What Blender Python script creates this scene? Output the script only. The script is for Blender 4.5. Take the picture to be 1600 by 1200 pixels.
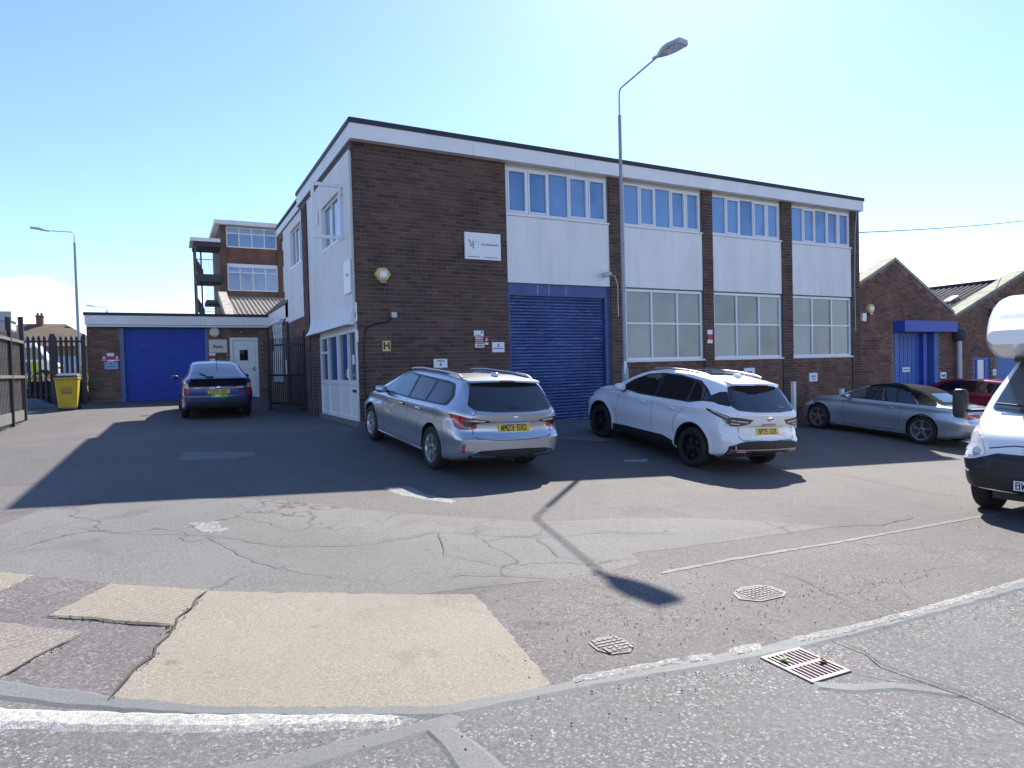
import bpy, bmesh, math, random
import numpy as np
from mathutils import Vector, Matrix
from mathutils.bvhtree import BVHTree
from mathutils.geometry import delaunay_2d_cdt

random.seed(7)
rng = np.random.default_rng(7)
for o in list(bpy.data.objects):
    bpy.data.objects.remove(o)
SC = bpy.context.scene
COL = SC.collection
R = math.radians

# ------------------------------------------------------------------ camera
# X runs along the long front of the brick building, Y into the plot, Z up; the building corner is at the origin
CAM_POS = Vector((-3.472, -13.415, 1.0527))
CAM_ROWS = ((0.882858, -0.468926, -0.025868), (0.034360, 0.009560, 0.999364), (0.468381, 0.883185, -0.024553))
cam_d = bpy.data.cameras.new('camera')
cam = bpy.data.objects.new('camera', cam_d)
COL.objects.link(cam)
r_, u_, f_ = (Vector(v) for v in CAM_ROWS)
M3 = Matrix((r_, u_, -f_)).transposed()
cam.matrix_world = Matrix.Translation(CAM_POS) @ M3.to_4x4()
cam_d.sensor_width = 36.0
cam_d.lens = 1015.2 / 1600 * 36.0
cam_d.clip_start = 0.05
cam_d.clip_end = 4000
SC.camera = cam

# ------------------------------------------------------------------ sky and sun
SUN_DIR = Vector((0.51441, 0.52598, 0.67729)).normalized()
SUN_EL = math.asin(SUN_DIR.z)
SKY_STRENGTH = 0.108
SUN_STRENGTH = 5.0
EXPOSURE = 1.1
world = bpy.data.worlds.new('World')
SC.world = world
world.use_nodes = True
wn = world.node_tree.nodes
wl = world.node_tree.links
wn.clear()
w_out = wn.new('ShaderNodeOutputWorld')
w_bg = wn.new('ShaderNodeBackground')
w_sky = wn.new('ShaderNodeTexSky')
w_sky.sky_type = 'NISHITA'
w_sky.sun_disc = False
w_sky.sun_elevation = SUN_EL
w_sky.sun_rotation = math.atan2(SUN_DIR.x, SUN_DIR.y)
w_sky.altitude = 60
w_sky.air_density = 1.0
w_sky.dust_density = 0.3
w_sky.ozone_density = 3.0
# a low bank of white cloud along the horizon, all the way round
tc = wn.new('ShaderNodeTexCoord')
sep = wn.new('ShaderNodeSeparateXYZ')
wl.new(tc.outputs['Generated'], sep.inputs[0])
mp = wn.new('ShaderNodeMapping')
mp.inputs['Scale'].default_value = (1.0, 1.0, 3.2)
wl.new(tc.outputs['Generated'], mp.inputs[0])
nz = wn.new('ShaderNodeTexNoise')
nz.inputs['Scale'].default_value = 2.6
nz.inputs['Detail'].default_value = 7.0
nz.inputs['Roughness'].default_value = 0.55
wl.new(mp.outputs[0], nz.inputs['Vector'])
m1 = wn.new('ShaderNodeMath'); m1.operation = 'MULTIPLY_ADD'
m1.inputs[1].default_value = 0.34; m1.inputs[2].default_value = -0.045
wl.new(nz.outputs['Fac'], m1.inputs[0])
m2 = wn.new('ShaderNodeMath'); m2.operation = 'SUBTRACT'
wl.new(m1.outputs[0], m2.inputs[0]); wl.new(sep.outputs['Z'], m2.inputs[1])
mr = wn.new('ShaderNodeMapRange')
mr.inputs['From Min'].default_value = -0.004; mr.inputs['From Max'].default_value = 0.022
wl.new(m2.outputs[0], mr.inputs['Value'])
mulc = wn.new('ShaderNodeMath'); mulc.operation = 'MULTIPLY'; mulc.inputs[1].default_value = 0.85
wl.new(mr.outputs[0], mulc.inputs[0])
mix = wn.new('ShaderNodeMix'); mix.data_type = 'RGBA'
wl.new(mulc.outputs[0], mix.inputs['Factor'])
w_wb = wn.new('ShaderNodeVectorMath'); w_wb.operation = 'MULTIPLY'   # the photograph's cool white balance
w_wb.inputs[1].default_value = (.87, .935, 1.12)
wl.new(w_sky.outputs[0], w_wb.inputs[0])
wl.new(w_wb.outputs[0], mix.inputs['A'])
mix.inputs['B'].default_value = (7.6, 7.9, 8.2, 1)
wl.new(mix.outputs['Result'], w_bg.inputs['Color'])
w_bg.inputs['Strength'].default_value = SKY_STRENGTH
wl.new(w_bg.outputs[0], w_out.inputs[0])

sun_d = bpy.data.lights.new('sun', 'SUN')
sun_d.energy = SUN_STRENGTH
sun_d.angle = R(0.53)
sun_d.color = (1.0, 0.94, 0.84)
sun = bpy.data.objects.new('sun', sun_d)
COL.objects.link(sun)
sun.rotation_euler = SUN_DIR.to_track_quat('Z', 'Y').to_euler()
sun.location = (10, 10, 30)

SC.view_settings.view_transform = 'Standard'
SC.view_settings.look = 'None'
SC.view_settings.exposure = EXPOSURE
SC.view_settings.gamma = 1.0
SC.view_settings.use_curve_mapping = False
SC.cycles.max_bounces = 8

# ------------------------------------------------------------------ materials
MATS = {}
def principled(name):
    m = bpy.data.materials.new(name)
    m.use_nodes = True
    nt = m.node_tree
    b = nt.nodes['Principled BSDF']
    MATS[name] = m
    return m, nt, b

def plain(name, col, rough=0.6, metal=0.0, spec=0.5, coat=0.0, noise=0.0, nscale=8.0, bump=0.0, bscale=40.0, trans=0.0, ior=1.5):
    m, nt, b = principled(name)
    b.inputs['Roughness'].default_value = rough
    b.inputs['Metallic'].default_value = metal
    b.inputs['Specular IOR Level'].default_value = spec
    b.inputs['Coat Weight'].default_value = coat
    b.inputs['Coat Roughness'].default_value = 0.03
    b.inputs['IOR'].default_value = ior
    b.inputs['Transmission Weight'].default_value = trans
    b.inputs['Base Color'].default_value = (*col, 1)
    N = nt.nodes; L = nt.links
    if noise or bump:
        tcx = N.new('ShaderNodeTexCoord')
    if noise:
        n = N.new('ShaderNodeTexNoise'); n.inputs['Scale'].default_value = nscale; n.inputs['Detail'].default_value = 6
        L.new(tcx.outputs['Object'], n.inputs['Vector'])
        mrr = N.new('ShaderNodeMapRange'); mrr.inputs['From Min'].default_value = 0.3; mrr.inputs['From Max'].default_value = 0.7
        mrr.inputs['To Min'].default_value = 1 - noise; mrr.inputs['To Max'].default_value = 1 + noise * 0.6
        L.new(n.outputs['Fac'], mrr.inputs['Value'])
        mx = N.new('ShaderNodeVectorMath'); mx.operation = 'SCALE'
        mx.inputs[0].default_value = col
        L.new(mrr.outputs[0], mx.inputs['Scale'])
        L.new(mx.outputs[0], b.inputs['Base Color'])
    if bump:
        n2 = N.new('ShaderNodeTexNoise'); n2.inputs['Scale'].default_value = bscale; n2.inputs['Detail'].default_value = 4
        L.new(tcx.outputs['Object'], n2.inputs['Vector'])
        bp = N.new('ShaderNodeBump'); bp.inputs['Strength'].default_value = bump; bp.inputs['Distance'].default_value = 0.01
        L.new(n2.outputs['Fac'], bp.inputs['Height'])
        L.new(bp.outputs[0], b.inputs['Normal'])
    return m

def ramp(N, stops):
    r = N.new('ShaderNodeValToRGB')
    el = r.color_ramp.elements
    while len(el) > 1: el.remove(el[-1])
    el[0].position = stops[0][0]; el[0].color = (*stops[0][1], 1)
    for p, c in stops[1:]:
        e = el.new(p); e.color = (*c, 1)
    return r

def brick_mat(name, stops, dirt=0.25):
    m, nt, b = principled(name)
    N = nt.nodes; L = nt.links
    g = N.new('ShaderNodeNewGeometry'); oi = N.new('ShaderNodeObjectInfo')
    ad = N.new('ShaderNodeMath'); ad.operation = 'ADD'
    L.new(g.outputs['Random Per Island'], ad.inputs[0]); L.new(oi.outputs['Random'], ad.inputs[1])
    fr = N.new('ShaderNodeMath'); fr.operation = 'FRACT'; L.new(ad.outputs[0], fr.inputs[0])
    rp = ramp(N, stops); L.new(fr.outputs[0], rp.inputs[0])
    pos = g.outputs['Position']
    n = N.new('ShaderNodeTexNoise'); n.inputs['Scale'].default_value = 1.3; n.inputs['Detail'].default_value = 5
    L.new(pos, n.inputs['Vector'])
    n2 = N.new('ShaderNodeTexNoise'); n2.inputs['Scale'].default_value = 38; n2.inputs['Detail'].default_value = 3
    L.new(pos, n2.inputs['Vector'])
    mr1 = N.new('ShaderNodeMapRange'); mr1.inputs['From Min'].default_value = .3; mr1.inputs['From Max'].default_value = .7
    mr1.inputs['To Min'].default_value = 1 - dirt; mr1.inputs['To Max'].default_value = 1 + dirt
    L.new(n.outputs['Fac'], mr1.inputs['Value'])
    mr2 = N.new('ShaderNodeMapRange'); mr2.inputs['From Min'].default_value = .3; mr2.inputs['From Max'].default_value = .7
    mr2.inputs['To Min'].default_value = .82; mr2.inputs['To Max'].default_value = 1.18
    L.new(n2.outputs['Fac'], mr2.inputs['Value'])
    mm = N.new('ShaderNodeMath'); mm.operation = 'MULTIPLY'; L.new(mr1.outputs[0], mm.inputs[0]); L.new(mr2.outputs[0], mm.inputs[1])
    sc = N.new('ShaderNodeVectorMath'); sc.operation = 'SCALE'; L.new(rp.outputs[0], sc.inputs[0]); L.new(mm.outputs[0], sc.inputs['Scale'])
    L.new(sc.outputs[0], b.inputs['Base Color'])
    b.inputs['Roughness'].default_value = .85
    b.inputs['Specular IOR Level'].default_value = .3
    bp = N.new('ShaderNodeBump'); bp.inputs['Strength'].default_value = .5; bp.inputs['Distance'].default_value = .004
    L.new(n2.outputs['Fac'], bp.inputs['Height']); L.new(bp.outputs[0], b.inputs['Normal'])
    return m

brick_mat('brick_dark', [(0, (.068, .042, .036)), (.2, (.085, .050, .041)), (.45, (.108, .065, .051)), (.65, (.092, .058, .047)), (.85, (.125, .078, .059)), (1, (.105, .063, .05))])
brick_mat('brick_red', [(0, (.10, .052, .04)), (.3, (.17, .085, .06)), (.6, (.21, .105, .072)), (.85, (.13, .07, .052)), (1, (.22, .13, .09))])
brick_mat('brick_garage', [(0, (.12, .072, .052)), (.3, (.19, .115, .08)), (.6, (.15, .10, .075)), (1, (.25, .16, .115))])
plain('mortar', (.20, .175, .16), .95, noise=.25, nscale=3)
plain('mortar_dark', (.23, .20, .185), .95, noise=.25, nscale=3)

def render_mat(name, col):
    m, nt, b = principled(name)
    N = nt.nodes; L = nt.links
    g = N.new('ShaderNodeNewGeometry')
    n = N.new('ShaderNodeTexNoise'); n.inputs['Scale'].default_value = .9; n.inputs['Detail'].default_value = 8
    mpx = N.new('ShaderNodeMapping'); mpx.inputs['Scale'].default_value = (1.6, 1.6, .55)
    L.new(g.outputs['Position'], mpx.inputs[0]); L.new(mpx.outputs[0], n.inputs['Vector'])
    rp = ramp(N, [(.3, tuple(c * .91 for c in col)), (.55, col), (.8, tuple(min(1, c * 1.03) for c in col))])
    L.new(n.outputs['Fac'], rp.inputs[0])
    # thin rain streaks
    ns = N.new('ShaderNodeTexNoise'); ns.inputs['Scale'].default_value = 1; ns.inputs['Detail'].default_value = 4
    mps = N.new('ShaderNodeMapping'); mps.inputs['Scale'].default_value = (9, 9, .45)
    L.new(g.outputs['Position'], mps.inputs[0]); L.new(mps.outputs[0], ns.inputs['Vector'])
    mrs = N.new('ShaderNodeMapRange'); mrs.inputs['From Min'].default_value = .56; mrs.inputs['From Max'].default_value = .75; mrs.inputs['To Min'].default_value = 1; mrs.inputs['To Max'].default_value = .86
    L.new(ns.outputs['Fac'], mrs.inputs['Value'])
    scs = N.new('ShaderNodeVectorMath'); scs.operation = 'SCALE'; L.new(rp.outputs[0], scs.inputs[0]); L.new(mrs.outputs[0], scs.inputs['Scale'])
    L.new(scs.outputs[0], b.inputs['Base Color'])
    n2 = N.new('ShaderNodeTexNoise'); n2.inputs['Scale'].default_value = 55; n2.inputs['Detail'].default_value = 4
    n3 = N.new('ShaderNodeTexNoise'); n3.inputs['Scale'].default_value = 5; n3.inputs['Detail'].default_value = 3
    L.new(g.outputs['Position'], n2.inputs['Vector']); L.new(g.outputs['Position'], n3.inputs['Vector'])
    ad = N.new('ShaderNodeMath'); ad.operation = 'MULTIPLY_ADD'; ad.inputs[1].default_value = 2.5
    L.new(n3.outputs['Fac'], ad.inputs[0]); L.new(n2.outputs['Fac'], ad.inputs[2])
    bp = N.new('ShaderNodeBump'); bp.inputs['Strength'].default_value = .45; bp.inputs['Distance'].default_value = .012
    L.new(ad.outputs[0], bp.inputs['Height']); L.new(bp.outputs[0], b.inputs['Normal'])
    b.inputs['Roughness'].default_value = .85
    b.inputs['Specular IOR Level'].default_value = .2
render_mat('white_render', (.80, .80, .78))
plain('white_paint', (.78, .78, .76), .5, noise=.07, nscale=2)
plain('black_trim', (.025, .025, .03), .6)
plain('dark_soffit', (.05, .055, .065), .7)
plain('white_upvc', (.74, .75, .76), .3, noise=.04, nscale=1.5)
plain('cream_paint', (.55, .52, .45), .7, noise=.15, nscale=3)
plain('grey_metal', (.36, .37, .38), .45, metal=.6, noise=.1)
plain('lamp_grey', (.45, .48, .50), .5, metal=.3, noise=.1, nscale=3)
plain('pole_grey', (.30, .33, .36), .55, metal=.2, noise=.12, nscale=4)
plain('black_plastic', (.018, .018, .02), .45)
plain('dark_plastic', (.03, .03, .033), .55, bump=.15, bscale=120)
plain('rubber', (.016, .016, .017), .8, bump=.2, bscale=60)
plain('chrome', (.75, .76, .78), .12, metal=1)
plain('alloy', (.55, .56, .58), .28, metal=.9)
plain('alloy_dark', (.03, .03, .035), .35, metal=.6)
plain('brake_grey', (.08, .08, .085), .5, metal=.5)
plain('red_lens', (.35, .012, .02), .08, coat=1)
plain('clear_lens', (.62, .64, .66), .06, coat=1)
plain('smoke_lens', (.045, .04, .045), .06, coat=1)
plain('amber_lens', (.6, .2, .02), .1, coat=1)
plain('plate_yellow', (.72, .50, .06), .35)
plain('plate_white', (.78, .79, .78), .35)
plain('ink', (.02, .02, .025), .6)
plain('blue_ink', (.06, .09, .22), .6)
plain('sign_white', (.78, .80, .82), .4)
plain('sign_cream', (.62, .62, .50), .5)
plain('sign_red', (.42, .035, .06), .5)
plain('sign_yellow', (.60, .53, .18), .5)
plain('sign_green', (.20, .50, .06), .5)
plain('sign_blue', (.25, .38, .6), .5)
plain('alarm_yellow', (.62, .46, .17), .5)
plain('bin_yellow', (.50, .36, .015), .45, noise=.12, nscale=5)
plain('bin_dark', (.05, .06, .08), .5)
plain('fence_navy', (.018, .02, .028), .5, noise=.2)
plain('fence_rust', (.15, .13, .115), .75, noise=.35, nscale=9)
plain('fence_rail', (.20, .19, .17), .6, metal=.3, noise=.25)
plain('sheet_dark', (.03, .028, .028), .8, noise=.3)
plain('tarp', (.06, .09, .12), .45, noise=.2)
plain('sheet_roof', (.17, .145, .125), .9, noise=.35, nscale=2.2, bump=.3, bscale=25)
plain('coping', (.40, .36, .29), .9, noise=.3, nscale=3, bump=.3, bscale=20)
plain('coping_green', (.30, .30, .22), .9, noise=.35, nscale=2)
plain('tile_roof', (.12, .085, .055), .9, noise=.3, nscale=1.2)
plain('far_wall', (.42, .43, .44), .8, noise=.1)
plain('house_wall', (.30, .2, .15), .9, noise=.2)
plain('roof_light', (.8, .8, .78), .3)
plain('roof_felt', (.1, .1, .105), .9, noise=.2)
plain('grass_dry', (.24, .19, .07), .95, noise=.4, nscale=2)
plain('grass_green', (.09, .13, .03), .9, noise=.4, nscale=3)
plain('leaf_green', (.10, .2, .03), .6)
plain('leaf_brown', (.18, .10, .05), .8)
plain('steel_blue', (.09, .15, .32), .5, noise=.15, nscale=4)
plain('hi_vis', (.45, .62, .05), .5)

def paint(name, col, metal=.0, rough=.35, flake=True):
    m, nt, b = principled(name)
    N = nt.nodes; L = nt.links
    b.inputs['Base Color'].default_value = (*col, 1)
    b.inputs['Metallic'].default_value = metal
    b.inputs['Roughness'].default_value = rough
    b.inputs['Coat Weight'].default_value = 1.0
    b.inputs['Coat Roughness'].default_value = .02
    b.inputs['Coat IOR'].default_value = 1.55
    # road dust: slightly rougher, duller film towards the sills
    t = N.new('ShaderNodeTexCoord')
    n = N.new('ShaderNodeTexNoise'); n.inputs['Scale'].default_value = 3.5; n.inputs['Detail'].default_value = 6
    L.new(t.outputs['Object'], n.inputs['Vector'])
    sp = N.new('ShaderNodeSeparateXYZ'); L.new(t.outputs['Object'], sp.inputs[0])
    mr0 = N.new('ShaderNodeMapRange'); mr0.inputs['From Min'].default_value = .75; mr0.inputs['From Max'].default_value = .2
    L.new(sp.outputs['Z'], mr0.inputs['Value'])
    mu = N.new('ShaderNodeMath'); mu.operation = 'MULTIPLY'; L.new(mr0.outputs[0], mu.inputs[0]); L.new(n.outputs['Fac'], mu.inputs[1])
    mr1 = N.new('ShaderNodeMapRange'); mr1.inputs['To Min'].default_value = .02; mr1.inputs['To Max'].default_value = .35
    L.new(mu.outputs[0], mr1.inputs['Value']); L.new(mr1.outputs[0], b.inputs['Coat Roughness'])
    return m
paint('paint_silver', (.45, .48, .53), .75, .30)
paint('paint_silver_blue', (.50, .54, .60), .75, .33)
paint('paint_white', (.78, .79, .80), 0, .4)
paint('paint_blue', (.005, .011, .115), .2, .35)
paint('paint_red', (.30, .012, .02), .2, .35)
plain('paint_van_white', (.80, .80, .79), .22, coat=.6)
plain('fabric_black', (.010, .011, .012), 1.0, spec=.1)
plain('cladding', (.02, .02, .022), .5, bump=.1, bscale=200)

def glass_mat(name, col, spec_ior=1.8, rough=.02):
    m, nt, b = principled(name)
    b.inputs['Base Color'].default_value = (*col, 1)
    b.inputs['Roughness'].default_value = rough
    b.inputs['IOR'].default_value = spec_ior
    b.inputs['Specular IOR Level'].default_value = .5
    return m
glass_mat('car_glass', (.010, .013, .016), 1.75)
glass_mat('car_glass_blue', (.035, .07, .10), 1.9)
def window_glass(name, base, base_pale, ior):
    # glazing with two base tones, mixed differently from pane to pane
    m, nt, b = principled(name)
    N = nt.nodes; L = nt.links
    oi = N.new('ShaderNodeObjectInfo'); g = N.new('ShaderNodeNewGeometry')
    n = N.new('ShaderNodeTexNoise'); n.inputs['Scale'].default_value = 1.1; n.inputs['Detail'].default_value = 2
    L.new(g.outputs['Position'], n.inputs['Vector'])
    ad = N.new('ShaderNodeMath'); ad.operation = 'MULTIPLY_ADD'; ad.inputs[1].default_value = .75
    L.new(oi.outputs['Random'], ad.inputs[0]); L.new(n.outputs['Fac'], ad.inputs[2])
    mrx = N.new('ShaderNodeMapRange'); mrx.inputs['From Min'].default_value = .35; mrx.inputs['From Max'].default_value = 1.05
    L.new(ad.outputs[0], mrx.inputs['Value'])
    mx = N.new('ShaderNodeMix'); mx.data_type = 'RGBA'; mx.inputs['A'].default_value = (*base, 1); mx.inputs['B'].default_value = (*base_pale, 1)
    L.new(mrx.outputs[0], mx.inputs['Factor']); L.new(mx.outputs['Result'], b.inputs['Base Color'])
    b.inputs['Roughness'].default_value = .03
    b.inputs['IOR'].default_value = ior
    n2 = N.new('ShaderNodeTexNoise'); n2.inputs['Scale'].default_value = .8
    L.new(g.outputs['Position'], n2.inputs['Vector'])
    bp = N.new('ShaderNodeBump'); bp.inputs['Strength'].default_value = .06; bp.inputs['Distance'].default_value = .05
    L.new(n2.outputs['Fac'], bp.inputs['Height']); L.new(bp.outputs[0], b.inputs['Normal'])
window_glass('glass_upper', (.03, .085, .24), (.16, .31, .56), 1.75)  # the blue of the reflected sky is painted into these base tones
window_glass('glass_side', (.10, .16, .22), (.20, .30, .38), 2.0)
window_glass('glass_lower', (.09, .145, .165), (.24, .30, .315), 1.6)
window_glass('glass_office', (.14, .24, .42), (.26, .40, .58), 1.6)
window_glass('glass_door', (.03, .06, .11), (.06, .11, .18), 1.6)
plain('blue_shutter', (.04, .08, .25), .45, noise=.25, nscale=6)
plain('blue_flat', (.025, .07, .40), .5, noise=.1, nscale=3)
plain('blue_light', (.05, .13, .42), .55, noise=.1, nscale=3)

def worn_blue(name):
    m, nt, b = principled(name)
    N = nt.nodes; L = nt.links
    g = N.new('ShaderNodeNewGeometry')
    mpx = N.new('ShaderNodeMapping'); mpx.inputs['Scale'].default_value = (2.2, 2.2, 42)
    L.new(g.outputs['Position'], mpx.inputs[0])
    n = N.new('ShaderNodeTexNoise'); n.inputs['Scale'].default_value = 1.6; n.inputs['Detail'].default_value = 5; n.inputs['Roughness'].default_value = .7
    L.new(mpx.outputs[0], n.inputs['Vector'])
    n2 = N.new('ShaderNodeTexNoise'); n2.inputs['Scale'].default_value = .9; n2.inputs['Detail'].default_value = 3
    L.new(g.outputs['Position'], n2.inputs['Vector'])
    rp = ramp(N, [(.3, (.026, .05, .16)), (.6, (.042, .085, .24)), (.72, (.07, .125, .28))])
    L.new(n2.outputs['Fac'], rp.inputs[0])
    th = N.new('ShaderNodeMapRange'); th.inputs['From Min'].default_value = .56; th.inputs['From Max'].default_value = .68
    L.new(n.outputs['Fac'], th.inputs['Value'])
    mx = N.new('ShaderNodeMix'); mx.data_type = 'RGBA'; L.new(th.outputs[0], mx.inputs['Factor']); L.new(rp.outputs[0], mx.inputs['A'])
    mx.inputs['B'].default_value = (.26, .34, .46, 1)
    L.new(mx.outputs['Result'], b.inputs['Base Color'])
    b.inputs['Roughness'].default_value = .42
worn_blue('blue_worn')

# ---- ground surfaces
def ground_mat(name, base, chip_scale, chip_light, chip_amt, dark_amt, crack=0.0, crack_scale=.9, patch=.18, bump=.6, rough=.85, tint=None, lines=False):
    m, nt, b = principled(name)
    N = nt.nodes; L = nt.links
    g = N.new('ShaderNodeNewGeometry'); pos = g.outputs['Position']
    # large blotches
    n = N.new('ShaderNodeTexNoise'); n.inputs['Scale'].default_value = .55; n.inputs['Detail'].default_value = 7; n.inputs['Roughness'].default_value = .6
    L.new(pos, n.inputs['Vector'])
    mr1 = N.new('ShaderNodeMapRange'); mr1.inputs['From Min'].default_value = .3; mr1.inputs['From Max'].default_value = .7
    mr1.inputs['To Min'].default_value = 1 - patch; mr1.inputs['To Max'].default_value = 1 + patch
    L.new(n.outputs['Fac'], mr1.inputs['Value'])
    # aggregate
    v = N.new('ShaderNodeTexVoronoi'); v.inputs['Scale'].default_value = chip_scale; v.inputs['Randomness'].default_value = 1
    L.new(pos, v.inputs['Vector'])
    sepc = N.new('ShaderNodeSeparateColor'); L.new(v.outputs['Color'], sepc.inputs[0])
    rp = ramp(N, [(0, tuple(c * (1 - dark_amt) for c in base)), (.35, tuple(c * (1 - dark_amt * .4) for c in base)), (.6, base), (.82, tuple(c * (1 + chip_amt * .35) for c in base)), (1, chip_light)])
    L.new(sepc.outputs[0], rp.inputs[0])
    # fade between chips
    de = N.new('ShaderNodeTexVoronoi'); de.feature = 'DISTANCE_TO_EDGE'; de.inputs['Scale'].default_value = chip_scale
    L.new(pos, de.inputs['Vector'])
    mr2 = N.new('ShaderNodeMapRange'); mr2.inputs['From Max'].default_value = .14; mr2.inputs['To Min'].default_value = .62; mr2.inputs['To Max'].default_value = 1.0
    L.new(de.outputs['Distance'], mr2.inputs['Value'])
    fn = N.new('ShaderNodeTexNoise'); fn.inputs['Scale'].default_value = chip_scale * .42; fn.inputs['Detail'].default_value = 4
    L.new(pos, fn.inputs['Vector'])
    mr3 = N.new('ShaderNodeMapRange'); mr3.inputs['From Min'].default_value = .3; mr3.inputs['From Max'].default_value = .7
    mr3.inputs['To Min'].default_value = .8; mr3.inputs['To Max'].default_value = 1.15
    L.new(fn.outputs['Fac'], mr3.inputs['Value'])
    f = N.new('ShaderNodeMath'); f.operation = 'MULTIPLY'; L.new(mr1.outputs[0], f.inputs[0]); L.new(mr2.outputs[0], f.inputs[1])
    f2 = N.new('ShaderNodeMath'); f2.operation = 'MULTIPLY'; L.new(f.outputs[0], f2.inputs[0]); L.new(mr3.outputs[0], f2.inputs[1])
    last = f2.outputs[0]
    # oil drips, patched spots and tyre scuffs
    st1 = N.new('ShaderNodeTexNoise'); st1.inputs['Scale'].default_value = 1.15; st1.inputs['Detail'].default_value = 5; st1.inputs['Roughness'].default_value = .65; st1.inputs['Distortion'].default_value = .6
    L.new(pos, st1.inputs['Vector'])
    ms1 = N.new('ShaderNodeMapRange'); ms1.inputs['From Min'].default_value = .58; ms1.inputs['From Max'].default_value = .72; ms1.inputs['To Min'].default_value = 1; ms1.inputs['To Max'].default_value = .74
    L.new(st1.outputs['Fac'], ms1.inputs['Value'])
    st2 = N.new('ShaderNodeTexVoronoi'); st2.inputs['Scale'].default_value = 2.3; L.new(pos, st2.inputs['Vector'])
    ms2 = N.new('ShaderNodeMapRange'); ms2.inputs['From Min'].default_value = .03; ms2.inputs['From Max'].default_value = .11; ms2.inputs['To Min'].default_value = .72; ms2.inputs['To Max'].default_value = 1
    L.new(st2.outputs['Distance'], ms2.inputs['Value'])
    fs1 = N.new('ShaderNodeMath'); fs1.operation = 'MULTIPLY'; L.new(ms1.outputs[0], fs1.inputs[0]); L.new(ms2.outputs[0], fs1.inputs[1])
    fs2 = N.new('ShaderNodeMath'); fs2.operation = 'MULTIPLY'; L.new(last, fs2.inputs[0]); L.new(fs1.outputs[0], fs2.inputs[1]); last = fs2.outputs[0]
    if lines:
        wv = N.new('ShaderNodeTexWave'); wv.inputs['Scale'].default_value = 6.5; wv.inputs['Distortion'].default_value = 1.2; wv.inputs['Detail'].default_value = 2
        mpl = N.new('ShaderNodeMapping'); mpl.inputs['Rotation'].default_value = (0, 0, R(62)); L.new(pos, mpl.inputs[0]); L.new(mpl.outputs[0], wv.inputs['Vector'])
        mrl = N.new('ShaderNodeMapRange'); mrl.inputs['To Min'].default_value = .86; mrl.inputs['To Max'].default_value = 1.06
        L.new(wv.outputs['Fac'], mrl.inputs['Value'])
        fl = N.new('ShaderNodeMath'); fl.operation = 'MULTIPLY'; L.new(last, fl.inputs[0]); L.new(mrl.outputs[0], fl.inputs[1]); last = fl.outputs[0]
    if crack:
        wn2 = N.new('ShaderNodeTexNoise'); wn2.inputs['Scale'].default_value = 2.4; wn2.inputs['Detail'].default_value = 5
        L.new(pos, wn2.inputs['Vector'])
        vm = N.new('ShaderNodeVectorMath'); vm.operation = 'MULTIPLY_ADD'; vm.inputs[1].default_value = (.55, .55, .55)
        L.new(wn2.outputs['Color'], vm.inputs[0]); L.new(pos, vm.inputs[2])
        cv = N.new('ShaderNodeTexVoronoi'); cv.feature = 'DISTANCE_TO_EDGE'; cv.inputs['Scale'].default_value = crack_scale
        L.new(vm.outputs[0], cv.inputs['Vector'])
        mrc = N.new('ShaderNodeMapRange'); mrc.inputs['From Min'].default_value = .002; mrc.inputs['From Max'].default_value = .012
        mrc.inputs['To Min'].default_value = 1 - crack; mrc.inputs['To Max'].default_value = 1
        L.new(cv.outputs['Distance'], mrc.inputs['Value'])
        # only some stretches have opened up
        on = N.new('ShaderNodeTexNoise'); on.inputs['Scale'].default_value = .8; L.new(pos, on.inputs['Vector'])
        mro = N.new('ShaderNodeMapRange'); mro.inputs['From Min'].default_value = .42; mro.inputs['From Max'].default_value = .55
        L.new(on.outputs['Fac'], mro.inputs['Value'])
        mxc = N.new('ShaderNodeMix'); mxc.data_type = 'FLOAT'; mxc.inputs['A'].default_value = 1
        L.new(mro.outputs[0], mxc.inputs['Factor']); L.new(mrc.outputs[0], mxc.inputs['B'])
        fc = N.new('ShaderNodeMath'); fc.operation = 'MULTIPLY'; L.new(last, fc.inputs[0]); L.new(mxc.outputs['Result'], fc.inputs[1]); last = fc.outputs[0]
    # worn stretches where the chippings are polished away or filled with bitumen
    wr = N.new('ShaderNodeTexNoise'); wr.inputs['Scale'].default_value = 1.7; wr.inputs['Detail'].default_value = 6; wr.inputs['Roughness'].default_value = .7
    L.new(pos, wr.inputs['Vector'])
    mw = N.new('ShaderNodeMapRange'); mw.inputs['From Min'].default_value = .40; mw.inputs['From Max'].default_value = .62; mw.inputs['To Max'].default_value = .8
    L.new(wr.outputs['Fac'], mw.inputs['Value'])
    mxw = N.new('ShaderNodeMix'); mxw.data_type = 'RGBA'; L.new(mw.outputs[0], mxw.inputs['Factor']); L.new(rp.outputs[0], mxw.inputs['A']); mxw.inputs['B'].default_value = (*base, 1)
    sc = N.new('ShaderNodeVectorMath'); sc.operation = 'SCALE'; L.new(mxw.outputs['Result'], sc.inputs[0]); L.new(last, sc.inputs['Scale'])
    L.new(sc.outputs[0], b.inputs['Base Color'])
    b.inputs['Roughness'].default_value = rough
    b.inputs['Specular IOR Level'].default_value = .45
    hb = N.new('ShaderNodeMath'); hb.operation = 'MULTIPLY_ADD'; hb.inputs[1].default_value = .6
    L.new(de.outputs['Distance'], hb.inputs[0]); L.new(sepc.outputs[1], hb.inputs[2])
    bp = N.new('ShaderNodeBump'); bp.inputs['Strength'].default_value = bump; bp.inputs['Distance'].default_value = .35 / chip_scale
    L.new(hb.outputs[0], bp.inputs['Height']); L.new(bp.outputs[0], b.inputs['Normal'])
    return m
ground_mat('tarmac', (.116, .105, .101), 110, (.20, .185, .18), .4, .35, crack=.0, patch=.16, bump=.45)
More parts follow.
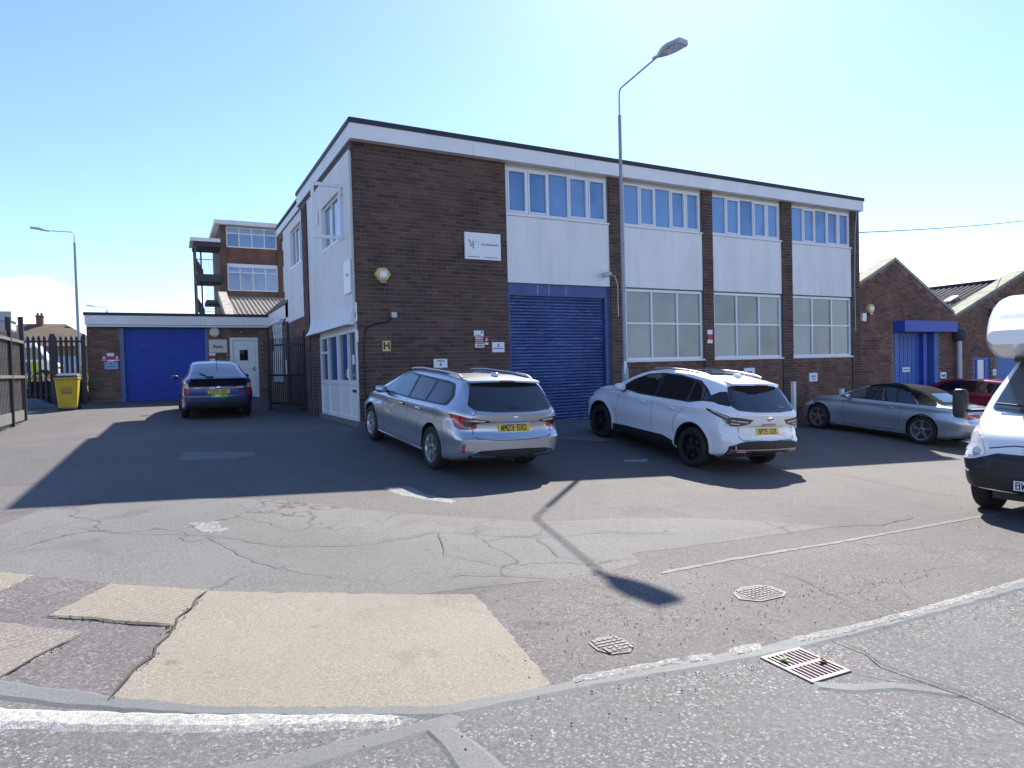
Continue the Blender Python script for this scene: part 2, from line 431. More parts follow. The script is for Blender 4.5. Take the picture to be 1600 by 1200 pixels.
ground_mat('tarmac_old', (.145, .140, .134), 140, (.215, .205, .2), .35, .35, crack=.6, crack_scale=.75, patch=.16, bump=.35)
ground_mat('road_chip', (.136, .130, .128), 85, (.33, .32, .31), .6, .42, crack=.0, patch=.14, bump=.45)
ground_mat('verge_chip', (.125, .113, .11), 88, (.24, .22, .215), .5, .42, crack=.25, crack_scale=.4, patch=.2, bump=.45)
ground_mat('slab_tan', (.245, .215, .170), 170, (.33, .30, .25), .3, .2, patch=.12, bump=.35)
ground_mat('slab_lined', (.245, .215, .168), 150, (.33, .30, .25), .35, .3, patch=.14, bump=.35, lines=True)
ground_mat('slab_grey', (.21, .185, .16), 150, (.40, .36, .31), .35, .3, patch=.14, bump=.35, lines=True)
ground_mat('seam_grey', (.145, .15, .15), 200, (.2, .2, .2), .2, .25, patch=.25, bump=.2, rough=.75)
ground_mat('apron_grey', (.17, .17, .168), 120, (.28, .27, .26), .3, .3, patch=.18, bump=.25)
ground_mat('line_white', (.42, .41, .385), 70, (.56, .55, .52), .2, .6, patch=.35, bump=.6)
ground_mat('line_worn', (.26, .255, .24), 70, (.46, .45, .42), .5, .6, patch=.35, bump=.6)
plain('crack_dark', (.05, .046, .043), .95)
plain('crack_soft', (.085, .08, .075), .95)
plain('iron_cover', (.13, .112, .112), .65, metal=.35, noise=.35, nscale=14, bump=.5, bscale=60)
plain('iron_grate', (.19, .165, .175), .6, metal=.4, noise=.25, nscale=20)
plain('drain_shade', (.022, .006, .018), .9)
def M(n): return MATS[n]
# ------------------------------------------------------------------ helpers
OFF = {}
def empty(name, loc, label=None, cat=None, group=None):
    o = bpy.data.objects.new(name, None)
    COL.objects.link(o)
    o.location = loc
    o.empty_display_size = .2
    OFF[o.name] = Vector(loc)
    if label: tag(o, label, cat, group)
    return o
def tag(o, label=None, cat=None, group=None, kind=None):
    if label: o['label'] = label
    if cat: o['category'] = cat
    if group: o['group'] = group
    if kind: o['kind'] = kind
    return o
def link(name, me, parent=None, off=None):
    o = bpy.data.objects.new(name, me)
    COL.objects.link(o)
    if parent is not None:
        o.parent = parent
        OFF[o.name] = OFF.get(parent.name, Vector((0, 0, 0)))
    return o
def inst(name, me, loc, parent, rot=None):
    o = link(name, me, parent)
    o.location = Vector(loc) - OFF.get(parent.name, Vector((0, 0, 0)))
    if rot: o.rotation_euler = rot
    return o

class MB:
    def __init__(s): s.v = []; s.f = []
    def poly(s, pts):
        n = len(s.v); s.v += [tuple(p) for p in pts]; s.f.append(tuple(range(n, n + len(pts)))); return s
    def box(s, x0, x1, y0, y1, z0, z1, fr=None):
        n = len(s.v)
        P = [(x, y, z) for z in (z0, z1) for y in (y0, y1) for x in (x0, x1)]
        if fr: P = [fr(*p) for p in P]
        s.v += P
        for q in ((0, 1, 3, 2), (4, 6, 7, 5), (0, 4, 5, 1), (2, 3, 7, 6), (0, 2, 6, 4), (1, 5, 7, 3)):
            s.f.append(tuple(n + i for i in q))
        return s
    def prism(s, pts, d):
        n = len(s.v); k = len(pts); d = Vector(d)
        s.v += [tuple(p) for p in pts] + [tuple(Vector(p) + d) for p in pts]
        s.f.append(tuple(range(n + k - 1, n - 1, -1))); s.f.append(tuple(range(n + k, n + 2 * k)))
        for i in range(k):
            j = (i + 1) % k; s.f.append((n + i, n + j, n + k + j, n + k + i))
        return s
    def tube(s, pts, rads, n=10, cap=True):
        pts = [Vector(p) for p in pts]
        if not isinstance(rads, (list, tuple)): rads = [rads] * len(pts)
        b0 = len(s.v); prev = None
        for i, p in enumerate(pts):
            t = (pts[min(i + 1, len(pts) - 1)] - pts[max(i - 1, 0)]).normalized()
            if prev is None:
                a = t.orthogonal().normalized()
            else:
                a = (prev - t * prev.dot(t)).normalized()
            prev = a; c = t.cross(a)
            for k in range(n):
                th = 2 * math.pi * k / n
                s.v.append(tuple(p + (a * math.cos(th) + c * math.sin(th)) * rads[i]))
        for i in range(len(pts) - 1):
            for k in range(n):
                k2 = (k + 1) % n
                s.f.append((b0 + i * n + k, b0 + i * n + k2, b0 + (i + 1) * n + k2, b0 + (i + 1) * n + k))
        if cap:
            s.f.append(tuple(b0 + k for k in reversed(range(n))))
            e = b0 + (len(pts) - 1) * n
            s.f.append(tuple(e + k for k in range(n)))
        return s
    def lathe(s, prof, n=32, axis='y', c=(0, 0, 0), closed=False):
        b0 = len(s.v); k = len(prof)
        for j in range(n):
            th = 2 * math.pi * j / n; ct, st = math.cos(th), math.sin(th)
            for (y, r) in prof:
                if axis == 'y': p = (r * ct, y, r * st)
                elif axis == 'z': p = (r * ct, r * st, y)
                else: p = (y, r * ct, r * st)
                s.v.append((p[0] + c[0], p[1] + c[1], p[2] + c[2]))
        for j in range(n):
            j2 = (j + 1) % n
            for i in range(k - 1 + (1 if closed else 0)):
                i2 = (i + 1) % k
                s.f.append((b0 + j * k + i, b0 + j * k + i2, b0 + j2 * k + i2, b0 + j2 * k + i))
        return s
    def mesh(s, name, mat, off=(0, 0, 0), smooth=None, recalc=True):
        me = bpy.data.meshes.new(name)
        o = Vector(off)
        me.from_pydata([(x - o.x, y - o.y, z - o.z) for x, y, z in s.v], [], s.f)
        if recalc:
            bm = bmesh.new(); bm.from_mesh(me)
            bmesh.ops.recalc_face_normals(bm, faces=bm.faces)
            bm.to_mesh(me); bm.free()
        me.materials.append(M(mat) if isinstance(mat, str) else mat)
        if smooth is not None:
            me.polygons.foreach_set('use_smooth', [True] * len(me.polygons))
            me.set_sharp_from_angle(angle=R(smooth))
        me.update()
        return me
    def build(s, name, mat, parent=None, smooth=None, recalc=True, bevel=0):
        off = OFF.get(parent.name, Vector((0, 0, 0))) if parent is not None else Vector((0, 0, 0))
        me = s.mesh(name, mat, off, smooth, recalc)
        o = link(name, me, parent)
        if bevel:
            bm = bmesh.new(); bm.from_mesh(me)
            bmesh.ops.bevel(bm, geom=[e for e in bm.edges if e.is_manifold and e.calc_face_angle(0) > .5], offset=bevel, segments=1, affect='EDGES', clamp_overlap=True)
            bm.to_mesh(me); bm.free()
        return o

_tc = {}
def text_mesh(body, size, depth=.002, bold=0.0, align='CENTER', space=1.0, xscale=1.0):
    key = (body, size, depth, bold, align, space, xscale)
    if key in _tc: return _tc[key]
    cu = bpy.data.curves.new('lettering', 'FONT')
    cu.body = body; cu.size = size; cu.extrude = depth / 2; cu.align_x = align; cu.align_y = 'CENTER'
    cu.offset = bold * size; cu.space_character = space; cu.resolution_u = 3
    o = bpy.data.objects.new('lettering', cu); COL.objects.link(o)
    dg = bpy.context.evaluated_depsgraph_get()
    me = bpy.data.meshes.new_from_object(o.evaluated_get(dg))
    bpy.data.objects.remove(o); bpy.data.curves.remove(cu)
    if xscale != 1:
        for v in me.vertices: v.co.x *= xscale
    _tc[key] = me
    return me
def text(parent, body, size, O, rv, uv, mat, name='lettering', depth=.002, bold=.0, align='CENTER', space=1.0, xscale=1.0):
    me = text_mesh(body, size, depth, bold, align, space, xscale).copy()
    rv = Vector(rv).normalized(); uv = Vector(uv).normalized(); nv = rv.cross(uv)
    off = OFF.get(parent.name, Vector((0, 0, 0))) if parent is not None else Vector((0, 0, 0))
    O = Vector(O) - off
    for v in me.vertices:
        v.co = O + rv * v.co.x + uv * v.co.y + nv * v.co.z
    me.materials.clear(); me.materials.append(M(mat))
    return link(name, me, parent)

# facade frames: (along, height, outward) -> world
def front(v0): return lambda a, n, z: (a, v0 - n, z)
def side(u0): return lambda a, n, z: (u0 - n, a, z)
def fbox(mb, fr, a0, a1, z0, z1, n0, n1): return mb.box(a0, a1, n0, n1, z0, z1, fr)

# ------------------------------------------------------------------ the ground's height
UK = [-12, -5, 0, 5, 12.5, 22]
VK = [-60, -13.4, -9, -5.4, -2.5, 0, 5, 13, 40]
ZT = np.array([[-.35, -.46, -.7, -.93, -1.25, -1.55], [-.35, -.46, -.7, -.93, -1.25, -1.55], [-.2, -.4, -.65, -.9, -1.2, -1.5],
      [0, -.245, -.51, -.785, -1.15, -1.45], [-.1, -.165, -.29, -.46, -.89, -1.25], [-.06, -.06, -.09, -.26, -.78, -1.1],
      [-.04, -.07, -.08, -.15, -.5, -.8], [.22, .22, .2, .15, 0, 0], [.4, .4, .4, .3, .2, .2]])
def gz(u, v):
    u = min(max(u, UK[0]), UK[-1]); v = min(max(v, VK[0]), VK[-1])
    i = min(np.searchsorted(UK, u, 'right') - 1, len(UK) - 2); j = min(np.searchsorted(VK, v, 'right') - 1, len(VK) - 2)
    a = (u - UK[i]) / (UK[i + 1] - UK[i]); b = (v - VK[j]) / (VK[j + 1] - VK[j])
    return float((ZT[j, i] * (1 - a) + ZT[j, i + 1] * a) * (1 - b) + (ZT[j + 1, i] * (1 - a) + ZT[j + 1, i + 1] * a) * b)

def resample(poly, step, closed=True):
    out = []
    n = len(poly)
    for i in range(n if closed else n - 1):
        a = Vector(poly[i]); b = Vector(poly[(i + 1) % n]); k = max(1, int((b - a).length / step))
        for j in range(k): out.append(a + (b - a) * (j / k))
    if not closed: out.append(Vector(poly[-1]))
    return out
def inside(p, poly):
    x, y = p; c = False; n = len(poly); j = n - 1
    for i in range(n):
        xi, yi = poly[i]; xj, yj = poly[j]
        if (yi > y) != (yj > y) and x < (xj - xi) * (y - yi) / (yj - yi) + xi: c = not c
        j = i
    return c
def cdt(poly, grid, margin=.35):
    P = [Vector((p[0], p[1])) for p in poly]
    n = len(P)
    xs = [p.x for p in P]; ys = [p.y for p in P]
    pts = list(P)
    y = min(ys) + grid * .5
    pl = [(p.x, p.y) for p in P]
    while y < max(ys):
        x = min(xs) + grid * .5
        while x < max(xs):
            if inside((x, y), pl) and min((p - Vector((x, y))).length for p in P) > grid * margin: pts.append(Vector((x, y)))
            x += grid
        y += grid
    r = delaunay_2d_cdt(pts, [(i, (i + 1) % n) for i in range(n)], [], 1, 1e-6)
    return r[0], r[2], n
def ground_patch(name, poly, off, mat, grid=.6, jit=0.0, kind='structure', parent=None, edge=.25, skirt=.05):
    P = resample([(p[0], p[1]) for p in poly], edge)
    if jit:
        P = [p + Vector((random.uniform(-jit, jit), random.uniform(-jit, jit))) for p in P]
    vs, fs, _ = cdt(P, grid)
    mb = MB()
    mb.v = [(p.x, p.y, gz(p.x, p.y) + off) for p in vs]
    mb.f = [tuple(f) for f in fs]
    # turned-down edge so the layer has a thickness
    ec = {}
    for f in mb.f:
        for i in range(len(f)):
            e = (f[i], f[(i + 1) % len(f)]); ec[e] = 1
    bd = [(a, b) for (a, b) in ec if (b, a) not in ec]
    on = {}
    for a, b in bd:
        va, vb = mb.v[a], mb.v[b]
        dx, dy = vb[0] - va[0], vb[1] - va[1]; ll = math.hypot(dx, dy) or 1
        for w in (a, b):
            q = on.setdefault(w, [0, 0]); q[0] += dy / ll; q[1] -= dx / ll
    sk = {}
    for w, (nx, ny) in on.items():
        ll = math.hypot(nx, ny) or 1; p = mb.v[w]; sk[w] = len(mb.v)
        mb.v.append((p[0] + nx / ll * skirt, p[1] + ny / ll * skirt, p[2] - .018))
    for a, b in bd: mb.f.append((b, a, sk[a], sk[b]))
    o = mb.build(name, mat, parent, recalc=False)
    me = o.data
    bm = bmesh.new(); bm.from_mesh(me)
    for f in bm.faces:
        if f.normal.z < -.5: f.normal_flip()
    bm.to_mesh(me); bm.free()
    if kind and parent is None: o['kind'] = kind
    return o
def strip(pts, w, jit=.02, step=.12, wj=.4):
    P = resample(pts, step, closed=False)
    P = [p + Vector((random.uniform(-jit, jit), random.uniform(-jit, jit))) for p in P]
    L_, R_ = [], []
    for i, p in enumerate(P):
        t = (P[min(i + 1, len(P) - 1)] - P[max(i - 1, 0)]).normalized(); nn = Vector((-t.y, t.x))
        ww = w * random.uniform(1 - wj, 1 + wj) * .5
        if i in (0, len(P) - 1): ww *= .3
        L_.append(p + nn * ww); R_.append(p - nn * ww)
    return L_, R_
def ground_strip(name, pts, w, off, mat, jit=.02, step=.12, wj=.4):
    L_, R_ = strip(pts, w, jit, step, wj)
    mb = MB()
    for i in range(len(L_) - 1):
        q = [L_[i], R_[i], R_[i + 1], L_[i + 1]]
        mb.poly([(p.x, p.y, gz(p.x, p.y) + off) for p in q])
    o = mb.build(name, mat, None, recalc=False)
    bm = bmesh.new(); bm.from_mesh(o.data)
    for f in bm.faces:
        if f.normal.z < 0: f.normal_flip()
    bm.to_mesh(o.data); bm.free()
    o['kind'] = 'structure'
    return o

# ------------------------------------------------------------------ ground, road, footway
def lines(vals, lo, hi, step, far):
    s = set(round(x, 3) for x in vals if lo <= x <= hi)
    x = lo
    while x <= hi + 1e-6:
        s.add(round(x, 3)); x += step
    return sorted(set(far) | s)
GU = lines(UK, -14, 24, .5, [-1500, -600, -250, -120, -60, -35, -22, 32, 50, 80, 140, 300, 700, 1500])
GV = lines(VK, -16, 15, .5, [-600, -250, -120, -60, -35, -22, 20, 30, 40, 60, 90, 150, 300, 700, 1800])
g = MB()
g.v = [(u, v, gz(u, v)) for v in GV for u in GU]
nu = len(GU)
g.f = [(j * nu + i, j * nu + i + 1, (j + 1) * nu + i + 1, (j + 1) * nu + i) for j in range(len(GV) - 1) for i in range(nu - 1)]
go = g.build('forecourt_ground', 'tarmac', None, recalc=False); go['kind'] = 'structure'

KERB = [(-4.16, -9.55), (-3.79, -9.83), (-3.345, -10.13), (-2.9, -10.35), (-2.38, -10.58), (-1.82, -10.62), (-1.28, -10.67), (-.46, -10.76), (.8, -10.78), (2.6, -10.74), (8, -10.65), (20, -10.5), (60, -10.2)]
ground_patch('road', [(-40, -8), (-12, -2.0), (-8.6, -4.5), (-6.2, -7.6)] + KERB + [(60, -30), (-40, -30)], .003, 'road_chip', grid=1.2, edge=.5)
ground_patch('old_tarmac_patch', [(-8.5, -7.4), (-6.6, -6.4), (-4.873, -5.956), (-4.656, -5.455), (-4.129, -5.228), (-3.27, -5.237), (-2.425, -5.569), (-1.662, -6.319), (-.866, -6.959), (-.057, -7.474), (.828, -7.633), (1.743, -7.953), (2.44, -8.325), (2.951, -8.753), (2.305, -8.771), (1.207, -8.769), (.153, -8.767), (.065, -9.01), (-.426, -9.131), (-.784, -9.119), (-1.314, -9.055), (-1.996, -8.988), (-3.25, -8.413), (-3.848, -8.023), (-4.366, -7.646), (-5.6, -7.0), (-6.8, -7.1)], .005, 'tarmac_old', grid=.5, jit=.012, edge=.18)
ground_patch('footway', [(.057, -9.32), (.957, -9.26), (2.293, -9.24), (5.243, -9.1), (12, -8.8), (30, -8.3), (60, -8), (60, -10.2), (20, -10.5), (8, -10.65), (2.6, -10.74), (.8, -10.76), (-.46, -10.74), (-1.28, -10.65), (-1.82, -10.6), (-1.66, -9.84), (-1.585, -9.17), (-.784, -9.1), (-.2, -9.12)], .007, 'verge_chip', grid=.7, jit=.01, edge=.3)
ground_patch('footway_corner', [(-3.26, -8.4), (-3.86, -8.0), (-4.38, -7.62), (-5.6, -6.98), (-6.9, -7.3), (-5.4, -8.6), (-4.16, -9.52), (-3.79, -9.8), (-3.7, -9.8), (-3.6, -9.39)], .007, 'verge_chip', grid=.5, jit=.01, edge=.2)
SLAB = [('slab_tan', [(-3.271, -8.418), (-1.585, -9.185), (-1.667, -9.842), (-1.804, -10.602), (-2.157, -10.585), (-2.38, -10.56), (-2.895, -10.329), (-3.344, -10.109), (-3.712, -9.897), (-3.762, -9.827), (-3.613, -9.392)]),
        ('slab_lined', [(-3.868, -8.015), (-3.275, -8.39), (-3.425, -8.75), (-3.49, -8.95), (-3.81, -8.756), (-4.176, -8.517)]),
        ('slab_grey', [(-4.412, -8.523), (-3.96, -8.862), (-4.134, -9.151), (-4.259, -9.375), (-5.1, -8.75), (-5.3, -7.9)]),
        ('slab_lined', [(-4.75, -7.36), (-4.388, -7.623), (-4.531, -7.9), (-4.9, -8.2), (-5.4, -7.6)])]
for mt, pl in SLAB:
    ground_patch('concrete_slab', pl, .0115, mt, grid=.25, jit=.012, edge=.06, skirt=.03)
ground_patch('tar_seam', [(-5.5, -8.3), (-4.254, -9.4), (-4.077, -9.555), (-3.797, -9.77), (-3.344, -10.105), (-2.894, -10.323), (-2.378, -10.557), (-1.801, -10.598), (-1.261, -10.645), (-.417, -10.726), (.885, -10.735), (2.724, -10.69), (8, -10.58), (30, -10.3), (30, -10.42), (8, -10.72), (2.46, -10.8), (.731, -10.83), (-.504, -10.808), (-1.31, -10.712), (-1.836, -10.663), (-2.399, -10.63), (-2.905, -10.39), (-3.347, -10.175), (-3.789, -9.89), (-4.058, -9.7), (-4.226, -9.57), (-5.55, -8.4)], .0125, 'seam_grey', grid=.4, jit=.008, edge=.08)
ground_patch('tar_seam', [(-2.474, -10.65), (-2.375, -10.637), (-2.356, -10.673), (-2.42, -10.738), (-2.37, -10.901), (-2.33, -11.2), (-2.3, -12.0), (-2.45, -12.0), (-2.47, -11.2), (-2.493, -11.017), (-2.492, -10.842), (-2.506, -10.725), (-2.818, -10.74), (-3.055, -10.76), (-3.374, -10.68), (-4.2, -10.4), (-4.2, -10.34), (-3.37, -10.63), (-3.165, -10.65), (-2.797, -10.66)], .011, 'seam_grey', grid=.3, jit=.006, edge=.08)
ground_patch('tar_seam', [(-.525, -11.155), (-.371, -11.262), (-.131, -11.352), (-.019, -11.452), (.032, -11.581), (-.077, -11.485), (-.188, -11.387), (-.43, -11.303), (-.545, -11.203)], .011, 'seam_grey', grid=.2, jit=.004, edge=.06)
ground_patch('white_road_line', [(-5.3, -8.85), (-4.194, -9.742), (-3.808, -9.962), (-3.348, -10.192), (-2.957, -10.38), (-2.62, -10.54), (-2.55, -10.58), (-2.654, -10.575), (-2.972, -10.452), (-3.353, -10.285), (-3.8, -10.067), (-4.175, -9.847), (-5.35, -8.95)], .0165, 'line_white', grid=.3, jit=.008, edge=.05)
for pl in ([(-.108, -10.722), (.381, -10.746), (1.073, -10.75), (2.724, -10.69), (8, -10.6), (8, -10.64), (2.6, -10.735), (.935, -10.8), (.271, -10.79), (-.14, -10.77)],
           [(-.918, -10.643), (-.77, -10.666), (-.813, -10.729), (-.949, -10.701)], [(-.603, -10.676), (-.397, -10.682), (-.461, -10.752), (-.654, -10.738)],
           [(-1.639, -10.587), (-.986, -10.639), (-1.02, -10.677), (-1.667, -10.629)]):
    ground_patch('white_kerb_line', pl, .0165, 'line_worn', grid=.3, jit=.008, edge=.05)
ground_patch('kerb_edging', [(.057, -9.305), (.957, -9.244), (2.293, -9.228), (5.243, -9.09), (12, -8.76), (12, -8.80), (5.2, -9.15), (2.2, -9.275), (.877, -9.295), (.008, -9.35)], .012, 'seam_grey', grid=.4, jit=.012, edge=.07, skirt=.02)
ground_patch('concrete_apron', [(3.62, 0.1), (6.5, 0.1), (6.6, -.7), (6.2, -1.6), (5.2, -2.55), (4.151, -2.798), (3.534, -2.3), (3.4, -1.0)], .02, 'apron_grey', grid=.4, jit=.02, edge=.2)
ground_patch('worn_paint_mark', [(-1.053, -5.261), (-.725, -5.309), (-.716, -5.762), (-.508, -6.25), (-.606, -6.327), (-.83, -6.073), (-1.015, -5.67)], .009, 'line_worn', grid=.2, jit=.02, edge=.08)
ground_patch('worn_paint_mark', [(3.49, -4.368), (3.978, -4.41), (3.806, -4.50), (3.445, -4.45)], .009, 'line_worn', grid=.2, jit=.015, edge=.06)
ground_patch('worn_paint_mark', [(-3.3, -6.4), (-3.12, -6.42), (-3.02, -6.75), (-3.15, -6.85), (-3.3, -6.7)], .011, 'line_worn', grid=.1, jit=.045, edge=.05)
ground_patch('concrete_patch', [(-3.27, -1.806), (-2.3, -2.05), (-2.289, -2.432), (-2.753, -2.55), (-3.338, -2.4)], .009, 'apron_grey', grid=.3, jit=.02, edge=.1)

for pts, w, mt in (([(.067, -10.835), (.063, -11.025), (.017, -11.189), (.022, -11.328), (.069, -11.561), (.066, -11.737), (.028, -11.862), (.08, -12.3)], .009, 'crack_dark'),
                ([(-.216, -11.15), (-.127, -11.315), (-.012, -11.448), (.05, -11.6)], .008, 'crack_dark'),
                ([(-1.614, -8.777), (-1.494, -8.746), (-1.166, -8.875), (-.831, -9.099)], .008, 'crack_soft'),
                ([(.877, -9.319), (.976, -9.893), (.8, -10.458)], .007, 'crack_soft'),
                ([(6.314, -5.701), (6.457, -6.573), (6.248, -7.917), (6.456, -8.242)], .012, 'crack_soft'),
                ([(2.95, -8.75), (3.6, -8.9), (4.4, -8.8)], .012, 'crack_soft'),
                ([(-4.3, -6.2), (-3.9, -6.6), (-3.2, -6.9), (-2.6, -7.5), (-1.9, -7.7)], .007, 'crack_soft'),
                ([(-3.2, -6.9), (-3.0, -7.6), (-2.7, -8.2)], .007, 'crack_soft'),
                ([(-1.9, -7.7), (-1.2, -7.5), (-.4, -8.0), (.4, -8.1), (1.1, -8.4)], .007, 'crack_soft'),
                ([(-1.2, -7.5), (-1.4, -8.2), (-1.0, -8.8)], .006, 'crack_soft'),
                ([(-.4, -8.0), (-.5, -8.6), (-.1, -8.95)], .006, 'crack_soft'),
                ([(-4.176, -8.53), (-3.81, -8.775), (-3.5, -8.97)], .018, 'crack_dark'),
                ([(-3.27, -8.41), (-3.45, -8.85), (-3.6, -9.38), (-3.75, -9.83)], .014, 'crack_dark'),
                ([(-3.96, -8.87), (-4.13, -9.15), (-4.26, -9.39)], .012, 'crack_dark')):
    ground_strip('road_crack', pts, w, .0195, mt)

# loose grit swept up against the footway and in the joints
grit = MB()
for i in range(480):
    c = random.random()
    if c < .45:
        u = random.uniform(-1.9, 2.2); v = -10.3 + random.gauss(0, .16)
    elif c < .75:
        u = random.uniform(-1.6, .3); v = -9.6 + random.gauss(0, .35)
    else:
        u = random.uniform(-3.5, 2.5); v = -10.85 + random.gauss(0, .1)
    s = random.uniform(.003, .008); z = gz(u, v) + .0115
    a = random.uniform(0, 6.28)
    p = [(u + s * math.cos(a + k * 2.1) * random.uniform(.7, 1.3), v + s * math.sin(a + k * 2.1) * random.uniform(.7, 1.3), z) for k in range(3)]
    t = (u, v, z + s * .9)
    n = len(grit.v); grit.v += p + [t]; grit.f += [(n, n + 1, n + 3), (n + 1, n + 2, n + 3), (n + 2, n, n + 3)]
o = grit.build('grit', 'tarmac_old'); tag(o, kind='stuff')

# moss and seedlings in the joints of the slabs
mo = MB()
for pts, n_ in (([(-3.27, -8.41), (-3.45, -8.85), (-3.6, -9.38), (-3.75, -9.83)], 200), ([(-4.176, -8.53), (-3.81, -8.775), (-3.5, -8.97)], 70), ([(-3.96, -8.87), (-4.13, -9.15), (-4.26, -9.39)], 60), ([(-6.7, 2.0), (-6.72, 6.9)], 500), ([(-5.7, 12.95), (-2.2, 12.95)], 120)):
    P = resample(pts, .02, closed=False)
    for i in range(n_):
        p = random.choice(P); d = random.gauss(0, .018); u, v = p.x + d, p.y + random.gauss(0, .018)
        if math.sin(u * 9 + v * 13) < -.1: continue
        z = gz(u, v) + .006; a = random.uniform(0, 6.28); h = random.uniform(.006, .022); w = random.uniform(.003, .007)
        mo.poly([(u - w * math.cos(a), v - w * math.sin(a), z), (u + w * math.cos(a), v + w * math.sin(a), z), (u + random.uniform(-.01, .01), v + random.uniform(-.01, .01), z + h)])
o = mo.build('moss', 'grass_green', None, recalc=False); tag(o, kind='stuff')
# ------------------------------------------------------------------ brickwork
BL, BH, JT = .2385, .0857, .011
def brick_field(parent, fr, a0, a1, z0, z1, mat, holes=(), n_ind=0, n0=0.0, proud=.007, clip=None, name='brick', rest='brickwork', zoff=0.0):
    """Courses of stretcher bond; the bricks nearest the camera are single objects, the others one mesh."""
    rows = []
    k = 0; z = z0
    while z < z1 - .02:
        zt = min(z + BH - JT, z1)
        a = a0 - (BL / 2 if k % 2 else 0) - .0
        while a < a1 - .02:
            s, e = max(a, a0), min(a + BL - JT, a1)
            if e - s > .012:
                ca, cz = (s + e) / 2, (z + zt) / 2
                if not any(h[0] < e - .01 and h[1] > s + .01 and h[2] < zt - .01 and h[3] > z + .01 for h in holes):
                    if clip is None or (clip(s, zt) and clip(e, zt)):
                        rows.append((s, e, z, zt, ca, cz))
            a += BL
        z += BH; k += 1
    full = [r for r in rows if abs(r[1] - r[0] - (BL - JT)) < .004 and abs(r[3] - r[2] - (BH - JT)) < .004]
    ind = set()
    if n_ind:
        full.sort(key=lambda r: (Vector(fr(r[4], 0, r[5])) - CAM_POS).length + (3 if r[5] < 1.3 else 0))
        me = None
        o0 = Vector(fr(0, 0, 0))
        mb = MB()
        mb.box(-(BL - JT) / 2, (BL - JT) / 2, -.02, proud, -(BH - JT) / 2, (BH - JT) / 2, lambda a, n, z: tuple(Vector(fr(a, n, z)) - o0))
        me = mb.mesh('brick', mat)
        for r in full[:n_ind]:
            ind.add(id(r))
            inst(name, me, fr(r[4], n0 + random.uniform(-.002, .003), r[5]), parent)
    mb = MB()
    for r in rows:
        if id(r) in ind: continue
        j = random.uniform(-.002, .003)
        x0, x1, zz0, zz1 = r[0], r[1], r[2], r[3]
        n = len(mb.v)
        pr, bk = n0 + proud + j, n0 - .02
        mb.v += [fr(x0, pr, zz0), fr(x1, pr, zz0), fr(x1, pr, zz1), fr(x0, pr, zz1), fr(x0, bk, zz0), fr(x1, bk, zz0), fr(x1, bk, zz1), fr(x0, bk, zz1)]
        mb.f += [(n, n + 1, n + 2, n + 3), (n, n + 4, n + 5, n + 1), (n + 1, n + 5, n + 6, n + 2), (n + 2, n + 6, n + 7, n + 3), (n + 3, n + 7, n + 4, n)]
    if mb.f:
        o = mb.build(rest, mat, parent, recalc=True)
        # recalc may turn open shells inside out: make the faces look outwards
        nd = Vector(fr(0, 1, 0)) - Vector(fr(0, 0, 0))
        bm = bmesh.new(); bm.from_mesh(o.data); bm.faces.ensure_lookup_table()
        if sum(f.normal.dot(nd) for f in bm.faces) < 0:
            bmesh.ops.reverse_faces(bm, faces=bm.faces)
        bm.to_mesh(o.data); bm.free()
        o['kind'] = 'stuff'
    return rows

def window(parent, fr, a0, a1, z0, z1, cols, rows, mat, n=0.0, fw=.06, mw=.05, glass_n=-.04, name='window', sash=None, sill=True, fmat='white_upvc', sash_w=.045, depth=.07):
    """A framed window: frame, one pane object per light, opening sashes and a sill. cols / rows are lists of fractions."""
    mb = MB()
    w, h = a1 - a0, z1 - z0
    fbox(mb, fr, a0, a0 + fw, z0, z1, n - depth, n); fbox(mb, fr, a1 - fw, a1, z0, z1, n - depth, n)
    fbox(mb, fr, a0 + fw, a1 - fw, z1 - fw, z1, n - depth, n - .001); fbox(mb, fr, a0 + fw, a1 - fw, z0, z0 + fw, n - depth, n - .001)
    cs = [a0 + fw] + [a0 + w * c for c in cols] + [a1 - fw]
    rs = [z0 + fw] + [z0 + h * c for c in rows] + [z1 - fw]
    for c in cs[1:-1]: fbox(mb, fr, c - mw / 2, c + mw / 2, z0 + fw, z1 - fw, n - depth, n - .003)
    for r in rs[1:-1]: fbox(mb, fr, a0 + fw, a1 - fw, r - mw / 2, r + mw / 2, n - depth, n - .005)
    wo = mb.build(name, fmat, parent)
    for i in range(len(cs) - 1):
        for j in range(len(rs) - 1):
            x0 = cs[i] + (mw / 2 if i else 0); x1 = cs[i + 1] - (mw / 2 if i < len(cs) - 2 else 0)
            y0 = rs[j] + (mw / 2 if j else 0); y1 = rs[j + 1] - (mw / 2 if j < len(rs) - 2 else 0)
            if sash and (i in sash):
                s = MB(); sw = sash_w
                fbox(s, fr, x0 + .004, x0 + sw, y0 + .004, y1 - .004, n - .05, n + .012); fbox(s, fr, x1 - sw, x1 - .004, y0 + .004, y1 - .004, n - .05, n + .012)
                fbox(s, fr, x0 + sw, x1 - sw, y0 + .004, y0 + sw, n - .05, n + .011); fbox(s, fr, x0 + sw, x1 - sw, y1 - sw, y1 - .004, n - .05, n + .011)
                s.build('sash', fmat, wo)
                x0 += sw; x1 -= sw; y0 += sw; y1 -= sw
            p = MB(); t = random.uniform(-.003, .003)
            fbox(p, fr, x0 - .004, x1 + .004, y0 - .004, y1 + .004, n + glass_n - .006, n + glass_n)
            p.build('pane', mat, wo)
    if sill:
        s = MB(); fbox(s, fr, a0 - .03, a1 + .03, z0 - .045, z0 - .003, n - .06, n + .07); s.build('sill', fmat, wo)
    return wo

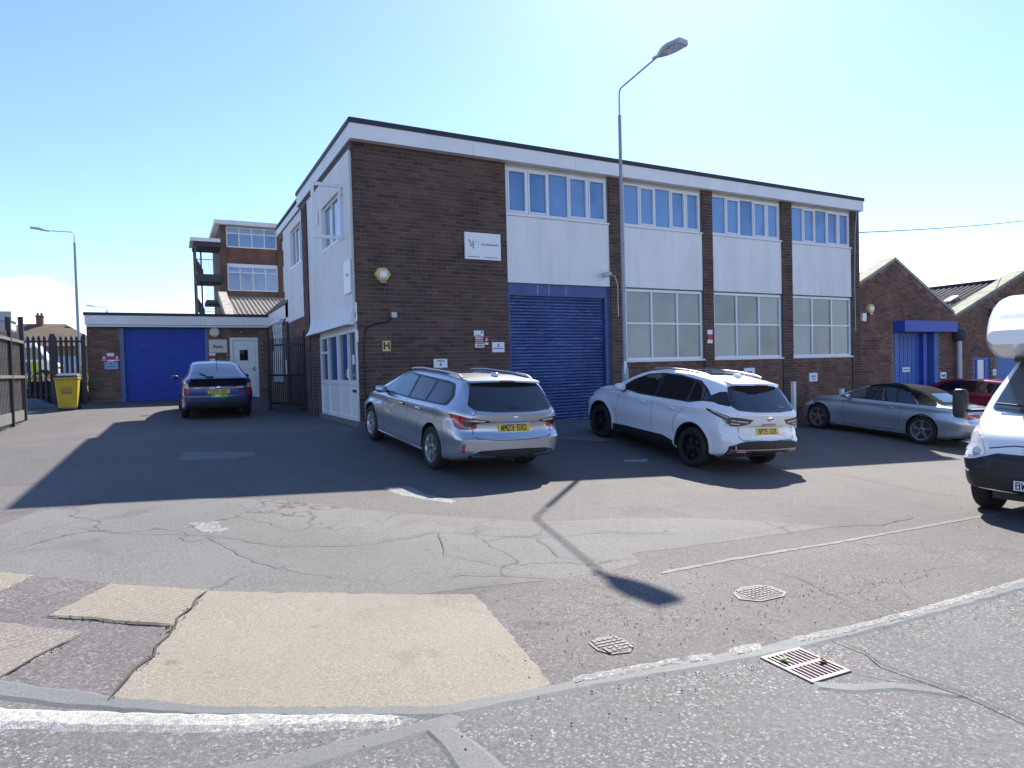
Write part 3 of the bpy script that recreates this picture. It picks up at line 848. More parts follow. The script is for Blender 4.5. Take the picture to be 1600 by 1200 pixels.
# ================================================================== the two-storey brick building
F = front(0.0); S = side(0.0)
bld = empty('brick_building', (8, 4, 0), 'long two-storey brick and white rendered workshop with flat roof and big blue shutter', 'building')
core = MB(); core.box(.34, 16.4, .34, 8.7, -1.4, 6.02); core.build('wall', 'mortar_dark', bld)
# end wall of the front, and the four piers between the bays
mb = MB(); fbox(mb, F, .06, 3.60, -1.2, 5.95, -.34, 0)
mb.build('brick_panel', 'mortar_dark', bld)
brick_field(bld, F, .06, 3.60, -.6, 5.88, 'brick_dark', n_ind=300)
S2 = side(.06)
brick_field(bld, S2, 0.004, .115, -.3, 5.88, 'brick_dark', rest='brick_return')
BAYS = [(3.60, 6.52), (6.98, 9.68), (10.06, 12.85), (13.30, 16.11)]
PIERS = [(6.52, 6.98), (9.68, 10.06), (12.85, 13.30), (16.11, 16.5)]
for a0, a1 in PIERS:
    mb = MB(); fbox(mb, F, a0, a1, -1.3, 5.95, -.34, .03); p = mb.build('pier', 'mortar_dark', bld)
    brick_field(p, F, a0, a1, -1.2, 5.9, 'brick_dark', n0=.03)
mb = MB(); mb.box(16.40, 16.5, .34, 8.7, -1.4, 6.0); mb.build('end_wall', 'brick_dark', bld)
for i, (a0, a1) in enumerate(BAYS):
    mb = MB(); fbox(mb, F, a0, a1, 5.745, 5.95, -.34, -.03); mb.build('lintel', 'cream_paint', bld)
    cols = [.2, .4, .6, .8]
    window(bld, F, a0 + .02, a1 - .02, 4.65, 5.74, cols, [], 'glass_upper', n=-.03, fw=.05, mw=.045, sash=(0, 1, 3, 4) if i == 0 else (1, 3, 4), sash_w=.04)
    mb = MB(); fbox(mb, F, a0, a1, 3.06 if i else 3.05, 4.60, -.34, .012); mb.build('rendered_panel', 'white_render', bld)
    mb = MB(); fbox(mb, F, a0, a1, 4.60, 4.75, -.34, -.11); mb.build('sill_wall', 'mortar_dark', bld)
    if i:
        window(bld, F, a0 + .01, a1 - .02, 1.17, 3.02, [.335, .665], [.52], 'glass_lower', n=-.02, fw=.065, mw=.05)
        mb = MB(); fbox(mb, F, a0, a1, 3.02, 3.06, -.34, -.05); mb.build('lintel', 'mortar_dark', bld)
        mb = MB(); fbox(mb, F, a0, a1, -1.4, 1.12, -.34, 0); w = mb.build('apron_wall', 'mortar', bld)
        brick_field(w, F, a0, a1, -1.2, 1.115, 'brick_red')
# the big blue roller shutter with its painted beam
mb = MB(); fbox(mb, F, 3.60, 6.52, 2.76, 3.045, -.34, -.05); mb.build('shutter_beam', 'blue_shutter', bld)
for a in (4.42, 4.74, 5.22):
    mb = MB(); fbox(mb, F, a, a + .018, 2.80, 3.03, -.05, -.046); mb.build('paint_scrape', 'sign_blue', bld)
for a0, a1 in ((3.60, 3.66), (6.38, 6.52)):
    mb = MB(); fbox(mb, F, a0, a1, -.4, 2.76, -.34, -.035); mb.build('shutter_guide', 'blue_shutter', bld)
sh = MB(); fbox(sh, F, 3.60, 6.52, -.4, 2.77, -.34, -.17); sh = sh.build('shutter', 'blue_worn', bld)
slat = MB()
prof = [(-.0375, -.02), (-.034, -.002), (-.02, .014), (0, .02), (.02, .014), (.034, -.002), (.0375, -.02)]
n = 0
pts0 = [(-1.355, -p[1], p[0]) for p in prof]
slat.prism(pts0, (2.71, 0, 0))
sm = slat.mesh('slat', 'blue_worn', smooth=40)
k = 0; z = -.33
while z < 2.74:
    inst('slat', sm, (5.02, .14, z), sh); z += .0765
mb = MB(); fbox(mb, F, 3.67, 6.37, -.40, -.36, -.17, -.09); mb.build('bottom_rail', 'blue_shutter', sh)
# roof edge: white fascia boards and black trim
fx = [-.033, 2.72, 5.44, 8.16, 10.88, 13.60, 16.5]
for k in range(6):
    mb = MB(); fbox(mb, F, fx[k] + (.003 if k else 0), fx[k + 1] - .003 * (k < 5), 5.805, 6.125, .02, .2 + random.uniform(-.0015, .0015)); mb.build('fascia', 'white_paint', bld)
mb = MB(); mb.box(-.033, .02, -.02, 5.95, 5.815, 6.125); mb.build('fascia', 'white_paint', bld)
mb = MB(); mb.box(.04, .12, 5.95, 10.3, 5.80, 6.06); mb.build('fascia', 'white_paint', bld)
mb = MB(); mb.box(-.05, 16.54, -.215, -.19, 6.118, 6.225); mb.box(-.05, 16.54, -.19, .02, 6.128, 6.222); mb.build('roof_trim', 'black_trim', bld)
mb = MB(); mb.box(-.055, -.034, -.19, 5.97, 6.118, 6.222); mb.box(-.034, .3, .02, 5.97, 6.126, 6.22); mb.build('roof_trim', 'black_trim', bld)
mb = MB(); mb.box(.02, .30, 5.97, 10.32, 6.062, 6.15); mb.build('roof_trim', 'black_trim', bld)
mb = MB(); mb.box(.04, 16.45, .03, 10.25, 6.02, 6.117); mb.build('roof', 'roof_felt', bld)
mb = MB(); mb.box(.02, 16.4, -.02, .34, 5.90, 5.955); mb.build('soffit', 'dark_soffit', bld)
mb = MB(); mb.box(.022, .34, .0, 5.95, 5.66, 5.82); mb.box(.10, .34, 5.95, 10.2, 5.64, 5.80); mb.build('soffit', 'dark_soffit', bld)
# --- left flank: rendered panels, windows and the entrance
def flank_panel(a0, a1, z0, z1, win, bell):
    zs = [z0, z0 + .06, z0 + .14, z0 + .26, z0 + .42] if bell else [z0]
    mb = MB()
    wa0, wa1, wz0, wz1 = win
    fbox(mb, S, a0, wa0, z0 + (.42 if bell else 0), z1, -.3, 0)
    fbox(mb, S, wa1, a1, z0 + (.42 if bell else 0), z1, -.3, 0)
    fbox(mb, S, wa0, wa1, z0 + (.42 if bell else 0), wz0, -.3, 0)
    fbox(mb, S, wa0, wa1, wz1, z1, -.3, 0)
    if bell:
        out = [.15, .10, .05, .018, 0]
        n = len(mb.v)
        pr = [(o, z) for o, z in zip(out, zs)] + [(-.3, zs[-1]), (-.3, zs[0])]
        mb.prism([S(a0, o, z) for o, z in pr], Vector(S(a1, 0, 0)) - Vector(S(a0, 0, 0)))
    return mb.build('rendered_panel', 'white_render', bld, smooth=35)
W1 = (.75, 2.88, 4.03, 5.06)
flank_panel(.115, 4.66, 2.05, 5.67, W1, True)
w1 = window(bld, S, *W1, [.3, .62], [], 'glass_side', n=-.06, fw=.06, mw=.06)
# the side-hung sash that stands open
of = MB(); q = front(.70)
fbox(of, q, -.66, -.60, 3.92, 5.10, -.05, 0); fbox(of, q, -.09, -.03, 3.92, 5.10, -.05, 0); fbox(of, q, -.60, -.09, 3.92, 3.99, -.05, 0); fbox(of, q, -.60, -.09, 5.03, 5.10, -.05, 0)
of.build('open_sash', 'white_upvc', w1)
W2 = (5.62, 7.42, 4.28, 5.38)
flank_panel(5.32, 8.72, 2.67, 5.65, W2, False)
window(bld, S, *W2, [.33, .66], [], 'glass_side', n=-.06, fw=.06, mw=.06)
mb = MB(); fbox(mb, S, 3.15, 3.23, 4.75, 5.1, 0, .02); mb.build('wall_vent', 'cream_paint', bld)
mb = MB(); fbox(mb, S, 4.66, 5.32, -.3, 5.66, -.3, .03); p = mb.build('pier', 'mortar_dark', bld)
brick_field(p, S, 4.66, 5.32, -.2, 5.64, 'brick_dark', n0=.03)
mb = MB(); fbox(mb, S, 3.62, 4.66, -.3, 2.06, -.3, -.02); p = mb.build('flank_wall', 'mortar_dark', bld)
brick_field(p, S, 3.62, 4.66, -.2, 2.05, 'brick_dark', n0=-.02)
mb = MB(); fbox(mb, S, 5.32, 8.72, -.3, 2.67, -.3, -.02); p = mb.build('flank_wall', 'mortar_dark', bld)
brick_field(p, S, 5.32, 8.25, -.2, 2.66, 'brick_red', n0=-.02)
mb = MB(); fbox(mb, S, 8.22, 8.46, -.2, 2.72, -.02, .06); mb.build('corner_post', 'dark_soffit', bld)
mb = MB(); fbox(mb, S, .02, 3.62, 1.955, 2.06, -.3, -.03); mb.build('lintel', 'cream_paint', bld)
# entrance: fixed lights, a glazed door, solid lower panels
en = MB(); fr = S; z0, zt = .02, 1.955
for a in (3.55, 2.73, 1.72, .72, .03):
    fbox(en, fr, a - .0, a + .07, z0, zt, -.12, -.02)
fbox(en, fr, 1.62, 1.72, z0, zt, -.12, -.018)
for (a0, a1) in ((2.80, 3.55), (1.79, 2.73), (.79, 1.62), (.10, .72)):
    fbox(en, fr, a0, a1, zt - .06, zt, -.12, -.022); fbox(en, fr, a0, a1, .78, .88, -.12, -.022); fbox(en, fr, a0, a1, z0, z0 + .07, -.12, -.022)
fbox(en, fr, 2.80, 3.55, 1.52, 1.58, -.12, -.022)
en = en.build('entrance', 'white_upvc', bld)
for (a0, a1, zz0, zz1) in ((2.80, 3.55, 1.58, 1.895), (2.80, 3.55, .88, 1.52), (1.79, 2.73, .88, 1.895), (.79, 1.62, .88, 1.895), (.10, .72, .88, 1.895)):
    mb = MB(); fbox(mb, fr, a0, a1, zz0, zz1, -.08, -.07); mb.build('pane', 'glass_door', en)
for (a0, a1) in ((2.80, 3.55), (1.79, 2.73), (.79, 1.62), (.10, .72)):
    mb = MB(); fbox(mb, fr, a0, a1, .09, .78, -.09, -.055); fbox(mb, fr, a0 + .06, a1 - .06, .15, .72, -.06, -.045); mb.build('door_panel', 'white_upvc', en)
mb = MB(); fbox(mb, fr, .80, 1.10, .985, 1.005, -.02, .03); fbox(mb, fr, .80, .84, .93, 1.12, -.02, .0); mb.build('handle', 'chrome', en)
mb = MB(); fbox(mb, fr, .2, .5, .62, .68, -.045, -.03); mb.build('letter_flap', 'black_plastic', en)
mb = MB(); fbox(mb, fr, .38, .55, 1.22, 1.42, -.07, -.06); mb.build('door_sticker', 'sign_white', en)
mb = MB(); fbox(mb, fr, -.02, 3.7, -.16, .015, -.2, .03); mb.build('threshold', 'apron_grey', bld)
# --- low link block behind, with the white canopy board
lk = MB(); lk.box(.3, 6, 8.7, 15, -.3, 3.3); lk.build('link_wall', 'mortar', bld)
mb = MB(); fbox(mb, S, 8.46, 9.62, -.2, 2.86, -.3, -.02); fbox(mb, S, 11.98, 13.3, -.2, 2.86, -.3, -.02); fbox(mb, S, 9.62, 11.98, -.2, .80, -.3, -.02); p = mb.build('link_wall', 'mortar', bld)
brick_field(p, S, 8.46, 9.62, -.1, 2.85, 'brick_garage', n0=-.02); brick_field(p, S, 11.98, 13.0, -.1, 2.85, 'brick_garage', n0=-.02); brick_field(p, S, 9.62, 11.98, -.1, .79, 'brick_garage', n0=-.02, rest='brickwork')
mb = MB(); fbox(mb, S, 9.62, 11.98, 2.62, 2.86, -.3, -.03); mb.build('lintel', 'cream_paint', bld)
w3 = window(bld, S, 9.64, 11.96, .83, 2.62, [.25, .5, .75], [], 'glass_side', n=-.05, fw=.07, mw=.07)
for a in np.linspace(9.75, 11.85, 15):
    mb = MB(); fbox(mb, S, a - .012, a + .012, .84, 1.9, -.03, -.008); mb.build('security_bar', 'white_upvc', w3)
mb = MB(); fbox(mb, S, 8.2, 13.0, 2.87, 3.31, -.25, .0); mb.build('canopy_board', 'white_paint', bld)
mb = MB(); fbox(mb, S, 8.15, 13.0, 3.31, 3.41, -.25, .03); mb.build('canopy_trim', 'black_trim', bld)
mb = MB(); mb.box(.05, 6, 8.6, 15, 3.30, 3.36); mb.build('link_roof', 'roof_felt', bld)

# ================================================================== garage block on the left
G = front(13.0)
gar = empty('garage_building', (-3, 15, .25), 'single-storey brick garage with plain blue shutter, white door and long white fascia', 'building')
gb = MB(); gb.box(-5.80, -.02, 13.2, 18, -.3, 3.22); gb.build('wall', 'mortar', gar)
mb = MB(); fbox(mb, G, -5.85, -4.88, -.2, 2.86, -.3, 0); p = mb.build('brick_panel', 'mortar', gar)
brick_field(p, G, -5.85, -4.88, .15, 2.85, 'brick_garage', n_ind=130)
mb = MB(); fbox(mb, G, -2.10, -1.36, -.2, 2.86, -.3, 0); fbox(mb, G, -.38, -.02, -.2, 2.86, -.3, 0); fbox(mb, G, -1.36, -.38, 2.46, 2.86, -.3, 0); p = mb.build('brick_panel', 'mortar', gar)
brick_field(p, G, -2.10, -.02, .15, 2.85, 'brick_garage', holes=[(-1.36, -.38, 0, 2.46)], n_ind=150)
mb = MB(); mb.box(-5.83, -5.80, 13.2, 18, -.3, 3.2); mb.build('flank_wall', 'brick_garage', gar)
for a0, a1 in ((-4.88, -4.76), (-2.20, -2.10)):
    mb = MB(); fbox(mb, G, a0, a1, -.2, 2.80, -.3, .01); mb.build('shutter_guide', 'steel_blue', gar)
sh2 = MB(); fbox(sh2, G, -4.76, -2.20, -.1, 2.84, -.3, -.12); sh2 = sh2.build('shutter', 'blue_flat', gar)
slat = MB(); slat.prism([(-1.275, -p_[1] * .4, p_[0]) for p_ in prof], (2.55, 0, 0)); sm2 = slat.mesh('slat', 'blue_flat', smooth=40)
z = .25
while z < 2.80:
    inst('slat', sm2, (-3.48, 13.1, z), sh2); z += .0765
mb = MB(); fbox(mb, G, -4.28, -3.92, 2.015, 2.04, -.12, -.075); mb.build('lock_slot', 'black_plastic', sh2)
d = MB()
fbox(d, G, -1.36, -1.26, .2, 2.46, -.1, .012); fbox(d, G, -.48, -.38, .2, 2.46, -.1, .012); fbox(d, G, -1.26, -.48, 2.36, 2.46, -.1, .011)
d = d.build('door', 'white_paint', gar)
mb = MB(); fbox(mb, G, -1.25, -.49, .22, 2.35, -.1, -.02)
for (x0, x1, zz0, zz1) in ((-1.25, -1.235, .22, 2.35),): pass
mb.build('door_leaf', 'white_paint', d)
mb = MB(); fbox(mb, G, -1.03, -.74, 1.60, 2.0, -.02, -.012); mb.build('pane', 'car_glass', d)
mb = MB(); fbox(mb, G, -.57, -.53, 1.2, 1.36, -.02, .02); fbox(mb, G, -.66, -.54, 1.27, 1.29, .02, .04); mb.build('handle', 'chrome', d)
mb = MB(); fbox(mb, G, -5.87, -.005, 2.90, 3.215, .02, .27); gf = mb.build('fascia', 'white_paint', gar)
mb = MB(); fbox(mb, G, -5.83, -.005, 2.83, 2.885, .02, .24); mb.build('fascia_board', 'white_paint', gar)
mb = MB(); fbox(mb, G, -5.90, -.005, 3.215, 3.315, .0, .29); mb.build('roof_trim', 'black_trim', gar)
mb = MB(); mb.box(-5.85, .0, 13.0, 18, 3.22, 3.30); mb.build('roof', 'roof_felt', gar)
plain('ghost_letters', (.70, .70, .62), .6)
text(gf, 'LEISURE PRODUCTS', .26, (-3.35, 12.728, 3.04), (1, 0, 0), (0, 0, 1), 'ghost_letters', bold=.012, xscale=1.05)
mb = MB(); fbox(mb, G, -5.35, -5.0, 2.73, 2.82, .0, .1); mb.build('shutter_box', 'dark_soffit', gar)

def corrugated(name, c00, c10, c01, c11, pitch, amp, mat, parent, per=6):
    """Profiled sheet over a quad: ribs run from edge 0 to edge 1, the profile goes along the other way."""
    c00, c10, c01, c11 = (Vector(c) for c in (c00, c10, c01, c11))
    nrm = (c10 - c00).cross(c01 - c00).normalized()
    if nrm.z < 0: nrm = -nrm
    W = max((c10 - c00).length, (c11 - c01).length); k = int(W / pitch) * per
    mb = MB()
    for i in range(k + 1):
        t = i / k; h = amp * math.cos(2 * math.pi * i / per)
        mb.v += [tuple(c00.lerp(c10, t) + nrm * h), tuple(c01.lerp(c11, t) + nrm * h)]
    for i in range(k): mb.f.append((2 * i, 2 * i + 2, 2 * i + 3, 2 * i + 1))
    o = mb.build(name, mat, parent, smooth=60, recalc=False)
    bm = bmesh.new(); bm.from_mesh(o.data)
    if sum(f.normal.z for f in bm.faces) < 0: bmesh.ops.reverse_faces(bm, faces=bm.faces)
    bm.to_mesh(o.data); bm.free()
    return o

# ================================================================== workshop roof rising behind the garage
ws = empty('rear_workshop', (0, 17, 0), 'ribbed grey sheet roof with stone verge rising behind the garage fascia', 'building')
mb = MB(); mb.box(-1.2, 8, 14.2, 17.6, 0, 3.4); mb.box(-1.2, 8, 17.2, 17.6, 3.4, 4.2); mb.build('wall', 'brick_garage', ws)
corrugated('roof_sheet', (-1.05, 14.0, 3.42), (6, 14.0, 3.42), (-1.05, 17.3, 4.38), (6, 17.3, 4.38), .17, .03, 'sheet_roof', ws)
mb = MB(); mb.prism([(-1.40, 13.9, 3.40), (-1.40, 17.35, 4.68), (-1.40, 17.35, 4.3), (-1.40, 13.9, 3.1)], (.33, 0, 0)); mb.build('verge', 'coping', ws)
mb = MB(); mb.box(-1.05, 7, 17.3, 17.45, 4.37, 4.47); mb.build('ridge', 'coping', ws)
mb = MB(); mb.prism([(.20, 13.9, 3.42), (.82, 13.9, 3.42), (.82, 13.9, 3.98), (.72, 13.9, 3.98)], (0, .2, 0)); mb.build('parapet', 'white_paint', ws)
mb = MB(); mb.prism([(.02, 13.85, 3.42), (.16, 13.85, 3.42), (.86, 13.85, 4.05), (.72, 13.85, 4.05)], (0, .3, 0)); mb.build('parapet_coping', 'coping_green', ws)

# ================================================================== office block further back with its fire stair
O_ = front(40.0)
off = empty('office_block', (6, 45, 0), 'distant brick office block with broad blue windows and overhanging white roof', 'building')
mb = MB(); mb.box(.40, 22, 40.15, 49, -.2, 12.3); mb.build('wall', 'brick_garage', off)
piers = [(.36, .80), (4.43, 4.81), (8.42, 8.80), (12.4, 12.8)]
for a0, a1 in piers:
    mb = MB(); fbox(mb, O_, a0, a1, 0, 12.32, -.15, .12); mb.build('pier', 'brick_garage', off)
for i in range(3):
    a0, a1 = piers[i][1], piers[i + 1][0]
    for z0, z1 in ((10.72, 12.28), (7.45, 9.50), (4.2, 6.25)):
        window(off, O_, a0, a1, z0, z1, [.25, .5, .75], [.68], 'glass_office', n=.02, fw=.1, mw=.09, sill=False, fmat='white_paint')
    for z0, z1 in ((9.50, 10.72), (6.25, 7.45), (3.0, 4.2)):
        mb = MB(); fbox(mb, O_, a0, a1, z0, z1, -.15, -.0); mb.build('spandrel', 'brick_red', off)
    for z0 in (9.22,):
        mb = MB(); fbox(mb, O_, a0 + .1, a1 - .1, z0, 9.42, .02, .05); mb.build('blind_box', 'sign_white', off)
    mb = MB(); fbox(mb, O_, a0 + .9, a0 + 1.8, 11.93, 11.98, .0, .01)
mb = MB(); mb.box(.0, 22.3, 39.4, 49.3, 12.32, 12.62); mb.build('roof', 'white_paint', off)
mb = MB(); mb.box(.9, 22.0, 39.8, 49, 12.62, 12.72); mb.build('roof_felt', 'roof_felt', off)
st = empty('fire_stair', (-.6, 40, 0), 'open dark steel fire stair with flat roof on the end of the office block', 'staircase')
mb = MB(); mb.box(-1.65, .36, 39.3, 42.5, 10.92, 11.18); mb.build('roof', 'white_paint', st)
mb = MB(); mb.box(-1.45, .36, 39.5, 42.3, 10.6, 10.92); mb.build('roof_beam', 'dark_soffit', st)
for x, y in ((-1.33, 39.6), (-.85, 42.2), (-1.33, 42.2)):
    mb = MB(); mb.box(x - .06, x + .06, y - .06, y + .06, .2, 10.9); mb.build('post', 'fence_rust', st)
for z0, z1, x0 in ((8.02, 8.56, -1.38), (6.4, 6.66, -.72), (4.0, 4.3, -1.38)):
    mb = MB(); mb.box(x0, .36, 39.5, 42.3, z0, z1); mb.build('landing', 'dark_soffit', st)
    for k in range(14):
        xx = x0 + .06 + (.3 - x0) * k / 14
        mb = MB(); mb.box(xx - .012, xx + .012, 39.52, 39.545, z1, z1 + 1.05); mb.build('baluster', 'fence_rust', st)
    mb = MB(); mb.box(x0, .36, 39.51, 39.56, z1 + 1.05, z1 + 1.1); mb.build('handrail', 'fence_rust', st)
for (x0, z0), (x1, z1) in (((-1.36, 9.9), (-.85, 8.9)), ((-1.30, 6.9), (-.82, 6.0))):
    mb = MB(); mb.prism([(x0, 39.7, z0), (x1, 39.7, z1), (x1, 39.7, z1 - 1.05), (x0, 39.7, z0 - 1.05)], (0, .06, 0)); mb.build('stringer', 'dark_soffit', st)
for k in range(7):
    mb = MB(); mb.box(-.72 + .0, .2, 40.6 + k * .26, 40.86 + k * .26, 6.3 - k * .19, 6.34 - k * .19); mb.build('tread', 'far_wall', st)

# ================================================================== brick gables on the right
V1 = .15
Q = front(V1)
def gable(root, a0, a1, za, apex, ze0, ze1, mat, holes=(), zoff=-1.3, extra=''):
    aa, zz = apex
    mb = MB()
    prof = [(a0, zoff)]
    for h in sorted(holes):
        prof += [(h[0], zoff), (h[0], h[3]), (h[1], h[3]), (h[1], zoff)]
    prof += [(a1, zoff), (a1, ze1), (aa, zz), (a0, ze0)]
    mb.prism([Q(a, 0, z) for a, z in prof], (0, .3, 0)); w = mb.build('gable_wall', 'mortar', root)
    def clip(a, z):
        return z < (ze0 + (zz - ze0) * (a - a0) / (aa - a0) if a < aa else zz + (ze1 - zz) * (a - aa) / (a1 - aa)) - .02
    brick_field(root, Q, a0, a1, zoff, zz, mat, holes=holes, clip=clip)
    return w
g1 = empty('gabled_workshop', (19, 6, -1), 'brick gabled unit with boxed blue doorway beside the rendered building', 'building')
D1 = (18.62, 21.2, -1.3, 2.3)
gable(g1, 16.5, 22.25, 0, (18.66, 4.40), 3.42, 2.62, 'brick_red', holes=[D1])
g2 = empty('gabled_workshop', (27, 6, -1), 'second brick gabled unit with wide ribbed roof behind the white van', 'building')
D2 = (25.2, 29.0, -1.3, 2.75); W5 = (23.58, 24.76, -.2, 1.02)
gable(g2, 22.25, 32.4, 0, (27.33, 4.36), 2.5, 2.5, 'brick_red', holes=[D2, W5])
def verge(root, a0, z0, a1, z1, mat, n=.06, back=.42, th=.10):
    mb = MB()
    mb.prism([(a0, V1 - n, z0), (a1, V1 - n, z1), (a1, V1 - n, z1 + th), (a0, V1 - n, z0 + th)], (0, n + back, 0)); mb.build('verge_coping', mat, root)
verge(g1, 16.5, 3.40, 18.66, 4.40, 'coping'); verge(g1, 18.66, 4.40, 22.22, 2.62, 'coping')
verge(g2, 22.28, 2.52, 27.33, 4.38, 'coping_green', back=.5); verge(g2, 27.33, 4.38, 32.4, 2.5, 'coping_green')
corrugated('roof_sheet', (16.6, 8.8, 3.2), (16.6, 25, 3.2), (18.66, 8.8, 4.15), (18.66, 25, 4.15), .2, .035, 'sheet_roof', g1)
corrugated('roof_sheet', (16.55, .45, 3.18), (16.55, 8.8, 3.18), (18.66, .45, 4.15), (18.66, 8.8, 4.15), .2, .035, 'sheet_roof', g1)
corrugated('roof_sheet', (22.3, .45, 2.5), (22.3, 25, 2.5), (18.66, .45, 4.15), (18.66, 25, 4.15), .2, .035, 'sheet_roof', g1)
corrugated('roof_sheet', (22.3, .45, 2.42), (22.3, 25, 2.42), (27.33, .45, 4.12), (27.33, 25, 4.12), .24, .045, 'sheet_roof', g2)
corrugated('roof_sheet', (32.3, .45, 2.42), (32.3, 25, 2.42), (27.33, .45, 4.12), (27.33, 25, 4.12), .24, .045, 'sheet_roof', g2)
mb = MB(); mb.tube([(27.33, .4, 4.15), (27.33, 25, 4.15)], .12, 8); mb.build('ridge', 'black_trim', g2)
mb = MB(); mb.prism([(24.55, 1.5, 3.26), (25.2, 1.5, 3.49), (25.2, 1.75, 3.49), (24.55, 1.75, 3.26)], (-.02, 0, .06)); mb.build('roof_light', 'roof_light', g2)
mb = MB(); mb.box(17, 32, .45, 25, -1.3, 2.4); mb.build('core_wall', 'mortar', g1)
# recessed blue door under the boxed canopy
mb = MB(); fbox(mb, Q, 18.62, 21.2, -1.3, 2.3, -.3, -.26); mb.build('door', 'steel_blue', g1)
for a0, a1 in ((18.62, 18.80), (20.95, 21.2)):
    mb = MB(); fbox(mb, Q, a0, a1, -1.3, 2.0, -.26, .02); mb.build('door_jamb', 'blue_light', g1)
mb = MB(); fbox(mb, Q, 20.5, 20.72, -1.3, 1.9, -.255, -.1); mb.build('door_edge', 'blue_flat', g1)
mb = MB(); fbox(mb, Q, 18.55, 21.70, 1.94, 2.32, -.1, .42); mb.build('door_canopy', 'blue_flat', g1)
for k in range(14):
    a = 18.84 + k * .12
    mb = MB(); fbox(mb, Q, a, a + .1, -1.2, 1.85, -.26, -.245 - (k % 2) * .006); mb.build('strip_curtain', 'blue_light', g1)
mb = MB(); fbox(mb, Q, 25.2, 29.0, -1.3, 2.75, -.3, -.2); mb.build('door', 'blue_light', g2)
mb = MB(); fbox(mb, Q, 24.65, 29.3, 2.55, 2.85, .0, .3); fbox(mb, Q, 24.75, 29.2, 2.25, 2.55, .0, .15); mb.build('shutter_housing', 'dark_soffit', g2)
mb = MB(); fbox(mb, Q, 25.0, 29.0, 1.92, 2.22, -.2, .02); mb.build('shutter_head', 'blue_light', g2)
mb = MB(); fbox(mb, Q, 23.58, 24.76, -1.3, -.2, -.3, 0); aw = mb.build('apron_wall', 'mortar', g2)
brick_field(aw, Q, 23.58, 24.76, -1.2, -.2, 'brick_red')
wv = window(g2, Q, 23.60, 24.74, -.18, 1.0, [.2, .62], [], 'glass_office', n=-.03, fw=.08, mw=.07, fmat='blue_light')
for nm, (a0, a1), mt in (('shutter_leaf', (23.85, 24.25), 'sign_white'), ('shutter_leaf', (24.32, 24.55), 'blue_flat')):
    mb = MB(); fbox(mb, Q, a0, a1, -.15, .9, -.03, .0); mb.build(nm, mt, wv)
# ================================================================== street lamps
def lamp(name, base, top, bend, head_a, head_b, r0, r1, label, head_w, arm_r, group=None, base_h=1.35):
    z0 = base[2]
    t = empty(name, base, label, 'street lamp', group)
    bx, by = base[0], base[1]
    mb = MB(); mb.tube([(bx, by, z0 - .1), (bx, by, z0 + base_h), (bx, by, z0 + base_h + .18)], [r0 * 1.75, r0 * 1.75, r0 * 1.05], 14); mb.build('base_column', 'pole_grey', t, smooth=40)
    mb = MB(); mb.tube([(bx, by, z0 + base_h + .1), (bx, by, top)], [r0, r1], 14); mb.build('pole', 'pole_grey', t, smooth=40)
    d = Vector(head_a) - Vector(bend)
    B = Vector(bend); A = Vector((bx, by, top)); up = Vector((bx, by, B.z))
    pts = [A - Vector((0, 0, .15))]
    for i in range(7):
        s = i / 6
        p0 = Vector((bx, by, top + (B.z - top) * .68)); p2 = B + d * .08; p1 = up
        pts.append(p0 * (1 - s) ** 2 + p1 * 2 * s * (1 - s) + p2 * s * s)
    pts.append(Vector(head_a))
    mb = MB(); mb.tube(pts, arm_r, 10); mb.build('arm', 'lamp_grey', t, smooth=40)
    ha, hb = Vector(head_a), Vector(head_b)
    ax = (hb - ha); Lh = ax.length; ax.normalize(); sx = ax.cross(Vector((0, 0, 1))).normalized(); uz = sx.cross(ax)
    mb = MB()
    prof = [(-.02, .12), (.06, .2), (.25, .40), (.5, .5), (.8, .5), (.97, .46), (1, .42)]
    secs = []
    for f, w in prof:
        c = ha + ax * (f * Lh); w2 = w * head_w; h = .035 + .05 * math.sin(min(1, f * 1.2 + .1) * 2.4)
        secs.append([c - sx * w2 - uz * .0, c - sx * w2 * .8 + uz * h, c + sx * w2 * .8 + uz * h, c + sx * w2, c + sx * w2 * .85 - uz * .035, c - sx * w2 * .85 - uz * .035])
    n0 = len(mb.v)
    for s in secs: mb.v += [tuple(p) for p in s]
    for i in range(len(secs) - 1):
        for k in range(6):
            k2 = (k + 1) % 6; mb.f.append((i * 6 + k, i * 6 + k2, (i + 1) * 6 + k2, (i + 1) * 6 + k))
    mb.f.append(tuple(range(6))); mb.f.append(tuple(range((len(secs) - 1) * 6, len(secs) * 6)))
    hd = mb.build('lantern', 'lamp_grey', t, smooth=30)
    mb = MB(); c0 = ha + ax * (Lh * .3) - uz * .036; c1 = ha + ax * (Lh * .9) - uz * .036
    mb.prism([c0 - sx * head_w * .3, c0 + sx * head_w * .3, c1 + sx * head_w * .36, c1 - sx * head_w * .36], -uz * .012); mb.build('lens', 'clear_lens', hd)
    mb = MB(); mb.tube([ha - ax * .16, ha + ax * .06], [arm_r * 1.7, arm_r * 1.8], 10); mb.build('spigot', 'lamp_grey', hd, smooth=40)
    return t
LB = (6.17, -1.0, gz(6.17, -1.0))
lp = lamp('street_lamp', LB, 6.95, (6.17, -1.0, 7.55), (5.63, -3.03, 7.36), (5.69, -3.68, 7.35), .048, .038, 'tall pale grey street lamp standing in front of the brick pier beside the blue shutter', .33, .020)
mb = MB(); mb.box(6.10, 6.16, -1.07, -1.05, .85, 1.15); mb.build('number_plate', 'sign_white', lp)
lamp('street_lamp', (-7.14, 23.7, .3), 7.55, (-7.22, 23.75, 8.05), (-8.35, 24.45, 8.18), (-8.95, 24.8, 8.32), .075, .05, 'slim street lamp beyond the palisade gate, taller of the two on the left', .2, .022)
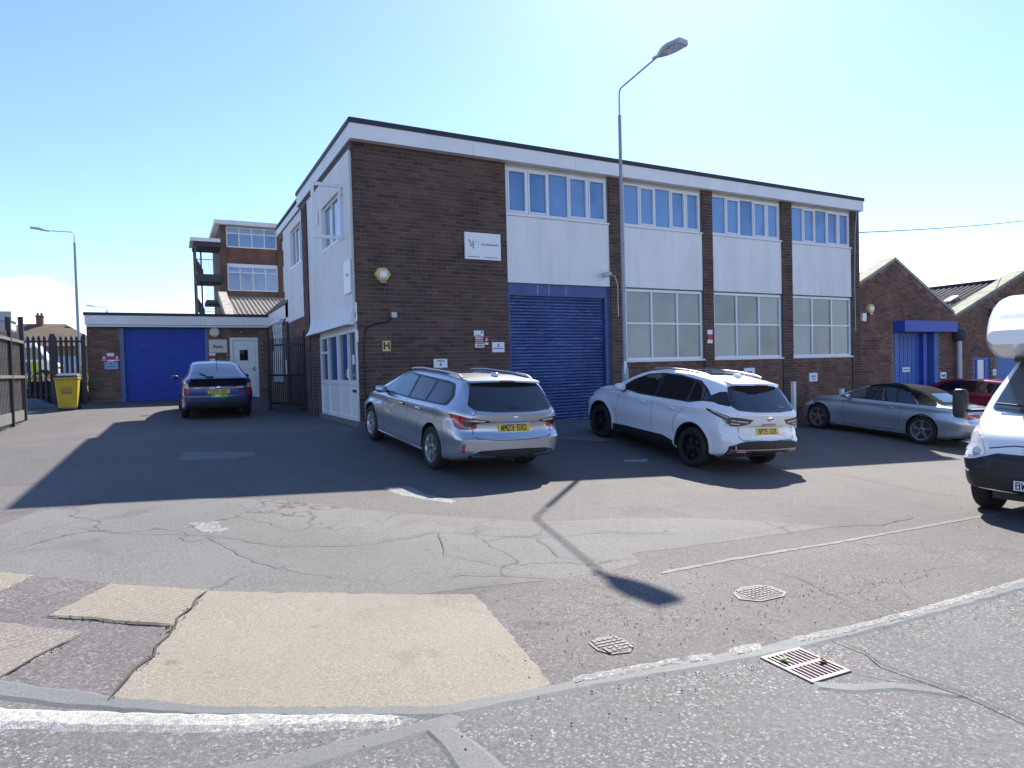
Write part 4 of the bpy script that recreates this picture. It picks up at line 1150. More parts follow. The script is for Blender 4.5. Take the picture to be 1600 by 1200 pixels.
lamp('street_lamp', (-8.55, 63.1, .4), 7.9, (-8.6, 63.1, 8.15), (-9.8, 63.7, 8.3), (-10.3, 63.9, 8.38), .08, .06, 'far street lamp whose arm just shows above the garage roof', .2, .03)

# ================================================================== signs and fittings on the walls
def sign(name, fr, a0, a1, z0, z1, mat, label, cat='sign', n=.03, th=.012, group=None):
    a, z = (a0 + a1) / 2, (z0 + z1) / 2
    t = empty(name, fr(a, n, z), label, cat, group)
    mb = MB(); fbox(mb, fr, a0, a1, z0, z1, n - .02, n + th)
    mb.build('board', mat, t)
    return t
def stext(t, fr, body, size, a, z, n, mat, **k):
    rv = Vector(fr(1, 0, 0)) - Vector(fr(0, 0, 0))
    if fr(0, 1, 0)[0] < fr(0, 0, 0)[0] - .5: rv = -rv      # flank signs read from +Y to -Y
    return text(t, body, size, fr(a, n, z), rv, (0, 0, 1), mat, **k)
def bars(t, fr, spec, mat, n, name='print'):
    mb = MB()
    for a0, a1, z0, z1 in spec: fbox(mb, fr, a0, a1, z0, z1, n - .003, n + .0015)
    return mb.build(name, mat, t)
def fine_print(t, fr, a0, a1, z, h, n, mat):
    a = a0; sp = []
    while a < a1:
        w = random.uniform(.02, .06); sp.append((a, min(a + w, a1), z, z + h)); a += w + .014
    bars(t, fr, sp, mat, n, 'small_print')
t = sign('company_sign', F, 2.508, 3.405, 3.525, 4.125, 'sign_white', 'white company board with a thin YF monogram high on the dark brick end wall', n=.045, th=.02)
bx = bars(t, F, [], 'ink', .066, 'monogram')
mb = MB()
def stroke(a0, z0, a1, z1, w0, n):
    mb.prism([F(a0 - w0 / 2, n, z0), F(a0 + w0 / 2, n, z0), F(a1 + w0 / 2, n, z1), F(a1 - w0 / 2, n, z1)], (0, .004, 0))
stroke(2.60, 3.965, 2.655, 3.875, .022, .067); stroke(2.655, 3.875, 2.655, 3.80, .022, .067)
stroke(2.70, 3.965, 2.675, 3.905, .008, .067); stroke(2.708, 3.92, 2.708, 3.76, .022, .067)
for (a0, a1, z) in ((2.72, 2.82, 3.925), (2.72, 2.79, 3.86)): fbox(mb, F, a0, a1, z, z + .006, .064, .067)
fbox(mb, F, 2.845, 2.848, 3.78, 3.95, .064, .067)
mb.build('monogram', 'ink', t)
stext(t, F, 'YULA FRAGRANCES', .066, 3.125, 3.865, .066, 'ink', bold=.01, xscale=.76)
fine_print(t, F, 2.58, 2.86, 3.575, .016, .066, 'blue_ink'); fine_print(t, F, 3.0, 3.36, 3.575, .016, .066, 'blue_ink')
t = sign('parking_sign', F, 1.700, 2.015, 1.10, 1.295, 'sign_white', 'small white Parking 6 notice low on the brick wall above the silver estate car')
stext(t, F, 'Parking', .062, 1.857, 1.25, .043, 'ink', bold=.02); stext(t, F, '6', .10, 1.857, 1.175, .043, 'ink', bold=.03)
t = sign('unit_sign', F, 3.138, 3.446, 1.425, 1.655, 'sign_white', 'small white unit notice with a 6 beside the left edge of the big blue shutter')
stext(t, F, '6', .105, 3.292, 1.58, .043, 'blue_ink', bold=.03); fine_print(t, F, 3.17, 3.42, 1.50, .025, .043, 'blue_ink')
t = empty('alarm_notice', F(2.85, .03, 1.73), 'red and white alarm warning notices on the brick wall left of the unit 6 sign', 'sign')
for (a0, a1, z0, z1, mt) in ((2.69, 2.925, 1.79, 1.92, 'sign_white'), (2.70, 2.925, 1.625, 1.785, 'sign_red'), (2.71, 2.93, 1.535, 1.62, 'sign_white'), (2.945, 3.04, 1.65, 1.785, 'sign_red'), (2.945, 3.04, 1.60, 1.648, 'sign_white')):
    mb = MB(); fbox(mb, F, a0, a1, z0, z1, .01, .04); mb.build('panel', mt, t)
stext(t, F, 'Alarm', .075, 2.81, 1.75, .0405, 'sign_white', bold=.03)
bars(t, F, [(2.72, 2.9, 1.69, 1.70), (2.76, 2.87, 1.65, 1.66), (2.72, 2.745, 1.635, 1.665), (2.885, 2.91, 1.635, 1.66), (2.975, 3.01, 1.69, 1.735)], 'sign_white', .0415)
bars(t, F, [(2.72, 2.86, 1.81, 1.825), (2.86, 2.9, 1.86, 1.9), (2.73, 2.91, 1.56, 1.575), (2.75, 2.9, 1.585, 1.6)], 'ink', .0415)
t = sign('hydrant_sign', F, .56, .735, 1.475, 1.695, 'sign_yellow', 'small yellow hydrant plate lettered H near the building corner')
stext(t, F, 'H', .21, .647, 1.585, .043, 'ink', bold=.03); stext(t, F, '4', .05, .647, 1.635, .043, 'ink')
def alarm_box(fr, a, z, s, mat, label, n=.03):
    t = empty('alarm_box', fr(a, n, z), label, 'alarm box')
    hexa = lambda r, nn: [fr(a + r * math.cos(k * math.pi / 3), nn, z + r * .88 * math.sin(k * math.pi / 3)) for k in range(6)]
    mb = MB(); p0 = hexa(s, n - .02); p1 = hexa(s, n + .06); p2 = hexa(s * .86, n + .09)
    mb.v = p0 + p1 + p2
    for k in range(6):
        k2 = (k + 1) % 6
        mb.f += [(k, k2, 6 + k2, 6 + k), (6 + k, 6 + k2, 12 + k2, 12 + k)]
    mb.f += [tuple(range(12, 18)), tuple(range(5, -1, -1))]
    mb.build('casing', mat, t)
    mb = MB(); fbox(mb, fr, a - s * .42, a + s * .42, z - s * .33, z + s * .33, n + .085, n + .097); mb.build('label_plate', 'sign_white', t)
    mb = MB(); fbox(mb, fr, a - s * .4, a + s * .4, z - s * 1.05, z - s * .75, n - .02, n + .07); mb.build('strobe', 'smoke_lens', t)
    return t
alarm_box(F, .60, 3.09, .175, 'alarm_yellow', 'hexagonal yellow alarm box on the dark brick end wall')
alarm_box(Q, 17.23, 2.72, .19, 'alarm_yellow', 'cream alarm box high on the right hand brick gable')
t = empty('alarm_box', G(-1.86, .03, 2.66), 'round cream alarm box over the Aura sign', 'alarm box')
mb = MB(); mb.lathe([(12.96, 0.0), (12.85, 0.0), (12.85, .12), (12.90, .175), (12.99, .18)], 24, 'y', (-1.86, 0, 2.66)); mb.build('casing', 'sign_cream', t, smooth=40)
t = empty('junction_box', F(.82, .03, 2.26), 'small grey junction box with conduit on the brick wall above the hydrant plate', 'electrical box')
mb = MB(); fbox(mb, F, .77, .885, 2.19, 2.30, .0, .07); mb.build('box', 'lamp_grey', t)
mb = MB(); mb.tube([F(.80, .02, 2.19), F(.66, .02, 2.08), F(.40, .02, 2.05), F(.22, .02, 1.95), F(.17, .02, 1.7), F(.17, .02, .1)], .014, 6); mb.build('conduit', 'black_plastic', t, smooth=60)
t = empty('security_camera', F(6.33, .1, 3.33), 'grey security floodlight on the white render beside the lamp post', 'camera')
mb = MB(); mb.tube([F(6.40, .0, 3.33), F(6.40, .12, 3.35)], .03, 8); mb.build('bracket', 'grey_metal', t)
mb = MB(); mb.tube([F(6.44, .14, 3.36), F(6.16, .24, 3.29)], [.05, .06], 10); mb.build('housing', 'lamp_grey', t, smooth=40)
mb = MB(); mb.tube([F(6.50, .035, 3.36), F(6.66, .035, 3.32), F(6.74, .04, 3.1), F(6.74, .04, 2.3)], .009, 5); mb.build('cable', 'sign_white', t)
t = sign('company_sign', S, .12, .66, 2.72, 3.40, 'sign_white', 'white company sign on the rendered flank, seen edge on at the corner', n=.03)
stext(t, S, 'YULA', .10, .36, 3.1, .043, 'blue_ink')
t = sign('flank_notice', S2, .004, .10, 2.10, 2.50, 'sign_white', 'narrow white notice on the brick corner below the flank company sign', n=.02)
bars(t, S2, [(.02, .085, 2.2, 2.3)], 'sign_red', .033)
t = sign('flank_notice', S2, .0, .12, 1.68, 1.92, 'sign_white', 'small white notice beside the top of the entrance door', n=.02)
bars(t, S2, [(.035, .085, 1.80, 1.86)], 'blue_ink', .033); bars(t, S2, [(.01, .11, 1.765, 1.77)], 'blue_ink', .033)
# garage signs
t = sign('company_sign', G, -2.07, -1.46, 1.905, 2.385, 'sign_cream', 'cream Aura board between the blue garage shutter and the white door')
stext(t, G, 'Aura.', .17, -1.76, 2.13, .044, 'ink', bold=.03)
t = sign('unit_sign', G, -5.36, -4.96, 1.37, 1.62, 'sign_blue', 'pale blue unit notice on the brick pier left of the garage shutter')
bars(t, G, [(-5.2, -5.14, 1.54, 1.58), (-5.3, -5.02, 1.46, 1.48)], 'blue_ink', .043)
t = empty('alarm_notice', G(-5.18, .03, 1.78), 'cluster of red and white alarm notices above the pale blue unit notice', 'sign')
for (a0, a1, z0, z1, mt) in ((-5.28, -5.07, 1.82, 1.93, 'sign_white'), (-5.26, -5.06, 1.70, 1.815, 'sign_red'), (-5.27, -5.06, 1.635, 1.695, 'sign_white'), (-5.44, -5.285, 1.70, 1.87, 'sign_red'), (-5.05, -4.93, 1.70, 1.87, 'sign_red'), (-5.44, -5.285, 1.68, 1.70, 'sign_white'), (-5.05, -4.92, 1.66, 1.70, 'sign_white')):
    mb = MB(); fbox(mb, G, a0, a1, z0, z1, .0, .04); mb.build('panel', mt, t)
mb = MB(); mb.prism([G(-5.42, .041, 1.74), G(-5.31, .041, 1.74), G(-5.365, .041, 1.83)], (0, -.003, 0)); mb.prism([G(-5.03, .041, 1.74), G(-4.94, .041, 1.74), G(-4.985, .041, 1.83)], (0, -.003, 0)); mb.build('triangle', 'sign_white', t)
t = empty('alarm_notice', G(-1.98, .03, 1.7), 'red and white alarm notice under the Aura board', 'sign')
for (a0, a1, z0, z1, mt) in ((-2.08, -1.86, 1.80, 1.89, 'sign_white'), (-2.06, -1.88, 1.68, 1.79, 'sign_red'), (-2.06, -1.88, 1.60, 1.675, 'sign_white')):
    mb = MB(); fbox(mb, G, a0, a1, z0, z1, .0, .04); mb.build('panel', mt, t)
t = empty('door_light', G(-.92, .05, 2.66), 'small dark lamp over the white garage door', 'wall light')
mb = MB(); fbox(mb, G, -1.03, -.87, 2.68, 2.75, .0, .16); mb.build('housing', 'black_plastic', t)
mb = MB(); fbox(mb, G, -1.01, -.89, 2.665, 2.68, .02, .15); mb.build('lens', 'clear_lens', t)
t = empty('bulkhead_light', S(9.3, .1, 2.78), 'small pale bulkhead light under the white canopy board', 'wall light')
mb = MB(); mb.tube([S(9.0, .08, 2.80), S(9.5, .12, 2.74)], [.07, .05], 10); mb.build('lens', 'clear_lens', t, smooth=40)
mb = MB(); fbox(mb, S, 9.0, 9.4, 2.80, 2.86, .0, .1); mb.build('housing', 'lamp_grey', t)
# right hand unit fittings
t = empty('wall_box', Q(16.9, .03, 2.44), 'small white box on the gable wall under the cream alarm', 'electrical box')
mb = MB(); fbox(mb, Q, 16.80, 17.0, 2.30, 2.56, 0, .08); mb.build('box', 'sign_white', t)
t = sign('unit_sign', Q, 21.30, 21.66, .27, .50, 'sign_white', 'white notice on the brick right of the blue boxed doorway'); bars(t, Q, [(21.36, 21.6, .33, .41)], 'blue_ink', .043)
t = sign('unit_sign', Q, 24.86, 25.08, .28, .52, 'sign_white', 'small white notice right of the blue and white window'); bars(t, Q, [(24.9, 25.04, .34, .46)], 'lamp_grey', .043)
t = sign('door_notice', Q, 19.42, 19.85, .55, .72, 'sign_white', 'white notice fixed on the recessed blue door', n=-.22); bars(t, Q, [(19.47, 19.8, .62, .65)], 'ink', -.207)
t = sign('unit_sign', F, 14.0, 14.36, .40, .66, 'sign_white', 'small white parking notice on the low brick wall under the last big window', n=.03); bars(t, F, [(14.08, 14.28, .54, .58), (14.1, 14.26, .46, .49)], 'blue_ink', .043)
t = sign('unit_sign', F, 11.20, 11.62, .62, .88, 'sign_white', 'white notice under the middle big window, partly behind the white car', n=.03); bars(t, F, [(11.3, 11.5, .72, .78)], 'blue_ink', .043)
t = empty('alarm_notice', F(9.88, .05, 1.75), 'red and white notice on the brick pier between two big windows', 'sign')
for (z0, z1, mt) in ((1.85, 1.97, 'sign_white'), (1.70, 1.845, 'sign_red'), (1.60, 1.695, 'sign_white')):
    mb = MB(); fbox(mb, F, 9.78, 9.96, z0, z1, .03, .06); mb.build('panel', mt, t)
t = empty('flue_pipe', Q(22.3, .15, .6), 'pale vertical flue pipe with dark cowl on the brick between the gables', 'pipe')
mb = MB(); mb.tube([Q(22.3, .15, -1.0), Q(22.3, .15, 1.7)], .09, 14); mb.build('pipe', 'lamp_grey', t, smooth=40)
mb = MB(); mb.lathe([(1.62, .0), (1.62, .15), (1.75, .24), (1.98, .24), (2.06, .10), (2.06, 0)], 18, 'z', Q(22.3, .15, 0)); mb.build('cowl', 'dark_soffit', t, smooth=40)
t = empty('wall_cable', F(16.3, .06, 4), 'thin pale cable hanging down the right end of the building', 'cable')
mb = MB(); mb.tube([F(16.35, .06, 5.8), F(16.28, .05, 5.2), F(16.22, .05, 3.5), F(16.24, .05, 2.2), F(16.2, .08, 1.98), F(16.1, .06, 2.02)], .012, 5); mb.build('cable', 'lamp_grey', t)
# overhead wires
t = empty('overhead_wire', (24, 6, 5.5), 'thin overhead wire running right from the roof corner', 'wire')
def wire(a, b, sag, r=.012):
    a, b = Vector(a), Vector(b); P = [a.lerp(b, s) - Vector((0, 0, sag * 4 * s * (1 - s))) for s in np.linspace(0, 1, 13)]
    mb = MB(); mb.tube(P, r, 5); mb.build('wire', 'black_plastic', t)
wire((16.5, .4, 5.22), (55.30, 7.78, 11.25), .25, .017); wire((16.5, .3, 4.98), (17.9, .95, 5.33), .06, .008)

# ================================================================== bollards
for (u, v), h, lb in (((11.62, -1.35), 1.25, 'tall white marker post behind the white car'), ((14.3, -.9), 1.05, 'short white post just showing over the silver bonnet')):
    z = gz(u, v)
    t = empty('marker_post', (u, v, z), lb, 'post')
    mb = MB(); mb.box(u - .05, u + .05, v - .05, v + .05, z - .1, z + h); mb.build('post', 'white_paint', t, bevel=.006)
    mb = MB(); mb.box(u - .056, u + .056, v - .056, v + .056, z + h, z + h + .015); mb.build('cap', 'white_paint', t)

# ================================================================== palisade gates, fence, bin
def pale_mesh(h, w, mat, nm='paling'):
    mb = MB(); x = w / 2
    pr = [(-x, 0), (-x * .45, -.022), (x * .45, -.022), (x, 0)]
    n = 0
    lo = [(px, py, 0) for px, py in pr]; hi = [(px, py, h - .09) for px, py in pr]; tip = (0, -.01, h)
    mb.v = lo + hi + [tip]
    for i in range(3): mb.f.append((i, i + 1, 5 + i, 4 + i)); mb.f.append((4 + i, 5 + i, 8))
    mb.f.append((3, 0, 4, 7)); mb.f.append((7, 4, 8))
    return mb.mesh(nm, mat)
gp = pale_mesh(2.2, .085, 'fence_navy')
zg = .22
gate = empty('palisade_gate', (-6.7, 12.6, zg), 'dark palisade double gate with pointed pales and boarded foot beside the garage', 'gate')
for i, x in enumerate(np.linspace(-7.42, -5.95, 11)):
    if abs(x + 6.77) < .05: continue
    inst('paling', gp, (x, 12.58, zg + .10 + random.uniform(-.015, .015)), gate)
for z in (.35, 2.10):
    mb = MB(); mb.box(-7.5, -6.80, 12.59, 12.64, zg + z - .03, zg + z + .03); mb.build('rail', 'fence_navy', gate)
    mb = MB(); mb.box(-6.74, -5.9, 12.59, 12.64, zg + z - .03, zg + z + .03); mb.build('rail', 'fence_navy', gate)
for x, w in ((-7.56, .05), (-6.77, .065), (-5.90, .04)):
    mb = MB(); mb.box(x - w, x + w, 12.56, 12.66, zg - .1, zg + 2.35); mb.build('post', 'fence_navy', gate)
mb = MB(); mb.box(-7.5, -5.95, 12.65, 12.67, zg, zg + .80); mb.build('kick_board', 'sheet_dark', gate)
mb = MB(); mb.box(-6.74, -6.5, 12.54, 12.58, zg + 1.2, zg + 1.25); mb.build('bolt', 'fence_navy', gate)
fen = empty('palisade_fence', (-6.75, 5, .2), 'rusty steel palisade fence panel with pale rails at the left edge', 'fence')
fp = pale_mesh(2.30, .07, 'fence_rust')
k = 0; y = 7.0
while y > 1.6:
    inst('paling', fp, (-6.78, y, gz(-6.75, y) + .04), fen, (0, 0, R(90))); y -= .15
for z in (1.15, 2.04):
    mb = MB(); mb.box(-6.76, -6.70, 1.5, 7.25, z - .035, z + .035); mb.build('rail', 'fence_rail', fen)
for y, h in ((7.3, 2.68), (5.75, 2.6), (3.6, 2.6)):
    z = gz(-6.75, y); mb = MB(); mb.box(-6.80, -6.70, y - .05, y + .05, z - .1, z + h); mb.build('post', 'fence_navy', fen)
mb = MB(); mb.box(-6.80, -6.74, 1.5, 7.2, .05, .30); mb.build('gravel_board', 'apron_grey', fen)
mb = MB(); mb.box(-6.90, -6.87, 1.5, 7.2, 1.15, 2.02); mb.build('screen_sheet', 'sheet_dark', fen)
# the short gate leaf folded back against the flank wall
lf = empty('mesh_gate', (-.4, 6.2, 0), 'dark steel gate leaf folded back against the flank of the brick building', 'gate')
p0, p1 = Vector((-.03, 5.45, 0)), Vector((-.80, 6.95, 0))
for i in range(19):
    p = p0.lerp(p1, i / 18); mb = MB(); w = .012 if 0 < i < 18 else .035
    mb.box(p.x - w, p.x + w, p.y - w, p.y + w, -.02, 2.10 if 0 < i < 18 else 2.25); mb.build('bar' if 0 < i < 18 else 'post', 'fence_navy', lf)
for z in (.2, 1.02, 1.9):
    mb = MB(); mb.tube([p0 + Vector((0, 0, z)), p1 + Vector((0, 0, z))], .028, 6); mb.build('rail', 'fence_navy', lf)
mb = MB(); mb.box(-.46, -.44, 6.0, 6.06, 1.05, 1.45); mb.build('latch_plate', 'sign_white', lf)
# wheelie bin
bz = gz(-6.15, 10.4)
wb = empty('wheelie_bin', (-6.15, 10.4, bz), 'yellow wheelie bin with dark lid in front of the palisade gate', 'bin')
mb = MB(); b0 = [(-.23, -.26), (.23, -.26), (.23, .26), (-.23, .26)]; b1 = [(-.29, -.34), (.29, -.34), (.29, .34), (-.29, .34)]
mb.v = [(-6.15 + x, 10.4 + y, bz + .06) for x, y in b0] + [(-6.15 + x, 10.4 + y, bz + .93) for x, y in b1]
mb.f = [(0, 1, 5, 4), (1, 2, 6, 5), (2, 3, 7, 6), (3, 0, 4, 7), (3, 2, 1, 0), (4, 5, 6, 7)]; mb.build('body', 'bin_yellow', wb, bevel=.025)
mb = MB(); mb.box(-6.46, -5.84, 10.04, 10.76, bz + .93, bz + .985); mb.build('rim', 'bin_yellow', wb, bevel=.012)
mb = MB(); mb.v = [(-6.46, 10.03, bz + .99), (-5.84, 10.03, bz + .99), (-5.84, 10.78, bz + 1.05), (-6.46, 10.78, bz + 1.05), (-6.42, 10.07, bz + 1.05), (-5.88, 10.07, bz + 1.05), (-5.88, 10.74, bz + 1.12), (-6.42, 10.74, bz + 1.12)]
mb.f = [(0, 1, 5, 4), (1, 2, 6, 5), (2, 3, 7, 6), (3, 0, 4, 7), (4, 5, 6, 7), (3, 2, 1, 0)]; mb.build('lid', 'bin_dark', wb)
for x in (-6.40, -5.90):
    mb = MB(); mb.lathe([(x - .03, 0), (x - .03, .1), (x + .03, .1), (x + .03, 0)], 18, 'x', (0, 10.7, bz + .1)); mb.build('wheel', 'rubber', wb)
for z, w in ((.66, .24), (.60, .30), (.54, .26), (.50, .28)):
    mb = MB(); mb.box(-6.15 - w / 2, -6.15 + w / 2, 10.4 - .262 - z * .085 - .004, 10.4 - .255 - z * .085, bz + z, bz + z + .022); mb.build('label_line', 'bin_dark', wb)
# tarpaulin heaped at the foot of the gate
mb = MB(); NX, NY = 16, 8
for j in range(NY + 1):
    for i in range(NX + 1):
        x, y = -7.5 + 1.15 * i / NX, 11.5 + .9 * j / NY
        h = .28 * math.exp(-((i / NX - .25) * 2.6) ** 2) * math.sin(math.pi * min(1, j / NY + .15)) + random.uniform(0, .05)
        if i in (0, NX) or j == 0: h = .0
        mb.v.append((x, y, gz(x, y) + .01 + max(0, h)))
for j in range(NY):
    for i in range(NX): mb.f.append((j * (NX + 1) + i, j * (NX + 1) + i + 1, (j + 1) * (NX + 1) + i + 1, (j + 1) * (NX + 1) + i))
o = mb.build('tarpaulin', 'tarp', None, smooth=60, recalc=False); tag(o, 'blue grey tarpaulin lying in a heap at the foot of the palisade gate', 'tarpaulin')

# ================================================================== what lies beyond the gate
bank = MB(); NB = 40
for j in range(13):
    for i in range(NB + 1):
        x = -16 + 11 * i / NB; y = 14 + 9 * j / 12
        bank.v.append((x, y, .2 + 1.05 * (1 - math.cos(math.pi * min(1, j / 9))) / 2 * (1 if x < -6.5 else max(0, 1 - (x + 6.5) / .6)) + random.uniform(-.05, .05)))
for j in range(12):
    for i in range(NB): bank.f.append((j * (NB + 1) + i, j * (NB + 1) + i + 1, (j + 1) * (NB + 1) + i + 1, (j + 1) * (NB + 1) + i))
o = bank.build('grass_bank', 'grass_dry', None, smooth=60, recalc=False); o['kind'] = 'structure'
tuf = MB()
for i in range(2600):
    x = random.uniform(-11, -5.9); y = random.uniform(13.9, 20)
    t_ = min(1, ((y - 14) / 9) * 12 / 9); zb = .2 + 1.05 * (1 - math.cos(math.pi * t_)) / 2 - .05
    h = random.uniform(.12, .45); a = random.uniform(0, 6.28); w = random.uniform(.01, .025)
    dx, dy = random.uniform(-.15, .15), random.uniform(-.15, .15)
    tuf.poly([(x - w * math.cos(a), y - w * math.sin(a), zb), (x + w * math.cos(a), y + w * math.sin(a), zb), (x + dx, y + dy, zb + h)])
o = tuf.build('long_grass', 'grass_dry', None, recalc=False); tag(o, kind='stuff')
for k, (x, y, s) in enumerate(((-8.1, 15.2, .5), (-7.3, 16.0, .45), (-9.2, 15.6, .6), (-6.6, 15.0, .35))):
    t = empty('bank_weed', (x, y, .3), ['green clump of weeds on the grass bank, left of the gate post', 'yellow green weeds on the bank behind the middle of the gate', 'larger weed clump on the bank at far left', 'small weed clump on the bank just behind the yellow bin'][k], 'plant', 'weeds on the bank')
    mb = MB()
    for i in range(140):
        a = random.uniform(0, 6.28); r = s * math.sqrt(random.random()); z = .35 + random.random() * s * 1.3 * (1 - r / s * .6)
        c = Vector((x + r * math.cos(a), y + r * math.sin(a), z)); d = Vector((random.gauss(0, 1), random.gauss(0, 1), random.gauss(0, .7))).normalized(); e = d.orthogonal().normalized()
        L_ = random.uniform(.05, .11); mb.poly([c - e * L_ * .35, c + d * L_ * .6 , c + e * L_ * .35, c - d * L_ * .5])
    mb.build('leaf', 'grass_green', t, recalc=False)['kind'] = 'stuff'
    mb = MB()
    for i in range(7): mb.tube([(x, y, .2), (x + random.uniform(-s, s) * .6, y + random.uniform(-s, s) * .6, .3 + s)], .008, 4)
    mb.build('stem', 'grass_dry', t)
hs = empty('house', (-13, 63, .4), 'distant bungalow with brown hipped roof and brick chimney', 'house')
mb = MB(); mb.box(-18.5, -9.2, 58.5, 68, .2, 4.3); mb.build('wall', 'house_wall', hs)
mb = MB(); zr, ze = 6.45, 4.1
A_ = [(-19.2, 57.8, ze), (-8.5, 57.8, ze), (-8.5, 68.6, ze), (-19.2, 68.6, ze), (-15.6, 62.8, zr), (-12.0, 62.8, zr)]
mb.v = A_; mb.f = [(0, 1, 5, 4), (1, 2, 5), (2, 3, 4, 5), (3, 0, 4), (3, 2, 1, 0)]
rf = mb.build('roof', 'tile_roof', hs)
mb = MB(); mb.box(-14.3, -13.75, 62.4, 63.2, 5.8, 7.25); mb.build('chimney', 'brick_red', rf)
mb = MB(); mb.box(-14.36, -13.69, 62.34, 63.26, 7.1, 7.22); mb.tube([(-14.17, 62.7, 7.2), (-14.17, 62.7, 7.5)], .1, 8); mb.tube([(-13.9, 62.9, 7.2), (-13.9, 62.9, 7.5)], .1, 8); mb.build('chimney_pot', 'brick_red', rf)
for x in (-16.5, -11.5):
    mb = MB(); mb.box(x - .7, x + .7, 58.44, 58.5, 1.6, 3.2); mb.build('window', 'glass_office', hs)
fb = empty('pale_warehouse', (-16, 45, 0), 'pale grey clad warehouse at the far left edge', 'building')
mb = MB(); mb.box(-30, -12.9, 42.5, 44.5, -.2, 5.2); mb.build('wall', 'far_wall', fb)
for k in range(30):
    mb = MB(); x = -22.6 + k * .32; mb.box(x, x + .05, 42.46, 42.5, .2, 5.2); mb.build('cladding_rib', 'lamp_grey', fb)
mb = MB(); mb.box(-30.1, -12.8, 42.3, 44.6, 5.2, 5.85); mb.build('parapet', 'far_wall', fb)

# ================================================================== gully grating and stopcock covers
def gp_(u, v, h): return (u, v, gz(u, v) + h)
dr = empty('gully_grate', gp_(-.37, -10.98, .01), 'worn iron gully grate with slotted bars at the road edge', 'drain')
u0, u1, v0, v1 = -.525, -.225, -11.145, -10.83
def gbox(name, ua, ub, va, vb, h0, h1, mat, par):
    mb = MB(); q = [(ua, va), (ub, va), (ub, vb), (ua, vb)]
    mb.v = [gp_(*p, h0) for p in q] + [gp_(*p, h1) for p in q]
    mb.f = [(0, 1, 5, 4), (1, 2, 6, 5), (2, 3, 7, 6), (3, 0, 4, 7), (4, 5, 6, 7), (3, 2, 1, 0)]
    return mb.build(name, mat, par)
gbox('pit_shade', u0, u1, v0, v1, .002, .0065, 'drain_shade', dr)  # flat dark plate: the shade of the open gully is put into its colour
for (a, b, c, d_) in ((u0 - .012, u0 + .010, v0 - .012, v1 + .012), (u1 - .010, u1 + .012, v0 - .012, v1 + .012), (u0 + .01, u1 - .01, v0 - .012, v0 + .014), (u0 + .01, u1 - .01, v1 - .012, v1 + .012), (u0 + .01, u1 - .01, -.5 * .026 + (v0 + v1) / 2, .5 * .026 + (v0 + v1) / 2)):
    gbox('frame', a, b, c, d_, .002, .0120, 'iron_grate', dr)
mv = (v0 + v1) / 2
for k in range(8):
    uc = u0 + .034 + k * (u1 - u0 - .068) / 7
    for va, vb in ((v0 + .014, mv - .013), (mv + .013, v1 - .012)):
        gbox('bar', uc - .0055, uc + .0055, va, vb, .004, .0112, 'iron_grate', dr)
for k, (uc, vc, mt, lb) in enumerate(((-.45, -10.92, 'leaf_green', 'green leaf caught in the gully grate'), (-.27, -11.02, 'leaf_brown', 'withered brown leaf on the gully grate'))):
    mb = MB()
    for j in range(5):
        a = random.uniform(0, 3.14); c = Vector(gp_(uc + random.uniform(-.025, .025), vc + random.uniform(-.02, .02), .018 + j * .003))
        d = Vector((math.cos(a), math.sin(a), random.uniform(-.1, .3))) * .022; e = Vector((-math.sin(a), math.cos(a), random.uniform(-.1, .3))) * .010
        mb.prism([c - d, c + e, c + d, c - e], (0, 0, .0015))
    o = mb.build('fallen_leaf', mt); tag(o, lb, 'leaf')
def cover(poly, label, n):
    cu = sum(p[0] for p in poly) / len(poly); cv = sum(p[1] for p in poly) / len(poly)
    t = empty('stopcock_cover', gp_(cu, cv, .01), label, 'cover')
    def plate(sc, h0, h1, name, mat):
        mb = MB(); k = len(poly); q = [(cu + (u - cu) * sc, cv + (v - cv) * sc) for u, v in poly]
        mb.v = [gp_(*p, h0) for p in q] + [gp_(*p, h1) for p in q]
        mb.f = [tuple(range(k, 2 * k))] + [(i, (i + 1) % k, k + (i + 1) % k, k + i) for i in range(k)]
        return mb.build(name, mat, t)
    plate(1.0, 0, .0135, 'frame', 'iron_cover'); plate(.88, .012, .0150, 'rebate', 'dark_soffit'); plate(.80, .012, .0165, 'lid', 'dark_soffit')
    mb = MB()
    for i in range(n):
        for j in range(5):
            a = cu + (i - (n - 1) / 2) * .040; b = cv + (j - 2) * .036
            L_ = random.uniform(.014, .019); w = .008; r = random.choice((0, 1))
            du, dv = (L_, w) if r else (w, L_)
            q = [(a - du, b - dv), (a + du, b - dv), (a + du, b + dv), (a - du, b + dv)]
            m0 = len(mb.v); mb.v += [gp_(*p, .016) for p in q] + [gp_(*p, .0205) for p in q]
            mb.f += [(m0 + 4, m0 + 5, m0 + 6, m0 + 7)] + [(m0 + x, m0 + (x + 1) % 4, m0 + 4 + (x + 1) % 4, m0 + 4 + x) for x in range(4)]
    mb.build('raised_pattern', 'iron_cover', t)
cover([(.168, -9.951), (.337, -9.868), (.5, -9.885), (.576, -9.95), (.567, -10.098), (.48, -10.152), (.219, -10.16), (.114, -10.06)], 'pale eight sided stopcock cover in the footway, right of the lamp shadow', 8)
cover([(-1.322, -10.245), (-1.225, -10.207), (-1.13, -10.22), (-1.096, -10.30), (-1.113, -10.401), (-1.175, -10.45), (-1.29, -10.43), (-1.335, -10.35)], 'smaller rusty stopcock cover in the footway beside the big concrete slab', 5)
gp = None
